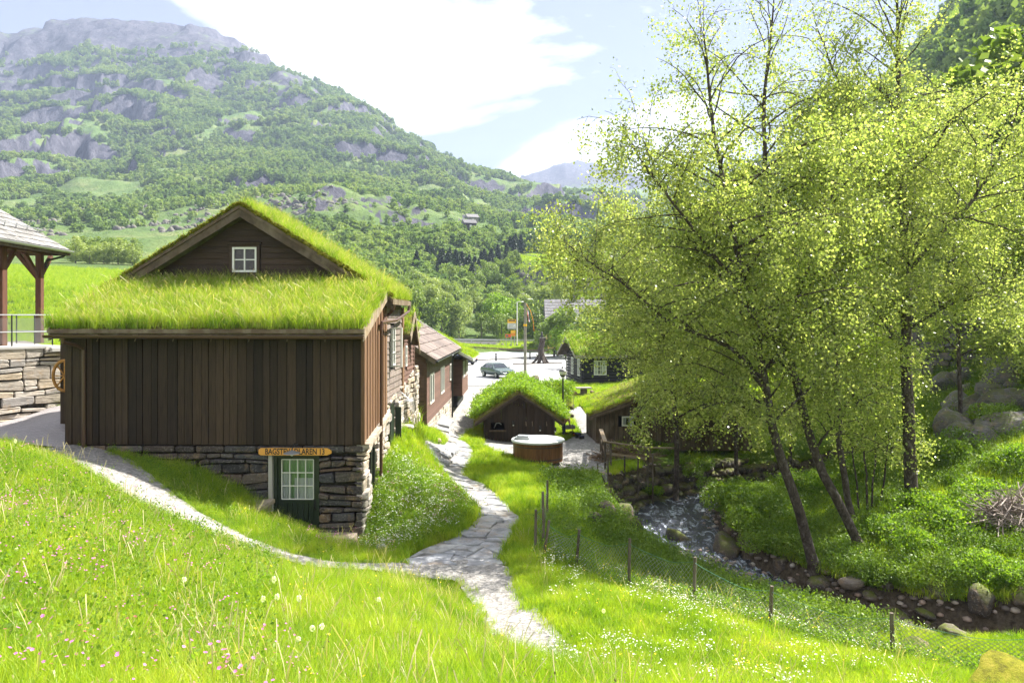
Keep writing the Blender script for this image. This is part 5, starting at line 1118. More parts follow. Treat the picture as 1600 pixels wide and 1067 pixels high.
def roadsign(name, label, px0, px1, py0, py1, Y, bands, leg=None):
    A, B = P(px0, py1, Y), P(px1, py0, Y); g = H(A.x, Y); o = empty(name, (A.x, Y, g), 0, label, 'road sign'); wd = B.x - A.x; f = Frame((0, 0, -g), (1, 0, 0), (0, -1, 0)); tot = B.z - A.z; z = B.z
    for mt_, frac, lines in bands:
        pb = prism(f, rect(0, z - tot * frac, wd, z), 0, .06).build('sign_panel', M[mt_], o)
        if lines:
            mb = MB()
            for i in range(lines): zz = z - tot * frac * (i + .6) / (lines + .3); prism(f, rect(wd * .12, zz, wd * (.9 - .12 * (i % 3)), zz + tot * frac / lines * .32), .061, .066, mb=mb)
            tag(mb.build('print', M['ink' if mt_ != 'white_paint' else 'lid_step'], pb), kind='stuff')
        z -= tot * frac
    for x in (leg or (wd * .15, wd * .85)): MB().tube([(x, -.0 + .05, -.2), (x, .05, B.z - g)], .045, 6).build('leg', M['galvanised'], o)
    return o
roadsign('road_sign', 'tall yellow and white direction sign by the road lamp', 793, 806, 499, 514.5, 150, [('road_yellow', .38, 1), ('white_paint', .50, 4), ('lid_step', .12, 0)], (1.3,))
roadsign('road_sign', 'small bright orange sign below the yellow direction sign', 798, 805.5, 516, 525, 146, [('road_yellow', .5, 0), ('road_orange', .5, 0)])
roadsign('road_sign', 'low wide red orange sign at the road side', 789.5, 799.5, 522, 527, 147, [('road_red', 1.0, 0)])
prism(Frame(P(790.8, 525.6, 146.9), (1, 0, 0), (0, -1, 0)), [(0, 0), (.35, 0), (.35, .25), (0, .25)], 0, .03).build('arrow_patch', M['teal_paint'], bpy.data.objects['road_sign.002']).matrix_parent_inverse = bpy.data.objects['road_sign.002'].matrix_basis.inverted()
ib = roadsign('map_board', 'white board with a green map patch beside the yellow house', 878, 896, 526, 541, 119, [('white_paint', 1.0, 0)]); ib['category'] = 'board'
tz_ = lambda a, b: (a, b)
prism(Frame((0, 0, 0), (1, 0, 0), (0, -1, 0)), [(.3, 1.5), (.5, 1.3), (1.2, 1.45), (1.1, 1.9), (1.3, 2.2), (.9, 2.3), (.55, 2.0)], .061, .07).build('green_map', M['teal_paint'], ib)
for i, (px, Y) in enumerate(((691, 150), (707, 150), (726, 150), (738, 150), (751, 150), (764, 150), (775, 150), (785, 150), (798, 149), (807, 149), (817, 149))):
    tag(rock('edge_stone', 'cliff_stone', on(px, Y, .1), (.42, .35, .5), rot=(0, 0, random.random() * 6)), ['leftmost', 'second', 'third', 'fourth', 'fifth', 'middle', 'seventh', 'eighth', 'ninth', 'tenth', 'rightmost'][i] + ' rough grey stone of the row along the road verge, counted from the left', 'stone', 'stones set in a row along the road')
for px, Y in ((702, 154), (775, 112), (828, 117)):
    lab = {702: 'low dark bollard near the far roadside, left end of car park', 775: 'thin dark bollard standing alone in the car park', 828: 'dark bollard just right of the wooden pole'}[px]
    o = empty('bollard', on(px, Y), 0, lab, 'bollard', 'dark bollards at the car park'); MB().lathe([(.12, 0), (.11, .9), (.13, .92), (.12, 1.05), (.03, 1.1)], (0, 0, 0), 12).build('shaft', M['black_metal'], o); MB().lathe([(.125, 0), (.125, .12)], (0, 0, .75), 12, False).build('band', M['galvanised'], o)
for (a, b, ya, yb, lab) in ((802, 878, 104, 107, 'low kerb strip crossing the car park by the root sculpture'), (742, 867, 113, 124, 'long low kerb strip across the middle of the car park')):
    A, B = on(a, ya, .03), on(b, yb, .03); tag(MB().beam(A, B, .35, .16).build('parking_kerb', M['boulder']), lab, 'kerb')
A = [on(px, Y, .06) for px, Y in ((640, 141.5), (700, 141.5), (760, 141.5), (820, 141), (860, 138))]
mb = MB()
for p, q in zip(A[:-1], A[1:]): mb.beam(p, q, .3, .3)
tag(mb.build('verge_kerb', M['boulder']), 'dark stone kerb along the far side of the car park below the verge', 'kerb')
def guard(label, pts, step, zoff=.75):
    r = empty('guard_rail', pts[0], 0, label, 'guard rail'); o = Vector(pts[0]); pl = [Vector(p) - o for p in pts]
    mb = MB()
    for p, q in zip(pl[:-1], pl[1:]): mb.beam(p + Vector((0, 0, zoff)), q + Vector((0, 0, zoff)), .08, .32)
    mb.build('rail', M['galvanised'], r)
    for p, q in zip(pl[:-1], pl[1:]):
        n = max(1, int((q - p).length / step))
        for k in range(n): c = p.lerp(q, k / n); MB().beam(c + Vector((0, .05, -.3)), c + Vector((0, .05, zoff)), .12, .12).build('post', M['galvanised'], r)
def rline(line, n, off):
    L_ = line[::max(1, len(line) // n)]; tg = np.gradient(L_[:, :2], axis=0); tg /= np.hypot(*tg.T)[:, None]; return [(p[0] - t[1] * off, p[1] + t[0] * off, p[3]) for p, t in zip(L_, tg)]
bl_ = [Vector(p) for p in rline(ROAD[(np.abs(ROAD[:, 0]) < 34)], 12, 3.5)]; mb = MB()
for p, q in zip(bl_[:-1], bl_[1:]): mb.beam(p + Vector((0, 0, .3)), q + Vector((0, 0, .3)), .35, .9)
tag(mb.build('road_barrier', M['concrete']), 'low pale concrete barrier along the far side of the valley road', 'barrier')
guard('long steel guard rail above the barrier of the valley road', [tuple(p + Vector((0, -.3, .35))) for p in bl_], 4)
guard('steel guard rail on the outer edge of the road climbing the spur', rline(UPROAD, 14, -3.0) , 4)
def lerp_profile(): pass
def car(label, p, rz, paint, van=False):
    """hatchback: loft of cross sections, wheels, lamps, glass"""
    r = empty('parked_car', p, rz, label, 'car', 'cars in the car park'); L_, W_ = (4.5, 1.78); hh = 1.66 if van else 1.45
    st = [(0, .55, .70, .70), (.12, .35, .82, .82), (.9, .28, .92, .93), (1.35, .26, .95, 1.05 if van else .97), (2.1, .26, .95, hh), (2.6, .26, .95, hh + .02), (3.5, .26, .95, hh - .02), (4.15, .28, .95, hh - .3), (4.42, .35, .85, .98), (4.5, .5, .7, .72)]
    rings = []
    for x, zb, zs, zt in st:
        w_ = W_ / 2 * (.86 if x in (0, 4.5) else 1); tw_ = w_ * (.76 if zt > 1.1 else .92)
        rings.append([(x - L_ / 2, s * a, z) for s, a, z in ((-1, w_ * .9, zb), (-1, w_, (zb + zs) / 2), (-1, w_, zs * .97), (-1, tw_, zt - .03), (-1, tw_ * .7, zt), (1, tw_ * .7, zt), (1, tw_, zt - .03), (1, w_, zs * .97), (1, w_, (zb + zs) / 2), (1, w_ * .9, zb))])
    vs = [v for g in rings for v in g]; n = 10; fs = [(i * n + k, i * n + (k + 1) % n, (i + 1) * n + (k + 1) % n, (i + 1) * n + k) for i in range(len(st) - 1) for k in range(n)] + [tuple(range(n)), tuple((len(st) - 1) * n + k for k in range(n))[::-1]]
    body = MB().add(vs, fs).build('body', M[paint], r, True)
    for s in (-1, 1):
        for a, b in ((1.65, 2.45), (2.55, 3.35), (3.42, 3.95)):
            x0, x1 = a - L_ / 2, b - L_ / 2; y0, y1 = s * (W_ / 2 + .004), s * (W_ / 2 * .78 + .012); zt = hh - .1
            MB().add([(x0, y0, .97), (x1, y0, .97), (x1 - .04, y1, zt - (.12 if b > 3.5 else 0)), (x0 + (.28 if a < 2 else .03), y1, zt)], [(0, 1, 2, 3)]).build('side_window', M['glass'], r)
        MB().box((-.72, s * (W_ / 2 + .09), 1.0), (.12, .16, .12)).build('wing_mirror', M[paint], r)
        MB().box((-L_ / 2 + .06, s * .62, .66), (.1, .3, .15)).build('headlight', M['white_paint'], r); MB().box((L_ / 2 - .05, s * .66, .86), (.08, .2, .28)).build('tail_light', M['red_paint'], r)
        for x in (-L_ / 2 + .85, L_ / 2 - .85):
            c = Vector((x, s * (W_ / 2 - .08), .31)); wl = MB().tube([c + Vector((0, -.1, 0)), c + Vector((0, .1, 0))], .31, 18).build('wheel', M['tyre'], r); MB().tube([c + Vector((0, s * .101, 0)), c + Vector((0, s * .112, 0))], .2, 14).build('rim', M['galvanised'], wl)
    MB().add([(-L_ / 2 + 1.38, -.72, 1.0), (-L_ / 2 + 1.38, .72, 1.0), (-L_ / 2 + 2.02, .58, hh - .05), (-L_ / 2 + 2.02, -.58, hh - .05)], [(0, 1, 2, 3)]).build('windscreen', M['glass'], r)
    MB().add([(L_ / 2 - .06, -.62, 1.02), (L_ / 2 - .06, .62, 1.02), (L_ / 2 - .33, .55, hh - .2), (L_ / 2 - .33, -.55, hh - .2)], [(0, 1, 2, 3)]).build('rear_window', M['glass'], r)
    MB().box((L_ / 2 - .0, 0, .6), (.03, .5, .12)).build('number_plate', M['white_paint'], r)
    return r
car('dark green car parked behind the shaggy hut roof', on(777, 82), R(118), 'car_green')
car('dark car half hidden behind the brown house', on(719, 104), R(-35), 'car_blue')
car('dark blue van beside the yellow house and black log house', on(884, 127), R(62), 'car_blue', True)
# root sculpture
rs = empty('root_sculpture', on(846, 106), 0, 'dark upturned tree root sculpture standing in the car park', 'sculpture')
mb = MB().tube([(0, 0, 1.1), (-.1, 0, 1.9), (.1, 0, 2.7), (.15, 0, 3.35)], [.42, .40, .36, .42], 12); mb.build('trunk', M['bark'], rs)
for x, y in ((-1.2, -.1), (-.55, -.5), (.55, -.4), (.95, .1), (-.2, .7), (.3, -.7)): MB().tube([(0, 0, 1.5), (x * .35, y * .35, .9), (x * .7, y * .7, .35), (x, y, .05), (x * 1.15, y * 1.2, 0)], [.25, .2, .16, .13, .05], 8).build('root', M['bark'], rs)
MB().box((.25, 0, 3.42), (.95, .8, .08)).build('platform', M['pole_wood'], rs)
MB().lathe([(.2, 0), (.22, .2), (.12, .45), (.14, .6), (.05, .75)], (.05, 0, 3.46), 10).build('carved_figure', M['black_metal'], rs)
# picnic table of split logs
pt = empty('picnic_table', on(912, 61), R(8), 'rough split log picnic table on the grass in front of the black house', 'picnic table')
MB().box((0, 0, .68), (1.15, .75, .09)).build('tabletop', M['pole_wood'], pt); MB().tube([(0, 0, 0), (0, 0, .64)], [.28, .25], 12).build('leg', M['shed_wood'], pt)
for s in (-1, 1): MB().tube([(s * .72 - .02, -.45, .33), (s * .72, .45, .33)], .13, 10).build('seat', M['stick_wood'], pt); MB().box((s * .72, 0, .12), (.2, .5, .24)).build('seat_leg', M['shed_wood'], pt)
MB().beam((-.7, 0, .2), (.7, 0, .2), .12, .1).build('stretcher', M['shed_wood'], pt)
tag(rock('boulder', 'boulder', on(837, 76, .3), (.45, .4, .5)), 'dark upright stone at the near edge of the car park', 'rock')
tag(rock('boulder', 'bank_stone', on(877, 60, .5), (.22, .22, .55)), 'narrow stone standing beside the globe lamp post', 'rock')
# crates, hand cart and person at the hut corner
for px, Y, s, lab in ((903, 39.4, (.26, .22, .22), 'black crate on the gravel yard, left one of two'), (908.5, 38.8, (.24, .2, .13), 'low dark box on the gravel, right of the crate')):
    o = empty('crate', on(px, Y, .0), R(10), lab, 'crate', 'dark crates on the gravel'); MB().box((0, 0, s[2] / 2), s).build('box', M['black_metal'], o); MB().box((0, 0, s[2] + .01), (s[0] * 1.06, s[1] * 1.06, .02)).build('lid', M['cloth_blue'], o)
ct = empty('hand_cart', on(889, 40.6), R(15), 'small hand cart with red wheels beside the turf hut', 'cart')
MB().box((0, 0, .42), (.55, .34, .03)).box((-.27, 0, .50), (.02, .34, .16)).box((.27, 0, .50), (.02, .34, .16)).box((0, .17, .50), (.55, .02, .16)).box((0, -.17, .50), (.55, .02, .16)).build('tray', M['galvanised'], ct)
for x in (-.2, .2):
    for y in (-.2, .2): c = Vector((x, y, .13)); wl = MB().tube([c + Vector((0, -.03, 0)), c + Vector((0, .03, 0))], .13, 14).build('wheel', M['tyre'], ct); MB().tube([c + Vector((0, -.036, 0)), c + Vector((0, .036, 0))], .075, 10).build('rim', M['red_paint'], wl)
    MB().beam((x, -.2, .13), (x, .2, .13), .03, .03).beam((x, 0, .13), (x, 0, .42), .03, .03).build('axle', M['black_metal'], ct)
MB().tube([(-.27, 0, .4), (-.5, 0, .6), (-.62, 0, .85)], .014, 6).build('handle', M['black_metal'], ct)
def skin_body(name, verts, edges, rad, mat, parent, sub=2):
    me = bpy.data.meshes.new(name); me.from_pydata(verts, edges, []); o = bpy.data.objects.new(name, me); col.objects.link(o)
    m = o.modifiers.new('Skin', 'SKIN'); s_ = o.modifiers.new('Sub', 'SUBSURF'); s_.levels = s_.render_levels = sub; o.modifiers.new('s', 'SMOOTH').iterations = 1
    for i, v in enumerate(me.skin_vertices[0].data): v.radius = rad[i] if hasattr(rad[i], '__len__') else (rad[i], rad[i]); v.use_root = i == 0
    dg = bpy.context.evaluated_depsgraph_get(); m2 = bpy.data.meshes.new_from_object(o.evaluated_get(dg)); bpy.data.objects.remove(o); m2.materials.clear(); m2.materials.append(mat)
    for p in m2.polygons: p.use_smooth = True
    m2.name = name; r = bpy.data.objects.new(name, m2); col.objects.link(r); r.parent = parent; return r
pr = empty('person', on(880, 40.2), R(0), 'person in dark blue trousers and pink top bending over the hand cart', 'person')
hp = (0, 0, .74)
skin_body('body', [hp, (.12, 0, .92), (.28, 0, 1.02), (.36, 0, 1.05), (.46, 0, 1.04), (-.0, -.1, .70), (.05, -.11, .40), (-.02, -.12, .07), (.10, -.12, .03), (0, .1, .70), (.06, .11, .40), (.0, .12, .07), (.12, .12, .03), (.27, -.16, .98), (.30, -.19, .76), (.36, -.16, .56), (.27, .16, .98), (.30, .19, .76), (.36, .16, .56)],
          [(0, 1), (1, 2), (2, 3), (3, 4), (0, 5), (5, 6), (6, 7), (7, 8), (0, 9), (9, 10), (10, 11), (11, 12), (2, 13), (13, 14), (14, 15), (2, 16), (16, 17), (17, 18)],
          [.13, .13, .13, .05, .09, .085, .06, .045, .035, .085, .06, .045, .035, .05, .038, .028, .05, .038, .028], M['skin'], pr)
skin_body('trousers', [hp, (-.0, -.1, .70), (.05, -.11, .40), (-.02, -.12, .12), (0, .1, .70), (.06, .11, .40), (.0, .12, .12), (.05, 0, .82)], [(0, 1), (1, 2), (2, 3), (0, 4), (4, 5), (5, 6), (0, 7)], [.15, .105, .078, .068, .105, .078, .068, .145], M['cloth_blue'], pr)
skin_body('top', [(.06, 0, .84), (.16, 0, .95), (.29, 0, 1.03), (.27, -.16, .98), (.30, -.19, .78), (.27, .16, .98), (.30, .19, .78)], [(0, 1), (1, 2), (2, 3), (3, 4), (2, 5), (5, 6)], [.145, .15, .145, .065, .052, .065, .052], M['cloth_pink'], pr)
MB().lathe([(.01, -.09), (.07, -.07), (.1, .0), (.09, .06), (.05, .1), (.01, .11)], (.44, 0, 1.08), 14).build('hair', M['hair'], pr, True)
for s in (-1, 1):
    MB().box((.07, s * .12, .04), (.25, .09, .08)).build('shoe', M['shoe'], pr)
    hd = MB().box((.37, s * .16, .51), (.035, .07, .07))
    for k in range(4): hd.tube([(.372, s * .16 - .027 + k * .018, .48), (.375, s * .16 - .027 + k * .018, .455 - .004 * (k % 3)), (.362, s * .16 - .026 + k * .018, .435)], .0085, 6)
    hd.tube([(.36, s * .125, .52), (.365, s * .11, .50), (.37, s * .115, .475)], .009, 6); tag(hd.build('hand', M['skin'], pr))

# ------------------------------------------------------------------ fences
pf = empty('wire_fence', on(984, 16.3), 0, 'sagging wire mesh fence on leaning wooden posts along the stream bank', 'fence'); po = pf.location.copy()
FP = [(837.4, 796, 18.4, 0), (848, 768, 18.9, 0), (855.5, 750, 22.6, 0), (858, 813, 18.0, -.55), (905, 827, 17.5, -.5), (984, 841, 16.3, 0), (1086, 870, 15.2, 0), (1206, 915, 13.6, 0), (1393, 957, 12.3, .1), (1640, 985, 11.4, .2)]
fpts = []
for px, top, Y, lean in FP:
    T = P(px, top, Y); b = Vector((T.x + lean * .25, Y, 0)); b.z = H(b.x, b.y) - .25
    if T.z - b.z < .9: T.z = b.z + 1.15
    k = Vector((random.uniform(-.02, .02), random.uniform(-.03, .03), 0))
    MB().tube([b - po, (b.lerp(T, .5) + k) - po, T - po], [.036, .034, .031], 7).build('post', M['post_wood'], pf); fpts.append((b, T))
def wiremesh(seq, parent, po, h=.95, mat='galvanised'):
    for (b0, t0), (b1, t1) in seq:
        mb = MB(); L_ = (b1 - b0).length; n = int(L_ / .085)
        f = lambda u, v: (b0.lerp(b1, u) + Vector((0, 0, .25))).lerp(t0.lerp(t1, u) - Vector((0, 0, .12 + .14 * math.sin(math.pi * u))), v) + Vector((.03 * math.sin(u * 9 + v * 4), .04 * math.sin(u * 7 + v * 6), 0))
        for k in range(-8, n):
            for s in (0, 1):
                seg = []
                for q in np.linspace(0, 1, 5):
                    u = (k + 8 * q) / n
                    if 0 <= u <= 1: seg.append(f(u, q if s == 0 else 1 - q) - po)
                for a, b in zip(seg[:-1], seg[1:]): o_ = Vector((0, 0, .0045)); mb.add([a - o_, b - o_, b + o_, a + o_], [(0, 1, 2, 3)])
        tag(mb.build('wire_mesh', M[mat], parent), kind='stuff')
        for v, m_ in ((1.0, 'green_wire'), (.05, 'galvanised')):
            MB().tube([f(u, v) - po + Vector((0, 0, .03)) for u in np.linspace(0, 1, 9)], .004, 4).build('wire', M[m_], parent)
order = [2, 1, 0]; seq = [(fpts[2], fpts[1]), (fpts[1], fpts[0])] + [(fpts[i], fpts[i + 1]) for i in range(3, 9)]; wiremesh(seq, pf, po)
yf = empty('stake_fence', on(925, 28.6), 0, 'row of thin wooden stakes with wire between the gravel yard and the stream', 'fence'); yo = yf.location.copy(); ys = []
for px, top, bot, Y in ((822, 741, 772, 27.2), (889, 741, 767, 27.4), (906, 739, 762, 28.0), (917, 733, 757, 28.6), (925.4, 728, 755, 28.9), (933.8, 723, 752, 29.2), (950, 716, 751, 29.5), (976, 712, 742, 30.8), (997, 712, 742, 31.0), (1020, 708, 740, 31.2)):
    T = P(px, top, Y); b = on(px, Y, -.2); b.z = min(b.z, T.z - .6); MB().tube([b - yo, T - yo], [.035, .03], 6).build('stake', M['post_wood'], yf); ys.append((b, T))
for i in range(1, len(ys) - 1): MB().tube([ys[i][1] - yo - Vector((0, 0, .1)), ys[i + 1][1] - yo - Vector((0, 0, .1))], .004, 4).build('wire', M['galvanised'], yf)
hr = empty('handrail', on(946, 31.8), 0, 'wooden handrail bending round the corner of the brown shed', 'handrail'); ho = hr.location.copy()
hp_ = [P(938.9, 671, 35.5), P(945.6, 690, 31.8), P(1012, 699, 31.5), P(1058, 700, 32.2)]
for a, b in zip(hp_[:-1], hp_[1:]): MB().beam(a - ho, b - ho, .16, .05).build('rail', M['rail_wood'], hr)
for q in (hp_[0], hp_[0].lerp(hp_[1], .5), hp_[1], hp_[1].lerp(hp_[2], .13), hp_[2], hp_[3]): b = Vector((q.x, q.y, min(H(q.x, q.y) - .1, q.z - .8))); MB().beam(b - ho, q - ho - Vector((0, 0, .03)), .08, .08).build('post', M['post_wood'], hr)
MB().beam(hp_[1] - ho - Vector((0, 0, .45)), hp_[2] - ho - Vector((0, 0, .45)), .03, .09).build('rail', M['rail_wood'], hr)
MB().beam(hp_[0] - ho - Vector((0, 0, .45)), hp_[1] - ho - Vector((0, 0, .45)), .03, .09).build('rail', M['rail_wood'], hr)
def brushpile(name, label, c, rx, ry, rz_, n, mat, rad=.014, seed=0, L_=(.8, 1.6)):
    r = random.Random(seed); o = empty(name, c, 0, label, 'brushwood'); mb = MB()
    for i in range(n):
        a = r.uniform(0, 6.28); q = math.sqrt(r.random()); p = Vector((math.cos(a) * q * rx, math.sin(a) * q * ry, (1 - q) * rz_ * r.uniform(.2, 1)))
        d = Vector((r.uniform(-1, 1), r.uniform(-.6, .6), r.uniform(-.35, .45))).normalized(); l = r.uniform(*L_); k = Vector((r.uniform(-.3, .3), r.uniform(-.3, .3), r.uniform(-.2, .3)))
        pts = [p - d * l / 2, p + k * .25 * l, p + d * l / 2]; mb.tube(pts, [rad * r.uniform(.7, 1.5), rad, rad * .35], 5)
        for m_ in range(2):
            s = p + d * l * r.uniform(-.2, .3); e = s + (d + Vector((r.uniform(-.8, .8), r.uniform(-.8, .8), r.uniform(-.5, .6)))).normalized() * l * r.uniform(.2, .45); mb.tube([s, e], [rad * .6, rad * .2], 4)
    tag(mb.build('branches', M[mat], o), kind='stuff'); return o
brushpile('brush_pile', 'heap of brown cut branches beside the shed handrail', on(975, 34.0, .05), 1.3, .8, .8, 150, 'stick_wood', .016, 3)
brushpile('brush_pile', 'bleached dead branches piled on the right bank at the photo edge', on(1592, 22.5, .25), 1.0, .9, 1.1, 170, 'dead_wood', .016, 5, (.9, 1.9))

# ------------------------------------------------------------------ stream banks
bw_ = empty('stone_bank_wall', (3.4, 28, -1.9), 0, 'mossy dry stone wall of rounded boulders lining the left bank of the stream', 'stone wall')
def along(line, y0, y1):
    return [i for i in range(1, len(line) - 1) if y0 <= line[i, 1] <= y1]
def streampt(t, off):
    s_ = STREAM; n = len(s_) - 1; i = min(int(t), n - 1); f = t - i; p = s_[i] * (1 - f) + s_[i + 1] * f; d = s_[min(i + 1, n), :2] - s_[max(i - 1, 0), :2]; d /= np.hypot(*d); return p[0] - d[1] * off, p[1] + d[0] * off, p[2], p[3]
tt0 = next(i for i in range(len(STREAM)) if STREAM[i, 1] > 25.4); tt1 = next(i for i in range(len(STREAM)) if STREAM[i, 1] > 34.5)
t = tt0; cnt = 0
while t < tt1:
    for k in range(4):
        x, y, lv, hw_ = streampt(t + random.uniform(-.2, .2), 0); x, y, _, _ = streampt(t, hw_ + .32 + k * .10); s = random.uniform(.24, .40) * (1.15 - k * .1)
        z = lv - .05 + k * .34
        if z > H(x - .6, y + .3) + .35: continue
        o = rock('boulder', 'bank_stone', Vector((x, y, z)) - bw_.location, (s * random.uniform(.9, 1.4), s, s * random.uniform(.6, .85)), bw_, rot=(random.uniform(-.3, .3), random.uniform(-.3, .3), random.uniform(0, 6))); cnt += 1
    t += .36
big = [((1058, 26.9), (.62, .5, .42), 'big mossy boulder standing in the middle of the stream'), ((1074, 26.2), (.30, .26, .22), 'smooth orange pink stone in front of the mossy mid stream boulder'), ((965, 25.4), (.75, .6, .55), 'large dark mossy boulder at the foot of the left bank wall'), ((985, 23.8), (.62, .5, .42), 'dark mossy rock at the near end of the pool'),
       ((1135, 25.6), (.8, .6, .6), 'tall dark boulder on the right bank under the bushes'), ((948, 24.2), (.45, .4, .5), 'pale lichen rock on top of the left bank'), ((930, 23.4), (.4, .3, .35), 'yellowish rock among the weeds on the left bank'),
       ((1040, 21.8), (.45, .4, .25), 'flat mossy stone in the grass above the stream'), ((1120, 22.6), (.28, .3, .2), 'brown stone with green moss on the shingle bar'), ((1155, 22.4), (.24, .22, .18), 'round grey green stone on the shingle bar'), ((1100, 28.6), (.3, .25, .2), 'reddish stone at the right edge of the pool')]
for (px, Y), s, lab in big:
    x = (px - 800) / F * Y; d, sd_, v = polyd(np.array([x]), np.array([Y]), STREAM); z = max(H(x, Y), v[0][1] - .05 if d[0] < v[0][0] else -9); m = 'boulder'
    o = rock('boulder', 'stream_pebble' if 'pink' in lab or 'reddish' in lab else 'bank_stone', (x, Y, z + s[2] * .25), s, big=not ('pink' in lab or 'reddish' in lab)); tag(o, lab, 'rock', 'rocks of the stream')
r_ = random.Random(14); n = 0
while n < 34:
    t = r_.uniform(2, tt0 + 8); x, y, lv, hw_ = streampt(t, 0); off = hw_ + r_.uniform(.25, .9); x, y, lv, hx_ = streampt(t, -off); s = r_.uniform(.22, .48); o = rock('bank_boulder', 'bank_stone', (x, y, lv + r_.uniform(.0, .45)), (s * r_.uniform(.9, 1.5), s, s * r_.uniform(.6, .9)), big=s > .36)
    tag(o, ('large ' if s > .36 else 'middling ') + 'dark mossy boulder in the right stream bank, ' + ('beside the pool' if y > 25 else 'by the shingle bar' if y > 22.8 else 'near the leaning birch' if y > 20.6 else 'under the ledge' if y > 18.8 else 'at the lower right'), 'rock', 'boulders in the right bank'); n += 1
r_ = random.Random(4); n = 0
while n < 85:
    t = r_.uniform(1, tt1 - 1); x, y, lv, hw_ = streampt(t, 0); off = r_.uniform(-1, 1) * (hw_ + .6); 
    if y > 25.2 and abs(off) < hw_ * .75: continue
    x, y, lv, hx_ = streampt(t, off); s = r_.uniform(.10, .30) * (1.3 if abs(off) > hw_ else 1); o = rock('stream_stone', r_.choice(['boulder', 'stream_pebble', 'bank_stone']), (x, y, max(H(x, y), lv - .12) + s * .15), s)
    tag(o, 'wet brown stone ' + ('at the upper pool' if y > 27 else 'at the lower end of the pool' if y > 24.5 else 'on the shingle bar below the pool' if y > 22.5 else 'under the leaning birch' if y > 20.6 else 'below the overhanging ledge' if y > 19 else 'at the far lower right of the stream') + (', on the right bank' if off < -hw_ else ', on the left bank' if off > hw_ else ', in the water'), 'stone', 'stones of the stream bed'); n += 1
V_, F_ = _I2; VV, FF = [], []; k = 0
V_, F_ = ico(1)
for i in range(5200):
    t = r_.uniform(0, tt1); x, y, lv, hw_ = streampt(t, 0); off = r_.gauss(0, .75) * (hw_ + .35)
    if abs(off) > hw_ + 1.1 or (y > 25.5 and abs(off) < hw_ * .8): continue
    x, y, lv, hw_ = streampt(t, off); s = r_.uniform(.035, .11); me_ = ico_v = V_ * np.array([s * r_.uniform(.8, 1.4), s * r_.uniform(.8, 1.3), s * r_.uniform(.5, .8)])
    a = r_.uniform(0, 6.28); ca, sa = math.cos(a), math.sin(a); me_ = me_ @ np.array([[ca, sa, 0], [-sa, ca, 0], [0, 0, 1]]) + np.array([x, y, max(H(x, y), lv - .06) + s * .2]); VV.append(me_); FF.append(F_ + k); k += len(V_)
a = Mat('shingle_bank', .55, .4); c = a.ramp(a.island(), [(0, (.10, .085, .075)), (.4, (.2, .16, .13)), (.7, (.32, .23, .18)), (1, (.42, .38, .34))]); a.color(c); M['shingle_bank'] = a.m
tag(link('stream_shingle', fast_mesh('stream_shingle', np.vstack(VV), np.vstack(FF), M['shingle_bank'], True)), 'small rounded pebbles along the stream edges', kind='stuff')
# slabs and rocks at the lower right
for (px, Y, dz), s, m, lab in (((1455, 17.4, -.1), (.6, .45, .25), 'boulder', 'cracked brown slab on the far bank behind the last fence post'), ((1425, 16.6, .0), (.4, .35, .22), 'boulder', 'broad grey red rock just behind the fence mesh'), ((1500, 17.0, .0), (.45, .4, .25), 'boulder', 'angular stone right of the cracked brown slab'),
                     ((1592, 17.4, .1), (.5, .45, .5), 'bank_stone', 'big grey rock at the right edge above the stream'), ((1535, 19.6, .1), (.4, .4, .5), 'bank_stone', 'dark upright rock face under the right bank bushes'), ((1390, 20.0, .25), (1.1, .7, .5), 'bank_stone', 'overhanging mossy ledge on the right bank'), ((1470, 19.6, .3), (.9, .6, .45), 'bank_stone', 'mossy boulder right of the overhanging ledge'), ((1290, 21.9, -.1), (.5, .5, .4), 'bank_stone', 'dark rock at the foot of the leaning birch')):
    tag(rock('boulder', m, on(px, Y, dz), s, big=True), lab, 'rock', 'rocks of the right bank')
tag(rock('mossy_boulder', 'bank_stone', on(1585, 9.8, -.12), (1.0, .6, .36), big=True), 'low boulder cushioned with golden moss in the bottom right corner', 'rock').data = rock_mesh(M['moss'], 77, 3, 6)
tag(rock('white_boulder', 'white_boulder', on(601, 18.2, .10), (.27, .22, .2), rot=(0, 0, .4)), 'white rounded boulder at the corner of the stone cellar', 'rock')
for px, Y, s, lab in ((585, 18.9, (.14, .12, .09), 'small pale stone left of the white boulder'), (632, 26.4, (.42, .25, .14), 'flat pale stone by the path at the foot of the cellar wall'), (668, 32.3, (.3, .2, .1), 'pale step stone by the corner of the brown house'), (682, 31.5, (.35, .22, .1), 'second pale step stone by the corner of the brown house, right one')):
    tag(rock('step_stone', 'pale_stone', on(px, Y, .04), s, rot=(0, 0, random.random())), lab, 'stone')
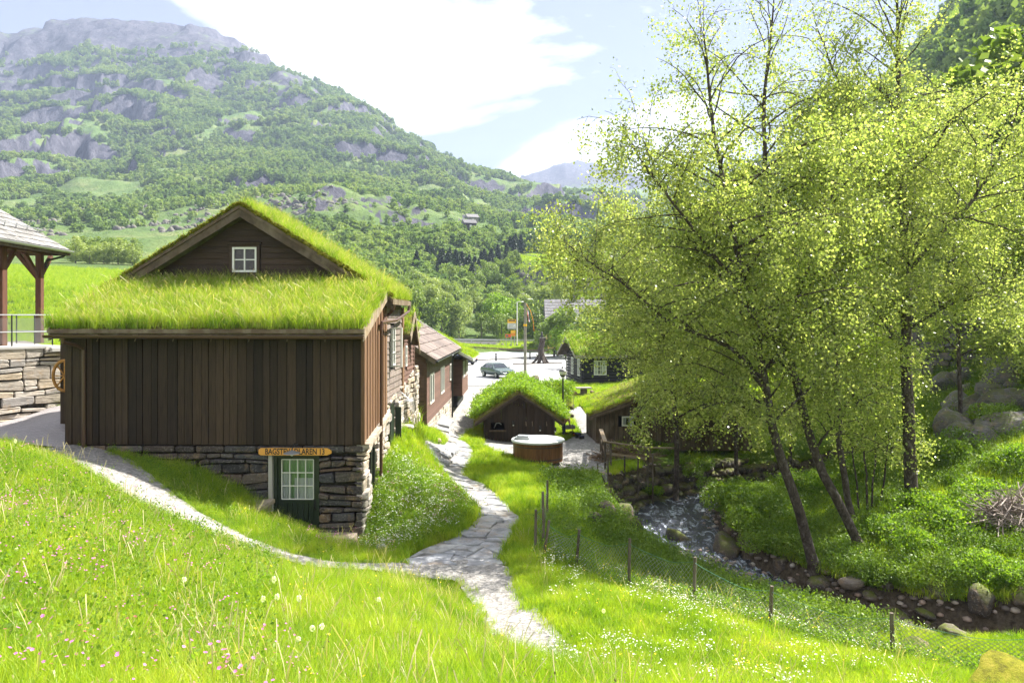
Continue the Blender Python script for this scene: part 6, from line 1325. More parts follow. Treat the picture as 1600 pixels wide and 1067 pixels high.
# stacked wall and crags on the right slope
cw_ = empty('hillside_stone_wall', on(1560, 38), 0, 'high dry stone wall of angular grey blocks on the shaded right hillside', 'stone wall')
co0 = cw_.location.copy(); q0, q1 = Vector((20.2, 41.5, 0)), Vector((24.6, 33.0, 0)); cd = (q1 - q0).normalized(); CFr = Frame(q0 - Vector((co0.x, co0.y, co0.z)), cd, (cd.y * -1 if False else -abs(cd.y), -abs(cd.x) * 1, 0))
stone_courses('stone', CFr, 0, (q1 - q0).length, 2.2, 6.2, M['cliff_stone'], cw_, .3, .6, .4, 1.1, depth=.5, proud=.22, gap=.02, top=lambda a: 5.7 + .25 * math.sin(a))
r_ = random.Random(8)
for i in range(52):
    px, Y = r_.uniform(1480, 1650), r_.uniform(28.5, 38); s = r_.uniform(.35, 1.15); o = rock('crag', 'cliff_stone', on(px, Y, s * .1), (s, s * .8, s * .9), big=s > .7); tag(o, ('large ' if s > .7 else 'small ') + 'angular grey rock ' + ('just under the hillside wall' if Y > 34 else 'half way up the right bank' if Y > 30 else 'low on the right bank') + (' beside the tall birch' if px < 1530 else ' near the photo edge' if px < 1590 else ' at the very edge'), 'rock', 'rocks scattered over the right hillside')
# ------------------------------------------------------------------ plants: prototypes, scattering
bpy.context.view_layer.update()
def proto_collection(name, meshes):
    c = bpy.data.collections.new(name)                      # kept out of the scene, only instanced
    for i, me in enumerate(meshes): c.objects.link(bpy.data.objects.new(f'{name}_{i}', me))
    return c
_gn = {}
def gn_group(c):
    if c.name in _gn: return _gn[c.name]
    g = bpy.data.node_groups.new('scatter_' + c.name, 'GeometryNodeTree'); g.interface.new_socket('Geometry', in_out='INPUT', socket_type='NodeSocketGeometry'); g.interface.new_socket('Geometry', in_out='OUTPUT', socket_type='NodeSocketGeometry')
    i = g.nodes.new('NodeGroupInput'); o = g.nodes.new('NodeGroupOutput'); ci = g.nodes.new('GeometryNodeCollectionInfo'); ci.inputs['Collection'].default_value = c
    for s in ci.inputs:
        if s.name in ('Separate Children', 'Reset Children'): s.default_value = True
    ip = g.nodes.new('GeometryNodeInstanceOnPoints'); ip.inputs['Pick Instance'].default_value = True
    def at(n, t):
        a = g.nodes.new('GeometryNodeInputNamedAttribute'); a.data_type = t; a.inputs[0].default_value = n; return next(s for s in a.outputs if s.enabled)
    l = g.links.new; l(i.outputs[0], ip.inputs['Points']); l(ci.outputs[0], ip.inputs['Instance']); l(at('pick', 'INT'), ip.inputs['Instance Index'])
    l(at('rot', 'FLOAT_VECTOR'), ip.inputs['Rotation']); l(at('scl', 'FLOAT_VECTOR'), ip.inputs['Scale']); l(ip.outputs[0], o.inputs[0]); _gn[c.name] = g; return g
def scatter(name, pts, c, smin, smax, label=None, parent=None, tilt=.12, seed=0, zs=None, lean=None, top=True):
    pts = np.asarray(pts, float); n = len(pts); r = np.random.default_rng(seed + 100); me = bpy.data.meshes.new(name); me.vertices.add(n); me.vertices.foreach_set('co', pts.astype(np.float32).ravel())
    a = me.attributes.new('pick', 'INT', 'POINT'); a.data.foreach_set('value', r.integers(0, len(c.objects), n).astype(np.int32))
    rot = np.c_[r.normal(0, tilt, n), r.normal(0, tilt, n), r.uniform(0, 6.283, n)]; a = me.attributes.new('rot', 'FLOAT_VECTOR', 'POINT'); a.data.foreach_set('vector', rot.astype(np.float32).ravel())
    s = r.uniform(smin, smax, n) if np.isscalar(smin) else smin * r.uniform(smax[0], smax[1], n); z = s * (r.uniform(.8, 1.25, n) if zs is None else zs)
    a = me.attributes.new('scl', 'FLOAT_VECTOR', 'POINT'); a.data.foreach_set('vector', np.c_[s, s, z].astype(np.float32).ravel())
    o = bpy.data.objects.new(name, me); col.objects.link(o); 
    if parent: o.parent = parent
    m = o.modifiers.new('scatter', 'NODES'); m.node_group = gn_group(c); tag(o, label, kind='stuff'); return o
def blade_mesh(name, n, h, wd, rad, mat, seed, bend=.5, seg=3, hvar=.45, seedheads=0, mat2=None):
    r = np.random.default_rng(seed); V_, F_, mi = [], [], []
    for i in range(n):
        a = r.uniform(0, 6.28); q = rad * math.sqrt(r.random()); x, y = q * math.cos(a), q * math.sin(a); d = r.uniform(0, 6.28); H_ = h * r.uniform(1 - hvar, 1 + hvar * .6); b = H_ * bend * r.uniform(.15, 1); tw = r.uniform(0, 6.28); w_ = wd * r.uniform(.7, 1.3); cx, sy = math.cos(tw) * w_ / 2, math.sin(tw) * w_ / 2; k = len(V_); sh = i < seedheads
        for j in range(seg + 1):
            t = j / seg; px, py, pz = x + math.cos(d) * b * t * t, y + math.sin(d) * b * t * t, H_ * (t - .12 * bend * t * t); f = (1 - t ** 1.6) if not sh else (.45 if t < .7 else 1.5)
            if j < seg or sh: V_ += [(px - cx * f, py - sy * f, pz), (px + cx * f, py + sy * f, pz)]
            else: V_.append((px, py, pz))
        for j in range(seg):
            if j < seg - 1 or sh: F_.append((k + 2 * j, k + 2 * j + 1, k + 2 * j + 3, k + 2 * j + 2))
            else: F_.append((k + 2 * j, k + 2 * j + 1, k + 2 * j + 2))
            mi.append(1 if (sh and mat2) else 0)
    me = bpy.data.meshes.new(name); me.from_pydata(V_, [], F_); me.materials.append(mat)
    if mat2: me.materials.append(mat2); me.polygons.foreach_set('material_index', mi)
    return me
def leaf_quads(c, size, r, droop=0.0, asp=.65, up=0.0):
    """diamond leaves at the points c (n,3): returns vertices, quads"""
    n = len(c); a = r.normal(size=(n, 3)); a[:, 2] -= droop; a /= np.linalg.norm(a, axis=1)[:, None]; b = r.normal(size=(n, 3)); b[:, 2] += 0
    if up: nn = r.normal(size=(n, 3)) * (1 - up) + np.array([0, 0, up * 1.6]); b = np.cross(nn, a)
    b -= a * (a * b).sum(1)[:, None]; b /= np.linalg.norm(b, axis=1)[:, None] + 1e-9; s = (size * r.uniform(.65, 1.3, n))[:, None] if np.isscalar(size) else size[:, None]
    V_ = np.stack([c - a * s * .5, c + b * s * asp * .5 - a * s * .08, c + a * s * .5, c - b * s * asp * .5 - a * s * .08], 1).reshape(-1, 3); return V_, np.arange(4 * n).reshape(n, 4)
def weed_mesh(name, nst, h, nl, ls, rad, mat, seed, up=.5, asp=.55):
    r = np.random.default_rng(seed); P_ = []
    for i in range(nst):
        a, q = r.uniform(0, 6.28), rad * math.sqrt(r.random()); x, y = q * math.cos(a), q * math.sin(a); hh = h * r.uniform(.6, 1.15); d = r.normal(0, .25, 2)
        for j in range(nl): t = (j + 1) / nl; P_.append((x + d[0] * hh * t + r.normal(0, ls * .6), y + d[1] * hh * t + r.normal(0, ls * .6), hh * t))
    V_, F_ = leaf_quads(np.array(P_), ls, r, 0, asp, up); return fast_mesh(name, V_, F_, mat)
def flower_mesh(name, h, heads, pr_, mat, seed, npet=5, spread=.05, stemmat='weed_leaf'):
    r = random.Random(seed); V_, F_, mi = [], [], []; k = 0
    for i in range(heads):
        x, y = r.gauss(0, spread), r.gauss(0, spread); z = h * r.uniform(.8, 1.1)
        V_ += [(x * .2 - .0015, 0, 0), (x * .2 + .0015, 0, 0), (x + .0015, y, z), (x - .0015, y, z)]; F_.append((k, k + 1, k + 2, k + 3)); mi.append(1); k += 4
        t0 = r.uniform(0, 6); tl = Vector((r.uniform(-.5, .5), r.uniform(-.8, .2), 1)).normalized(); M3 = tl.to_track_quat('Z', 'Y').to_matrix()
        for j in range(npet):
            t = t0 + 2 * math.pi * j / npet; e = math.pi / npet * .9
            for q in ((0, 0, 0), (math.cos(t - e) * pr_ * .8, math.sin(t - e) * pr_ * .8, pr_ * .15), (math.cos(t) * pr_, math.sin(t) * pr_, pr_ * .2), (math.cos(t + e) * pr_ * .8, math.sin(t + e) * pr_ * .8, pr_ * .15)): v = M3 @ Vector(q); V_.append((x + v.x, y + v.y, z + v.z))
            F_.append((k, k + 1, k + 2, k + 3)); mi.append(0); k += 4
    me = bpy.data.meshes.new(name); me.from_pydata(V_, [], F_); me.materials.append(M[mat]); me.materials.append(M[stemmat]); me.polygons.foreach_set('material_index', mi); return me
tufts = proto_collection('meadow_tuft', [blade_mesh('tuft', 24, .30, .0065, .11, M['grass_blade'], i, .75, 3, .5, 1 if i % 3 == 0 else 0, M['dry_blade']) for i in range(7)])
tallt = proto_collection('roof_tuft', [blade_mesh('tuft', 22, .40, .010, .13, M['roof_blade'], 20 + i, .95, 3, .5, 2, M['dry_blade']) for i in range(6)])
shortt = proto_collection('short_tuft', [blade_mesh('tuft', 26, .13, .008, .13, M['grass_blade'], 40 + i, .8, 2, .5) for i in range(5)])
fart = proto_collection('field_tuft', [blade_mesh('tuft', 26, .6, .035, .45, M['grass_blade'], 60 + i, .8, 2, .5) for i in range(4)])
weeds = proto_collection('weed', [weed_mesh('weed', 7, .30, 9, .045, .14, M['weed_leaf'], 80 + i) for i in range(6)])
roofw = proto_collection('roof_weed', [weed_mesh('weed', 6, .30, 8, .085, .2, M['bright_leaf'] if i % 2 else M['weed_leaf'], 90 + i, .4, .5) for i in range(5)])
bankw = proto_collection('bank_weed', [weed_mesh('weed', 9, .34, 9, .05, .2, M['bank_leaf'], 100 + i) for i in range(6)])
pinkf = proto_collection('pink_flower', [flower_mesh('flower', .44, 5, .012, 'pink_petal', i) for i in range(5)])
whitef = proto_collection('white_flower', [flower_mesh('flower', .26, 6, .010, 'white_petal', 10 + i, 5, .06) for i in range(5)])
yellowf = proto_collection('yellow_flower', [flower_mesh('flower', .34, 2, .013, 'yellow_petal', 20 + i, 5, .05) for i in range(4)])
stones_c = proto_collection('hill_rock', [RK['cliff_stone'][i] for i in range(5)])

def inlocal(x, y, o, x0, x1, y0, y1):
    a = o.rotation_euler.z; dx, dy = x - o.location.x, y - o.location.y; u = dx * math.cos(a) + dy * math.sin(a); v = -dx * math.sin(a) + dy * math.cos(a); return (u > x0) & (u < x1) & (v > y0) & (v < y1)
def free(x, y, mg=0.0, soft=.10):
    ok = np.ones(x.shape, bool); wob = rng.normal(0, soft, x.shape)
    d, _, v = polyd(x, y, GRAVEL); ok &= d > v[..., 0] - .06 + mg + wob; d, _, v = polyd(x, y, FLAG); ok &= d > v[..., 0] + .0 + mg + np.abs(wob) * .4
    ok &= ~yard_mask(x, y); ok &= parkd(x, y) < -.1; ok &= ~inpoly(x, y, PAVE)
    ok &= ~inlocal(x, y, house, -W1 - .02, .02, -.02, 9) & ~inlocal(x, y, h2, -7.2, .02, 0, 17) & ~inlocal(x, y, h1, -1.7, 1.7, 0, 7.4) & ~inlocal(x, y, h2b, -1.3, 1.3, 0, 2.9) & ~inlocal(x, y, sh, -3.6, 3.6, 0, 5) & ~inlocal(x, y, bh, 0, 13, 0, 5.6)
    ok &= ~inlocal(x, y, house, DA0 - .1, DA1 + .9, -.55, .1)
    ok &= np.hypot(x - tub.location.x, y - tub.location.y) > 1.02
    d, sd_, v = polyd(x, y, STREAM); ok &= (d > v[..., 1] + np.where(sd_ < 0, .40, .65)) | (y > 50)
    return ok
def pick(n, px0, px1, y0, y1, dens=None, p=1.0, seed=0, mg=0.0, above=None):
    """random ground points inside the wedge px0..px1, distance y0..y1"""
    r = np.random.default_rng(seed); Y = (r.uniform(y0 ** p, y1 ** p, n)) ** (1 / p); px = r.uniform(px0, px1, n); X = (px - 800) / F * Y; k = free(X, Y, mg)
    if dens is not None: k &= r.random(n) < dens(X, Y, px)
    X, Y = X[k], Y[k]; return np.c_[X, Y, HN(X, Y) - .01]
# meadow on the camera's slope: everything in front of the gravel path and right down to the fence
def gtype(X, Y, px): return np.where(Y < 21, 1.0, .0)
pm_ = pick(70000, -80, 1680, 2.2, 21, lambda X, Y, px: (np.where((px > 830), .45, 1.0)) * np.where((Y > 17.5) & (px < 800) & (px > 560), .6, 1.0), 1.5, 1)
gd_ = polyd(pm_[:, 0], pm_[:, 1], GRAVEL); rs_ = (800 + F * pm_[:, 0] / pm_[:, 1] > 835) & (pm_[:, 1] > 9); scatter('meadow_grass', pm_, tufts, (.45 + .55 * sstep(.1, 1.3, gd_[0] - gd_[2][:, 0])) * np.where(rs_, .5, 1), (.75, 1.2), 'tall bright green meadow grass on the slope', tilt=.14)
pr_ = pick(34000, 780, 1680, 7.5, 25, None, 1.6, 2); scatter('lawn_grass', pr_, shortt, .7, 1.3, 'short grass beside the path and along the fence')
pb_ = pick(42000, 560, 1000, 17.5, 45, lambda X, Y, px: np.where(px < 760, 1, .8), 1.3, 3); scatter('bank_grass', pb_, shortt, .9, 1.9, 'green grass on the banks along the flagstone path')
pc_ = pick(16000, 690, 1120, 42, 72, None, 1.3, 4); scatter('yard_grass', pc_, shortt, 1.3, 2.6, 'mown grass round the huts and the black house')
pv_ = pick(7000, 640, 900, 141, 153, None, 1, 5); scatter('verge_grass', pv_, shortt, 1.2, 2.2, 'grass verge between the car park and the road')
pf_ = pick(26000, -60, 640, 27, 150, lambda X, Y, px: np.where((px < 250) | (Y > 60), 1, .3), 1.25, 6); scatter('field_grass', pf_, fart, .8, 1.3, 'bright green hay field behind the pavilion', tilt=.15)
ps_ = pick(20000, 780, 1500, 150, 320, None, 1.4, 7); scatter('hill_grass', ps_, fart, 1.0, 2.0, 'rough grass on the spur below the mountain road')
# right bank: leafy ground cover and tussocks
pk_ = pick(30000, 1120, 1700, 17.5, 42, lambda X, Y, px: np.clip(.45 + 1.6 * fbm(X / 1.3, Y / 1.3, 3, 5), 0, 1), 1.4, 8, .15); scatter('bank_undergrowth', pk_, bankw, .7, 1.35, 'low leafy undergrowth over the right stream bank')
pk2 = pick(30000, 1080, 1700, 17.5, 60, None, 1.4, 9); scatter('bank_tussock_grass', pk2, shortt, 1.0, 2.4, 'light green grass between the bushes of the right bank')
pk3 = pick(9000, 980, 1700, 40, 120, None, 1.4, 19); scatter('slope_grass', pk3, fart, .6, 1.2, 'rough grass on the slope behind the birches')
# weeds: mound by the house, strip along the fence, foot of the house
dens_m = lambda X, Y, px: np.clip(1.2 - np.hypot(X + 3.0, (Y - 20.6) * .6) * .5, 0, 1) * (Y < 23.8)
pw_ = pick(9000, 565, 745, 18.2, 26, dens_m, 1, 10, .1); scatter('mound_weeds', pw_, weeds, .5, 1.15, 'shaggy weeds and flowers on the mound beside the stone cellar')
def fdist(X, Y): line = [(b.x, b.y, 0) for b, T in [fpts[i] for i in (2, 1, 0, 4, 5, 6, 7, 8, 9)]]; return polyd(X, Y, line)[0]
def fside(X, Y):
    line = [(b.x, b.y, 0) for b, T in [fpts[i] for i in (2, 1, 0, 4, 5, 6, 7, 8, 9)]]; s_ = polyd(X, Y, line)[1]; q = polyd(np.array([5.0]), np.array([19.0]), line)[1][0]; return s_ * q
pw2 = pick(30000, 835, 1680, 10.0, 26, lambda X, Y, px: np.where(fside(X, Y) > 0, np.exp(-(fdist(X, Y) / 1.1) ** 2) * .9, np.exp(-(fdist(X, Y) / .3) ** 2) * .25), 1.2, 11, .1); scatter('fence_weeds', pw2, weeds, .5, 1.15, 'leafy weeds growing through the wire fence')
pw3 = pick(30000, 850, 1350, 14, 28, lambda X, Y, px: np.exp(-((polyd(X, Y, STREAM)[0] - 2.6) / 1.1) ** 2) * .5, 1.2, 12, .1); scatter('stream_weeds', pw3, bankw, .8, 1.5, 'dark weeds above the left bank of the stream')
pw4 = pick(5000, 0, 560, 12, 20, lambda X, Y, px: np.where((px > 140) & (Y > 17.6), .8, .12), 1, 13, .1); scatter('verge_weeds', pw4, weeds, .4, .9, 'weeds between the gravel path and the cellar wall')
pw5 = pick(3500, -60, 420, 5, 16, None, 1.5, 14, .3); scatter('meadow_herbs', pw5, weeds, .5, 1.1, 'broad leaved herbs among the meadow grass')
# flowers
heads = proto_collection('seed_head', [blade_mesh('seed_head', 4, .42, .0045, .10, M['grass_blade'], 140 + i, .5, 4, .4, 4, M['dry_blade']) for i in range(5)])
sh_ = pick(6500, -60, 1500, 4.6, 19, lambda X, Y, px: np.clip(fbm(X / 1.1, Y / 1.1, 3, 15) * 1.6 + .3, 0, 1) * np.where(px > 830, .25, 1), 1.4, 15, .25); scatter('seeding_grass', sh_, heads, .7, 1.25, 'pale seed heads rising over the meadow grass', tilt=.12)
dk_ = pick(2200, -60, 1500, 4.5, 19, lambda X, Y, px: np.clip(fbm(X / .8, Y / .8, 3, 16) * 2, 0, 1), 1.4, 16, .25); scatter('meadow_sorrel', dk_, proto_collection('sorrel', [weed_mesh('sorrel', 2, .5, 12, .018, .05, M['stick_wood'], 180 + i) for i in range(3)]), .7, 1.1, 'thin reddish brown sorrel stalks in the meadow', tilt=.1)
cl = lambda s, k: (lambda X, Y, px: np.clip(fbm(X / s, Y / s, 3, k) * 2.2 + .1, 0, 1) ** 1.5)
fp = pick(1700, -60, 470, 4.0, 16.5, lambda X, Y, px: (.18 + .6 * cl(1.0, 3)(X, Y, px)) * np.clip(1.0 - px / 480, .15, 1), 1.3, 21, .2); scatter('pink_flowers', fp, pinkf, .75, 1.15, 'pink campion flowers standing in the meadow')
fp2 = pick(2500, 470, 760, 17, 26, cl(1.0, 8), 1, 22, .2); scatter('pink_flowers', fp2, pinkf, .6, 1.0, 'pink flowers on the mound beside the cellar')
fw = pick(2900, 850, 1450, 8.0, 19, lambda X, Y, px: np.clip(cl(1.2, 5)(X, Y, px) + np.exp(-(fdist(X, Y) / .6) ** 2) * .5, 0, 1) * .8, 1.2, 23, .15); scatter('white_flowers', fw, whitef, .8, 1.3, 'small white flowers scattered on the right meadow')
fw2 = pick(2200, 565, 760, 18, 27, dens_m, 1, 24, .1); scatter('white_flowers', fw2, whitef, 1.0, 1.6, 'white flowers on the mound beside the cellar')
fy = pick(1500, 780, 1500, 9, 24, cl(2.0, 6), 1.2, 25, .1); scatter('yellow_flowers', fy, yellowf, .7, 1.1, 'yellow buttercups beside the path')
fy2 = pick(500, 0, 800, 5, 19, cl(1.6, 9), 1.2, 26, .1); scatter('yellow_flowers', fy2, yellowf, .7, 1.1, 'yellow buttercups in the left meadow')
# dandelion clocks, one by one
dm_ = []
for s in range(2):
    r = np.random.default_rng(s); c = r.normal(size=(90, 3)); c /= np.linalg.norm(c, axis=1)[:, None]; V_, F_ = leaf_quads(c * .022 + np.array([0, 0, .40]), .014, r, 0, .8); n = len(V_)
    b = MB().tube([(0, 0, 0), (.01, 0, .2), (0, 0, .40)], .002, 4); me = bpy.data.meshes.new('dandelion_clock'); me.from_pydata(V_.tolist() + b.v, [], F_.tolist() + [tuple(i + n for i in f) for f in b.f]); me.materials.append(M['puff']); me.materials.append(M['weed_leaf']); me.polygons.foreach_set('material_index', [0] * len(F_) + [1] * len(b.f)); dm_.append(me)
for i, (px, py, Y, lab) in enumerate(((26, 871, 8.2, 'dandelion clock near the left photo edge, among pink flowers'), (24, 689, 15, 'dandelion clock at the crest of the meadow below the paving'), (64, 878, 8.4, 'dandelion clock right of the one at the left edge'), (288, 905, 8.6, 'dandelion clock alone in the mid left meadow'), (428, 905, 9.0, 'uppermost dandelion clock of the four in the middle meadow'), (411, 935, 8.4, 'dandelion clock at the left of the four in the middle meadow'), (433, 932, 8.4, 'dandelion clock in the centre of the four in the middle meadow'), (467, 934, 8.4, 'dandelion clock at the right of the four in the middle meadow'),
                                     (488, 981, 7.4, 'dandelion clock lower left of the lone pair in the grass'), (503, 978, 7.5, 'dandelion clock lower right of the lone pair in the grass'), (466, 998, 7.2, 'half blown dandelion clock below the four'), (280, 984, 7.2, 'dandelion clock beside the lower pink flowers'), (592, 936, 9.6, 'dandelion clock near the shadow at the meadow edge'), (943, 954, 11.6, 'dandelion clock right of the gravel path'), (355, 1063, 6.2, 'dandelion clock at the bottom photo edge'))):
    T = P(px, py, Y); z = H(T.x, T.y); k = max(.7, min(1.9, (T.z - z) / .40)) if T.z > z else .9
    tag(link('dandelion_clock', dm_[i % 2], None, (T.x, T.y, z), random.random() * 6, (1, 1, k) if k > 1 else k), lab, 'flower', 'dandelion clocks in the meadow')
# grass and herbs on the turf roofs
for parent, A, B, C_, D, th, hg, dens, kind, seed in ROOFS:
    A, B, C_, D = map(Vector, (A, B, C_, D)); area = (B - A).length * (D - A).length; r = np.random.default_rng(200 + seed)
    far_ = kind == 'leafyfar'; n = int(area * dens * (1.0 if not far_ else .8)); s, q = r.random(n), r.random(n) ** 1.0; nm = (B - A).cross(D - A).normalized()
    a, b, c, d = (np.array(v) for v in (A, B, C_, D)); pt = (a * (1 - s)[:, None] + b * s[:, None]) * (1 - q)[:, None] + (d * (1 - s)[:, None] + c * s[:, None]) * q[:, None] + np.array(nm) * (th * .75)
    if kind == 'tall': scatter('roof_grass', pt, tallt, .55 * hg / .36, .95 * hg / .36, None, parent, .16, seed)
    elif kind == 'short': scatter('roof_grass', pt, shortt, .8, 1.6, None, parent, .2, seed)
    elif kind == 'leafy': scatter('roof_grass', pt, shortt, 1.0, 1.9, None, parent, .2, seed); k = r.random(n) < .65; scatter('roof_herbs', pt[k], roofw, .4, 1.35, None, parent, .2, seed + 1)
    else: scatter('roof_grass', pt, tallt, .9, 1.7, None, parent, .2, seed); k = r.random(n) < .35; scatter('roof_herbs', pt[k], roofw, 1.2, 2.0, None, parent, .2, seed + 1)
# mossy rims
pts_ = [(ax + s * (hw * t), rv0 - .02, az + .22 - sl * hw * t) for s in (-1, 1) for t in rng.random(420)]; scatter('roof_moss', pts_, proto_collection('moss_tuft', [weed_mesh('moss_tuft', 10, .05, 4, .03, .06, M['moss'], 5 + i) for i in range(3)]), .8, 1.6, None, house)
# shoots growing out of the main roof
shoot = [weed_mesh('shoot', 1, .8, 22, .085, .02, M['bright_leaf'], 400 + i, .3, .5) for i in range(3)]
for i, t in enumerate((.10, .16, .24, .33, .42, .47, .60, .66, .80)):
    v = rv0 + .9 + 1.5 * ((i * .37) % 1); p = Vector((ax + hw * (.06 + t * .9), v + .8, az + .2 - sl * hw * (.06 + t * .9))); o = link('roof_sapling', shoot[i % 3], house, p, i * 1.3, (1, 1, random.uniform(.6, 1.0)))

# ------------------------------------------------------------------ birches
def tube_np(pts, rad, n=6):
    pts = np.asarray(pts); m = len(pts); tg = np.gradient(pts, axis=0); tg /= np.linalg.norm(tg, axis=1)[:, None] + 1e-9; ref = np.array([0.3, 1, .2]); a = np.cross(tg, ref); a /= np.linalg.norm(a, axis=1)[:, None] + 1e-9; b = np.cross(tg, a)
    t = np.arange(n) * 2 * np.pi / n; V_ = pts[:, None] + (a[:, None] * np.cos(t)[None, :, None] + b[:, None] * np.sin(t)[None, :, None]) * np.asarray(rad)[:, None, None]
    I = np.arange(m * n).reshape(m, n); J = np.roll(I, -1, 1); return V_.reshape(-1, 3), np.stack([I[:-1], J[:-1], J[1:], I[1:]], -1).reshape(-1, 4)
class Tubes:
    def __init__(s): s.V, s.F, s.n = [], [], 0
    def add(s, pts, rad, n=6): v, f = tube_np(pts, rad, n); s.V.append(v); s.F.append(f + s.n); s.n += len(v)
    def mesh(s, name, mat): return fast_mesh(name, np.vstack(s.V), np.vstack(s.F), mat, True)
def resample(pts, n):
    pts = smooth_line(pts, 6); d = np.r_[0, np.cumsum(np.linalg.norm(np.diff(pts, axis=0), axis=1))]; t = np.linspace(0, d[-1], n); return np.array([np.interp(t, d, pts[:, k]) for k in range(3)]).T, d[-1]
LEAFK = 1.65
def birch(name, label, base, stems, leaf_n, lmax, seed, mat='birch_leaf', bark='bark', t0=.3, nb=26, lsize=.084, group='birches on the stream bank', droop=.9, cat='tree', sub=6, topsparse=.5, bare=0):
    """stems: [(control points, foot radius, first branch, longest branch, branches)]"""
    r = np.random.default_rng(seed); root = empty(name, base, 0, label, cat, group); b0 = np.array(base); tw = Tubes(); leaves = []; wts = []
    for si, (cp, r0, tb, lm, nbr) in enumerate(stems):
        pts, Ls = resample(np.array([tuple(p) for p in cp]) - b0, 26); pts[3:] += np.cumsum(r.normal(0, .018, (23, 3)), 0); tt = np.linspace(0, 1, 26); rad = r0 * .84 * (1 - tt) ** .75 + .008
        if si == 0: rad[0] *= 1.35
        T = Tubes(); T.add(pts, rad, 10); me = T.mesh('trunk', M[bark]); o = link('trunk' if r0 > .05 and tb > .0 else 'limb', me, root)
        nbr = int(nbr * 1.4); lm *= 1.6
        for k in range(nbr):
            t = tb + (1 - tb) * ((k + r.random()) / nbr) ** .9; i = t * 25; i0 = min(int(i), 24); p0 = pts[i0] + (pts[i0 + 1] - pts[i0]) * (i - i0); tgt = pts[min(i0 + 1, 25)] - pts[i0]; tgt /= np.linalg.norm(tgt)
            az_ = k * 2.4 + r.normal(0, .5); out = np.array([math.cos(az_), math.sin(az_), 0]); prof = (1 - ((t - .42) / .75) ** 2) if t < .95 else .25; L_ = lm * max(.18, prof) * r.uniform(.65, 1.15)
            el = r.uniform(.25, .95) if t < .8 else r.uniform(.8, 1.4); d = out * math.cos(el) + np.array([0, 0, 1]) * math.sin(el); m = 8; q = [p0]
            for j in range(1, m): d = d + np.array([0, 0, -.16 * droop * (j / m) * 1.6]) + r.normal(0, .13, 3); d /= np.linalg.norm(d); q.append(q[-1] + d * L_ / (m - 1))
            q = np.array(q); rb = min(rad[i0] * .55, .012 + .016 * L_ / 2); tw.add(q, np.linspace(rb, .005, m), 5)
            ns = max(3, int(sub * L_ / 2.2))
            for s in range(ns):
                u = r.uniform(.18, 1) * (m - 1); j0 = min(int(u), m - 2); p1 = q[j0] + (q[j0 + 1] - q[j0]) * (u - j0); sd = (q[j0 + 1] - q[j0]); sd /= np.linalg.norm(sd); d2 = sd * .7 + r.normal(0, .6, 3); d2 /= np.linalg.norm(d2); l2 = r.uniform(.25, .55) * (L_ * .5 + .35); w2 = [p1]
                for j in range(4): d2 = d2 + np.array([0, 0, -.28 * droop]) + r.normal(0, .15, 3); d2 /= np.linalg.norm(d2); w2.append(w2[-1] + d2 * l2 / 4)
                w2 = np.array(w2); tw.add(w2, [.006, .005, .004, .003, .002], 3)
                f = 1.0 if t < .78 else topsparse; leaves.append(w2); wts.append(l2 * f)
    wts = np.array(wts); wts /= wts.sum(); cnt = r.multinomial(int(leaf_n * LEAFK), wts); C = []
    for w2, c in zip(leaves, cnt):
        u = r.uniform(.0, 4, c); j = np.minimum(u.astype(int), 3); p = w2[j] + (w2[j + 1] - w2[j]) * (u - j)[:, None]; hang = r.random(c) < .5
        C.append(p + r.normal(0, .15, (c, 3)) + np.c_[np.zeros(c), np.zeros(c), -np.where(hang, r.exponential(.28, c), 0)])
    C = np.vstack(C); V_, F_ = leaf_quads(C, lsize, r, .5, .75)
    link('crown', fast_mesh('crown', V_, F_, M[mat]), root); tag(link('branches', tw.mesh('branches', M[bark]), root), kind='stuff'); return root
def pl(*a): return [P(*p) for p in a]
def foot(px, Y): p = on(px, Y, -.15); return p
f1 = foot(1275, 22.5)
birch('birch', 'birch leaning left over the stream, its trunk nearest the water', f1, [([f1] + pl((1243, 778, 22.3), (1214, 690, 22.1), (1198, 600, 22), (1182, 500, 21.8), (1152, 390, 21.6), (1128, 270, 21.6), (1110, 160, 21.6), (1100, 30, 21.6)), .17, .28, 2.6, 34),
    (pl((1200, 615, 22), (1140, 545, 21.6), (1060, 505, 21.2), (985, 445, 20.8), (925, 405, 20.5), (885, 370, 20.4)), .07, .15, 1.6, 20), (pl((1207, 665, 22), (1150, 630, 21.7), (1100, 640, 21.5)), .04, .1, 1.2, 14), (pl((1195, 580, 22), (1240, 540, 21.2), (1290, 560, 20.8)), .04, .1, 1.2, 12), (pl((1176, 470, 21.8), (1120, 400, 21.5), (1060, 320, 21.3), (1010, 250, 21.2), (975, 200, 21.2)), .06, .12, 1.9, 22)], 31000, 2.4, 1, topsparse=.35)
f2 = foot(1352, 23.2)
birch('birch', 'birch with a curved trunk rising from the bank left of the straight one', f2, [([f2] + pl((1318, 800, 23.1), (1286, 735, 23), (1262, 655, 23), (1240, 560, 23), (1216, 450, 23.2), (1205, 330, 23.4), (1200, 200, 23.4), (1212, 70, 23.4), (1220, -30, 23.4)), .16, .30, 2.5, 32),
    (pl((1275, 700, 23), (1325, 640, 22.3), (1370, 610, 22)), .04, .15, 1.2, 14), (pl((1250, 600, 23), (1195, 510, 22.6), (1130, 440, 22.4), (1070, 370, 22.2), (1035, 290, 22.2)), .06, .15, 1.9, 18), (pl((1228, 500, 23), (1275, 400, 22.6), (1310, 290, 22.4), (1330, 170, 22.4)), .06, .15, 1.8, 18)], 30000, 2.4, 2, 'birch_leaf_light', topsparse=.35)
f3 = foot(1338, 25)
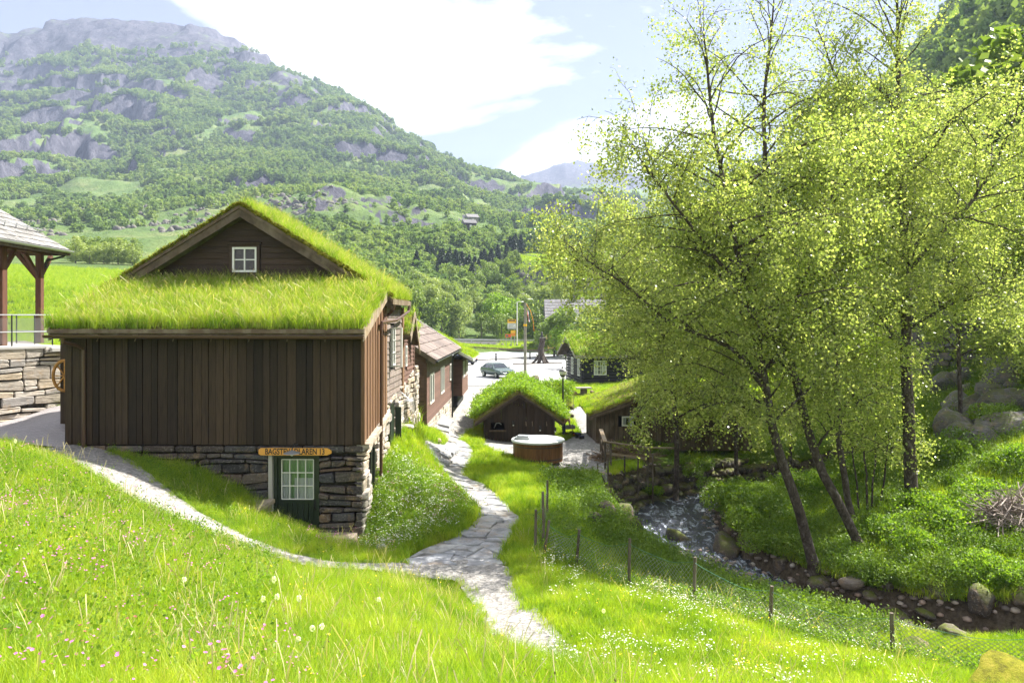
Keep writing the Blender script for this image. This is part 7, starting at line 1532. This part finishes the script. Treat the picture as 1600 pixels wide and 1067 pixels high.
birch('birch', 'slimmer birch between the curved trunk and the tall straight trunk', f3, [([f3] + pl((1316, 740, 25), (1306, 640, 25), (1300, 540, 25), (1282, 430, 25), (1288, 320, 25), (1296, 220, 25), (1300, 120, 25)), .12, .35, 2.1, 26)], 14000, 2, 3)
f4 = foot(1425, 25.4)
birch('birch', 'tallest birch with the thick straight dark trunk at the right', f4, [([f4] + pl((1421, 700, 25.4), (1417, 600, 25.4), (1412, 500, 25.4), (1411, 400, 25.4), (1406, 300, 25.4), (1400, 180, 25.4), (1396, 60, 25.4), (1390, -70, 25.4)), .24, .25, 3.0, 40),
    (pl((1411, 430, 25.3), (1465, 375, 24.8), (1525, 305, 24.4), (1580, 215, 24.2), (1605, 140, 24.2)), .09, .15, 2.2, 24), (pl((1408, 340, 25.3), (1365, 265, 25), (1335, 185, 24.8), (1300, 100, 24.8), (1270, 30, 24.8)), .08, .15, 2.0, 22), (pl((1412, 520, 25.4), (1470, 480, 24.6), (1530, 455, 24), (1590, 430, 23.6)), .06, .2, 1.9, 18)], 42000, 2.8, 4, topsparse=.45)
f5 = foot(1356, 25.8)
birch('birch_sapling', 'clump of thin birch saplings between the large trunks', f5, [([f5] + pl((1352, 700, 25.8), (1346, 600, 25.8), (1340, 520, 25.8)), .035, .35, .9, 14), ([f5 + Vector((.15, .1, 0))] + pl((1368, 690, 25.9), (1372, 600, 25.9), (1376, 500, 25.9)), .03, .35, .9, 12), ([f5 + Vector((.4, .2, 0))] + pl((1385, 700, 26), (1392, 620, 26), (1390, 560, 26)), .03, .3, .9, 12), ([f5 + Vector((-.2, .1, 0))] + pl((1330, 700, 26), (1325, 620, 26), (1318, 560, 26)), .03, .35, .9, 10)], 7000, 1, 5, 'birch_leaf_light', lsize=.08)
f6 = foot(1055, 31.8)
birch('birch', 'birch behind the stone bank whose crown hangs over the brown shed', f6, [([f6] + pl((1057, 690, 31.8), (1050, 600, 31.6), (1035, 520, 31.4), (1008, 440, 31.2), (975, 375, 31), (950, 320, 31)), .13, .28, 3.0, 28), (pl((1048, 590, 31.6), (1100, 500, 31.6), (1140, 420, 31.6), (1150, 330, 31.6)), .08, .15, 2.5, 20), (pl((1030, 500, 31.4), (950, 440, 30.8), (890, 400, 30.4), (860, 365, 30.2)), .06, .12, 2.0, 20), (pl((1045, 570, 31.6), (1000, 560, 31), (960, 560, 30.6)), .05, .3, 1.6, 12)], 30000, 2.6, 6, lsize=.10, group='birches behind the stream')
f7 = foot(1660, 33)
birch('birch', 'birch rooted outside the right photo edge, only its crown showing', f7, [([f7] + pl((1655, 600, 33), (1645, 450, 33), (1640, 300, 33), (1640, 180, 33)), .16, .15, 2.4, 34), (pl((1652, 560, 33), (1590, 540, 32.4), (1540, 560, 32)), .05, .1, 1.5, 14), (pl((1645, 460, 33), (1590, 400, 32.6), (1545, 360, 32.2)), .05, .1, 1.6, 16)], 24000, 2.6, 7, 'birch_leaf_light', lsize=.12, group='birches on the stream bank')
for i, (px, Y, path, n, lab) in enumerate(((1150, 33.5, ((1150, 650, 33.5), (1140, 520, 33.5), (1120, 420, 33.5), (1110, 330, 33.5)), 16000, 'small birch behind the pool of the stream'), (1235, 34.5, ((1235, 620, 34.5), (1245, 480, 34.5), (1250, 360, 34.5), (1255, 280, 34.5)), 15000, 'birch farther back seen between the two leaning trunks'), (1500, 32, ((1500, 560, 32), (1490, 420, 32), (1495, 280, 32), (1500, 170, 32)), 17000, 'birch in front of the shaded hillside wall'), (1095, 38, ((1090, 600, 38), (1085, 520, 38), (1075, 430, 38)), 12000, 'small birch right behind the brown shed'))):
    f = foot(px, Y); birch('birch', lab, f, [([f] + pl(*path), .10, .22, 2.6, 28)], n, 2.4, 20 + i, 'birch_leaf' if i % 2 else 'birch_leaf_light', lsize=.11, group='birches behind the stream')
# ------------------------------------------------------------------ bushes, saplings, ferns
def bush_mesh(name, seed, mat, n=5200, ls=.085, lobes=9, flat=.75):
    r = np.random.default_rng(seed); C = []
    cs = [(r.normal(0, .42, 3) * np.array([1, 1, .35]) + np.array([0, 0, .35]), r.uniform(.35, .6)) for _ in range(lobes)]
    for c, rad in cs:
        k = n // lobes; d = r.normal(size=(k, 3)); d /= np.linalg.norm(d, axis=1)[:, None]; q = rad * r.uniform(.55, 1.08, k) ** .6; p = c + d * q[:, None] * np.array([1, 1, flat]); C.append(p[p[:, 2] > -.1])
    V_, F_ = leaf_quads(np.vstack(C), ls, r, -.2, .6, .45); return fast_mesh(name, V_, F_, M[mat])
bm_ = {m: [bush_mesh('bush', 500 + i, m) for i in range(4)] for m in ('bank_leaf', 'weed_leaf', 'bright_leaf')}
BS = [(1150, 27.5, 1.15, 'bank_leaf', 'large dark green bush on the right bank above the pool'), (1195, 26.0, 1.2, 'bank_leaf', 'rounded bush right of the large dark one, above the pool'), (1130, 29.5, .9, 'bank_leaf', 'bush at the far end of the pool'), (1200, 24.2, .8, 'bank_leaf', 'low bush hanging over the shingle bar'), (1240, 24.0, .8, 'bank_leaf', 'shaded bush left of the leaning birch foot'), (1310, 24.2, .75, 'bank_leaf', 'shaded bush between the two leaning birches'),
      (1400, 23.6, .95, 'weed_leaf', 'bright bush right of the curved birch foot'), (1450, 24.6, 1.0, 'weed_leaf', 'bright bush right of the tallest birch foot'), (1490, 23.0, 1.05, 'weed_leaf', 'broad sunlit bush in the middle of the right bank'), (1440, 22.2, .9, 'weed_leaf', 'sunlit bush below the broad one'), (1530, 24.5, 1.0, 'weed_leaf', 'sunlit bush left of the bleached branches'), (1370, 21.6, .75, 'bank_leaf', 'bush on top of the overhanging ledge'), (1420, 20.9, .75, 'bank_leaf', 'shaggy bush at the edge of the ledge'),
      (1480, 20.8, .8, 'bank_leaf', 'bush above the mossy boulder'), (1540, 20.6, .85, 'weed_leaf', 'domed bush near the right photo edge'), (1580, 19.8, .75, 'weed_leaf', 'bush over the big grey rock at the right edge'), (1320, 21.4, .55, 'bright_leaf', 'small bright leaved sapling beside the dark water'), (1520, 17.6, .35, 'bright_leaf', 'little bright green shrub above the slabs'), (1500, 28.0, 1.2, 'bank_leaf', 'dark bush at the foot of the hillside rocks'), (1560, 30.0, 1.2, 'bank_leaf', 'dark bush below the hillside wall'), (1350, 30, 1.1, 'weed_leaf', 'sunny bush behind the sapling clump'), (1270, 30, 1.1, 'weed_leaf', 'sunny bush behind the leaning birches'), (1600, 26, 1.0, 'weed_leaf', 'bush behind the bleached branches'),
      (935, 24.6, .45, 'bright_leaf', 'light leaved shrub on the left bank by the stakes'), (955, 25.6, .4, 'bright_leaf', 'small light leaved shrub leaning over the pool'), (1025, 36.2, .8, 'bank_leaf', 'bush against the brown shed wall'), (1080, 33.4, .8, 'bank_leaf', 'bush behind the stone bank wall'), (1010, 31.6, .5, 'weed_leaf', 'low bush on top of the stone bank wall'),
      (655, 20.6, .42, 'weed_leaf', 'shaggy clump at the middle of the mound by the cellar'), (630, 19.8, .42, 'weed_leaf', 'shaggy clump nearest the white boulder'), (686, 20.4, .32, 'weed_leaf', 'low clump on the mound next to the flagstones')]
for px, Y, s, m, lab in BS:
    o = empty('bush', on(px, Y, -.12), random.random() * 6, lab, 'bush', 'bushes along the stream and paths'); link('foliage', random.choice(bm_[m]), o, (0, 0, 0), 0, s)
    st_ = MB()
    for k in range(6): a_ = k * 1.05; st_.tube([(0, 0, 0), (math.cos(a_) * .2 * s, math.sin(a_) * .2 * s, .25 * s), (math.cos(a_) * .42 * s, math.sin(a_) * .42 * s, .55 * s)], [.014 * s, .01 * s, .005 * s], 4)
    tag(st_.build('stems', M['bark'], o), kind='stuff')
def fern(p, s, seed, lab):
    r = np.random.default_rng(seed); C = []; o = empty('fern', p, 0, lab, 'fern', 'ferns on the left bank'); V_, F_, k = [], [], 0
    for i in range(11):
        a = i * .571 + r.normal(0, .15); L_ = s * r.uniform(.8, 1.1); q = np.linspace(0, 1, 14); X = np.cos(a) * L_ * q * .75; Y = np.sin(a) * L_ * q * .75; Z = L_ * (1.15 * q - .65 * q ** 2); fr_ = MB()
        pf_ = []
        for j in range(1, 14):
            w_ = .13 * s * math.sin(math.pi * min(1, q[j] * .95 + .08)) + .01; c_ = np.array([X[j], Y[j], Z[j]]); side = np.array([-math.sin(a), math.cos(a), 0]); fw_ = np.array([math.cos(a), math.sin(a), .2]) * .03 * s
            for sg_ in (-1, 1): V_ += [c_ - fw_ * .5, c_ + side * sg_ * w_ * .6 - fw_ * .2, c_ + side * sg_ * w_ + fw_ - np.array([0, 0, .02]), c_ + side * sg_ * w_ * .5 + fw_ * .9]; F_.append((k, k + 1, k + 2, k + 3)); k += 4
    link('fronds', fast_mesh('fronds', np.array(V_), np.array(F_), M['fern_leaf']), o)
for i, (px, Y, s, lab) in enumerate(((872, 20.6, .75, 'tall light green fern behind the fence posts'), (850, 21.6, .7, 'light fern left of the tall one'), (889, 21.4, .6, 'fern right of the tall one by the shrub'), (900, 19.8, .45, 'small fern in front of the shrub'))): fern(on(px, Y), s, i, lab)

# ------------------------------------------------------------------ trees beyond the car park
def crown_mesh(name, seed, mat, n=1500, ls=.55, kind='round'):
    """crown about 1 m high and .8 wide, to be scaled; leaf clumps on lobes with gaps between"""
    r = np.random.default_rng(seed); C = []
    if kind == 'cone':
        for i in range(26):
            t = i / 26; z = .08 + .90 * t; rad = .30 * (1 - t) ** .85 + .015; k = max(8, int(n / 26 * (1.5 - t)))
            na = 9; a = (r.integers(0, na, k) + r.normal(0, .13, k)) * 2 * np.pi / na + i; q = rad * r.uniform(.15, 1.0, k); C.append(np.c_[np.cos(a) * q, np.sin(a) * q, z - q * .35 + r.normal(0, .012, k)])
    else:
        L_ = 15 if kind == 'round' else 20
        for i in range(L_):
            t = r.random(); z = .16 + .76 * t; w_ = (.30 if kind == 'round' else .22) * math.sin(math.pi * (.15 + .75 * t)) ; a = r.uniform(0, 6.28); c = np.array([math.cos(a) * w_, math.sin(a) * w_, z]); rad = r.uniform(.10, .17); k = n // L_
            d = r.normal(size=(k, 3)); d /= np.linalg.norm(d, axis=1)[:, None]; C.append(c + d * (rad * r.uniform(.5, 1.05, k) ** .5)[:, None])
        C.append(np.c_[r.normal(0, .13, n // 8), r.normal(0, .13, n // 8), r.uniform(.06, .9, n // 8)])
    V_, F_ = leaf_quads(np.vstack(C), ls, r, .1, .8, .35); return fast_mesh(name, V_, F_, M[mat])
def trunk_mesh(name, mat, h=.6): T = Tubes(); T.add([(0, 0, -.05), (.005, 0, .2), (0, .01, .5), (.01, 0, .8 if h > .7 else .62)], [.028, .02, .013, .006], 7); return T.mesh(name, M[mat])
CR = {'willow': [crown_mesh('crown', 600 + i, 'willow_leaf', 2600, .045, 'tall') for i in range(3)], 'broad': [crown_mesh('crown', 610 + i, 'broad_leaf', 2400, .048) for i in range(3)], 'bright': [crown_mesh('crown', 620 + i, 'bright_leaf', 2200, .05) for i in range(2)], 'conifer': [crown_mesh('crown', 630 + i, 'needle', 2600, .045, 'cone') for i in range(3)]}
TK = trunk_mesh('trunk', 'pale_bark'); TKc = trunk_mesh('trunk', 'bark', .8)
LB = {'willow': 'pale green willow like tree in the wood beyond the road', 'broad': 'darker green leafy tree in the wood beyond the road', 'bright': 'fresh bright green tree in the wood beyond the road', 'conifer': 'dark green spruce on the slope beyond the leafy trees'}
def tree(kind, p, h, wd=1.0, label=None, group='trees beyond the road'):
    o = empty('spruce_tree' if kind == 'conifer' else 'leafy_tree', p, random.random() * 6.28, label or LB[kind], 'tree', group); o['group'] = group if kind != 'conifer' else group.replace('trees', 'spruces')
    link('crown', random.choice(CR[kind]), o, (0, 0, 0), 0, (h * wd, h * wd, h)); link('trunk', TKc if kind == 'conifer' else TK, o, (0, 0, 0), 0, h); return o
r_ = random.Random(12)
for i in range(56):
    px = 628 + (i * 6.1) % 262 + r_.uniform(-4, 4); Y = 168 + 12 * (i % 5) + r_.uniform(-4, 4); top = 462 + 22 * math.sin(px / 37) - (Y - 180) * .35 + r_.uniform(-10, 10)
    if px > 800: top += 8
    g = on(px, Y, -.3); h = max(6, CAMZ - (top - HY) / F * Y - g.z); k_ = r_.choice(['willow', 'willow', 'broad']); tree(k_, g, h, r_.uniform(.85, 1.15), ('pale willow like tree, ' if k_ == 'willow' else 'darker leafy tree, ') + ['front', 'second', 'third', 'fourth', 'rearmost'][i % 5] + ' row beyond the road, ' + ('above the brown house roof' if px < 680 else 'above the small turf bay' if px < 715 else 'above the parked cars' if px < 755 else 'left of the road signs' if px < 790 else 'behind the road signs' if px < 830 else 'behind the root sculpture'))
tree('bright', on(797, 176, -.2), 8.5, 1.1, 'bright yellow green tree beside the yellow road sign')
tree('bright', on(776, 182, -.2), 9, .9, 'bright green tree left of the yellow road sign')
for i, (px, Y, top) in enumerate(((668, 300, 408), (680, 290, 402), (692, 285, 396), (703, 280, 399), (712, 272, 404), (722, 268, 412), (733, 262, 418), (742, 256, 428), (728, 250, 436), (748, 250, 440), (715, 258, 428), (700, 262, 420), (757, 292, 392), (768, 298, 386), (778, 304, 380), (788, 306, 376), (797, 310, 368), (806, 312, 364), (814, 305, 380), (792, 288, 398), (781, 280, 404), (765, 272, 410), (752, 285, 402), (803, 296, 392), (688, 262, 432), (676, 275, 425), (651, 250, 430), (738, 240, 448), (760, 262, 425))):
    g = on(px, Y, -.5); h = max(9, CAMZ - (top - HY) / F * Y - g.z); tree('conifer', g, h, r_.uniform(.9, 1.25), ('tall ' if h > 17 else 'short ' if h < 12 else '') + 'dark spruce ' + ('in the left group' if px < 700 else 'in the middle group' if px < 750 else 'in the right group') + ' on the slope, ' + ('top row' if top < 400 else 'upper row' if top < 415 else 'lower row' if top < 430 else 'lowest row'), group='trees on the slope beyond the wood')
for px, Y, top in ((738, 246, 425), (753, 255, 420), (770, 250, 428), (781, 262, 415), (760, 240, 445), (790, 262, 418), (720, 242, 446), (800, 268, 408), (775, 238, 446), (742, 232, 455), (700, 238, 452)):
    g = on(px, Y, -.5); tree('broad', g, max(8, CAMZ - (top - HY) / F * Y - g.z), 1.0, ('taller ' if top < 425 else 'lower ') + 'leafy tree among the spruces, ' + ('left of the group' if px < 740 else 'in the middle' if px < 765 else 'to the right' if px < 785 else 'at the green spur'), group='leafy trees among the spruces')
tree('bright', on(884, 119, -.1), 5.6, 1.15, 'small round bright tree in front of the yellow house', 'trees by the yellow house'); tree('broad', on(866, 123, -.1), 7.2, 1.1, 'darker small tree left of the round one at the yellow house', 'trees by the yellow house'); tree('broad', on(903, 121, -.1), 9, 1.2, 'leafy tree above the black house roof', 'trees by the yellow house')
for px, Y, s, lab in ((841, 143, 1.7, 'clipped bush behind the root sculpture'), (851, 145, 1.2, 'smaller clipped bush right of the root sculpture'), (862, 132, .9, 'dark clipped bush at the corner of the yellow house')):
    o = empty('bush', on(px, Y, -.1), 1, lab, 'bush', 'clipped bushes by the car park'); link('foliage', bush_mesh('bush', 560, 'broad_leaf', 1600, .14), o, None, None, s)
for i in range(13):
    px = 118 + i * 7.4; Y = 172 + 9 * (i % 3); tree('broad' if i % 3 else 'willow', on(px, Y, -.2), r_.uniform(4.2, 6.2), 1.25, ['leftmost', 'second', 'third', 'fourth', 'fifth', 'sixth', 'seventh', 'eighth', 'ninth', 'tenth', 'eleventh', 'twelfth', 'rightmost'][i] + ' small tree of the clump below the rocky knoll, counted from the left', 'trees below the rocky knoll')
r_ = random.Random(33)
for i in range(46):                                    # slope behind and right of the birches
    px, Y = (r_.uniform(930, 1420), r_.uniform(72, 150)) if i < 26 else (r_.uniform(1430, 1660), r_.uniform(46, 110))
    if px < 1010 and Y > 105: Y = 95
    k = 'conifer' if (i > 26 and i % 3 == 0) else ('broad' if i % 2 else 'willow'); tree(k, on(px, Y, -.3), r_.uniform(6, 10) * (1.2 if k == 'conifer' else 1), 1.1, {'conifer': 'dark spruce', 'broad': 'leafy tree', 'willow': 'pale leafy tree'}[k] + (' far up' if Y > 110 else ' half way up' if Y > 80 else ' low') + ' on the slope ' + ('right of the black log house' if px < 1080 else 'behind the leaning birches' if px < 1250 else 'behind the sapling clump' if px < 1430 else 'above the hillside wall' if px < 1540 else 'at the right photo edge'), 'trees on the right slope')
for px, Y, h, lab in ((1585, 58, 13, 'tall dark spruce at the right photo edge'), (1605, 52, 14, 'spruce cut by the right photo edge'), (1560, 66, 11, 'spruce left of the tall one at the right edge')): tree('conifer', on(px, Y, -.3), h, 1.1, lab, 'trees on the right slope')
for i in range(18):
    px, Y = 1425 + i * 15 + r_.uniform(-5, 5), 92 + (i * 23) % 60; k = 'broad' if i % 3 else 'willow'; tree(k, on(px, Y, -.3), r_.uniform(7, 11), 1.2, ('leafy tree' if k == 'broad' else 'pale leafy tree') + ' high on the right slope, ' + ['lowest', 'lower', 'middle', 'upper', 'top'][min(4, int((Y - 92) / 12))] + ' belt, ' + ('left part' if px < 1500 else 'central part' if px < 1590 else 'right part'), 'trees high on the right slope')
for i, (px, Y, h) in enumerate(((1560, 46, 11), (1600, 44, 13), (1640, 42, 13), (1680, 41, 13), (1720, 44, 14), (1580, 52, 12), (1650, 50, 14), (1530, 55, 10))):
    tree('broad' if i % 3 else 'conifer', on(px, Y, -.4), h, 1.25, ['spruce', 'first leafy tree', 'second leafy tree', 'outermost spruce', 'third leafy tree', 'fourth leafy tree', 'rear spruce', 'rear leafy tree'][i] + ' of the dark stand above the hillside stone wall', 'dark stand above the hillside wall')
# forest on the mountains: too many to count
fc = proto_collection('forest_tree', [crown_mesh('forest_crown', 700 + i, 'forest_leaf', 230, .16, 'round' if i % 2 else 'tall') for i in range(6)])
def forest(n, px0, px1, y0, y1, seed, dens): 
    r = np.random.default_rng(seed); Y = np.sqrt(r.uniform(y0 ** 2, y1 ** 2, n)); px = r.uniform(px0, px1, n); X = (px - 800) / F * Y; Z = HN(X, Y); e = 4.0
    zx = (HN(X + e, Y) - HN(X - e, Y)) / (2 * e); zy = (HN(X, Y + e) - HN(X, Y - e)) / (2 * e); nz = 1 / np.sqrt(1 + zx ** 2 + zy ** 2)
    k = (r.random(n) < dens(X, Y, Z, px) * sstep(.60, .72, nz)) & (polym(X, Y, UPROAD, 120, 380)[0] > 8); return np.c_[X, Y, Z - .6][k]
def fd(X, Y, Z, px):
    d = np.clip(.62 + 1.5 * fbm(X / 95, Y / 95, 4, 7), 0, 1); d = d * sstep(500, 300, Z + 60 * fbm(X / 200, Y / 200, 2, 8)); kn = np.exp(-(((X + 95) / 110) ** 2 + ((Y - 405) / 55) ** 2)); d = d * (1 - .96 * np.clip(kn * 2.0, 0, 1))
    d = d * np.where((px > 800) & (px < 960) & (Y < 300), .03, 1); d = d * np.where((px < 330) & (Y < 330), .02, 1); return d
F1 = forest(225000, -460, 1720, 205, 1350, 1, fd); dd = np.hypot(F1[:, 0], F1[:, 1]); scatter('mountain_forest', F1, fc, 4.0 + dd / 450, (.6, 1.35), 'leafy woods covering the mountain sides', tilt=.05)
F2_ = forest(2600, 1380, 1720, 150, 230, 2, lambda X, Y, Z, px: np.clip(.5 + 1.2 * fbm(X / 30, Y / 30, 3, 7), 0, 1)); scatter('slope_wood', F2_, fc, 6.5, 10, 'leafy wood on the steep right mountainside', tilt=.05)
rk_ = forest(1500, 30, 560, 340, 470, 3, lambda X, Y, Z, px: np.clip(fbm(X / 22, Y / 22, 3, 77) * 2.2 + .2, 0, 1)); scatter('knoll_rocks', rk_ + np.array([0, 0, .6]), stones_c, .5, 2.2, 'grey rocks strewn over the bare knoll', tilt=.3)
rk2 = forest(900, 815, 960, 165, 300, 4, lambda X, Y, Z, px: np.clip(fbm(X / 12, Y / 12, 3, 78) * 2.0 + .1, 0, 1)); scatter('spur_rocks', rk2 + np.array([0, 0, .6]), stones_c, .4, 1.3, 'grey stones scattered over the green spur', tilt=.3)
# cottages on the far slope
for px, Y, lab in ((737, 430, 'tiny grey cottage in a clearing on the far slope'), (733, 395, 'tiny dark cottage just below the grey one on the far slope')):
    o = empty('cottage', on(px, Y, -.3), R(20), lab, 'house'); MB().span((-3, -2.5, 0), (3, 2.5, 3)).build('wall', M['pole_wood'] if px > 735 else M['dark_plank'], o); MB().add([(-3.4, -3, 2.9), (3.4, -3, 2.9), (3.4, 0, 4.9), (-3.4, 0, 4.9), (-3.4, 3, 2.9), (3.4, 3, 2.9)], [(0, 1, 2, 3), (3, 2, 5, 4), (0, 3, 4), (1, 5, 2)]).build('roof', M['slate'], o); MB().span((-.5, -2.56, 1), (.5, -2.5, 2)).build('window', M['white_paint'], o)
# ------------------------------------------------------------------ the air of the valley
zt_h = max(float(GZ[RR < 4000].max()), 300) + 12
hz = MB().span((-3800, -60, -12), (3800, 4300, zt_h)).build('haze', None); tag(hz, kind='stuff')
hm = bpy.data.materials.new('haze'); hm.use_nodes = True; ht_ = hm.node_tree; ht_.nodes.clear(); pvn = N(ht_, 'ShaderNodeVolumePrincipled'); om = N(ht_, 'ShaderNodeOutputMaterial'); ht_.links.new(pvn.outputs[0], om.inputs['Volume'])
pvn.inputs['Color'].default_value = (.56, .69, .96, 1); pvn.inputs['Density'].default_value = .00021; pvn.inputs['Anisotropy'].default_value = .2
hz.data.materials.append(hm)
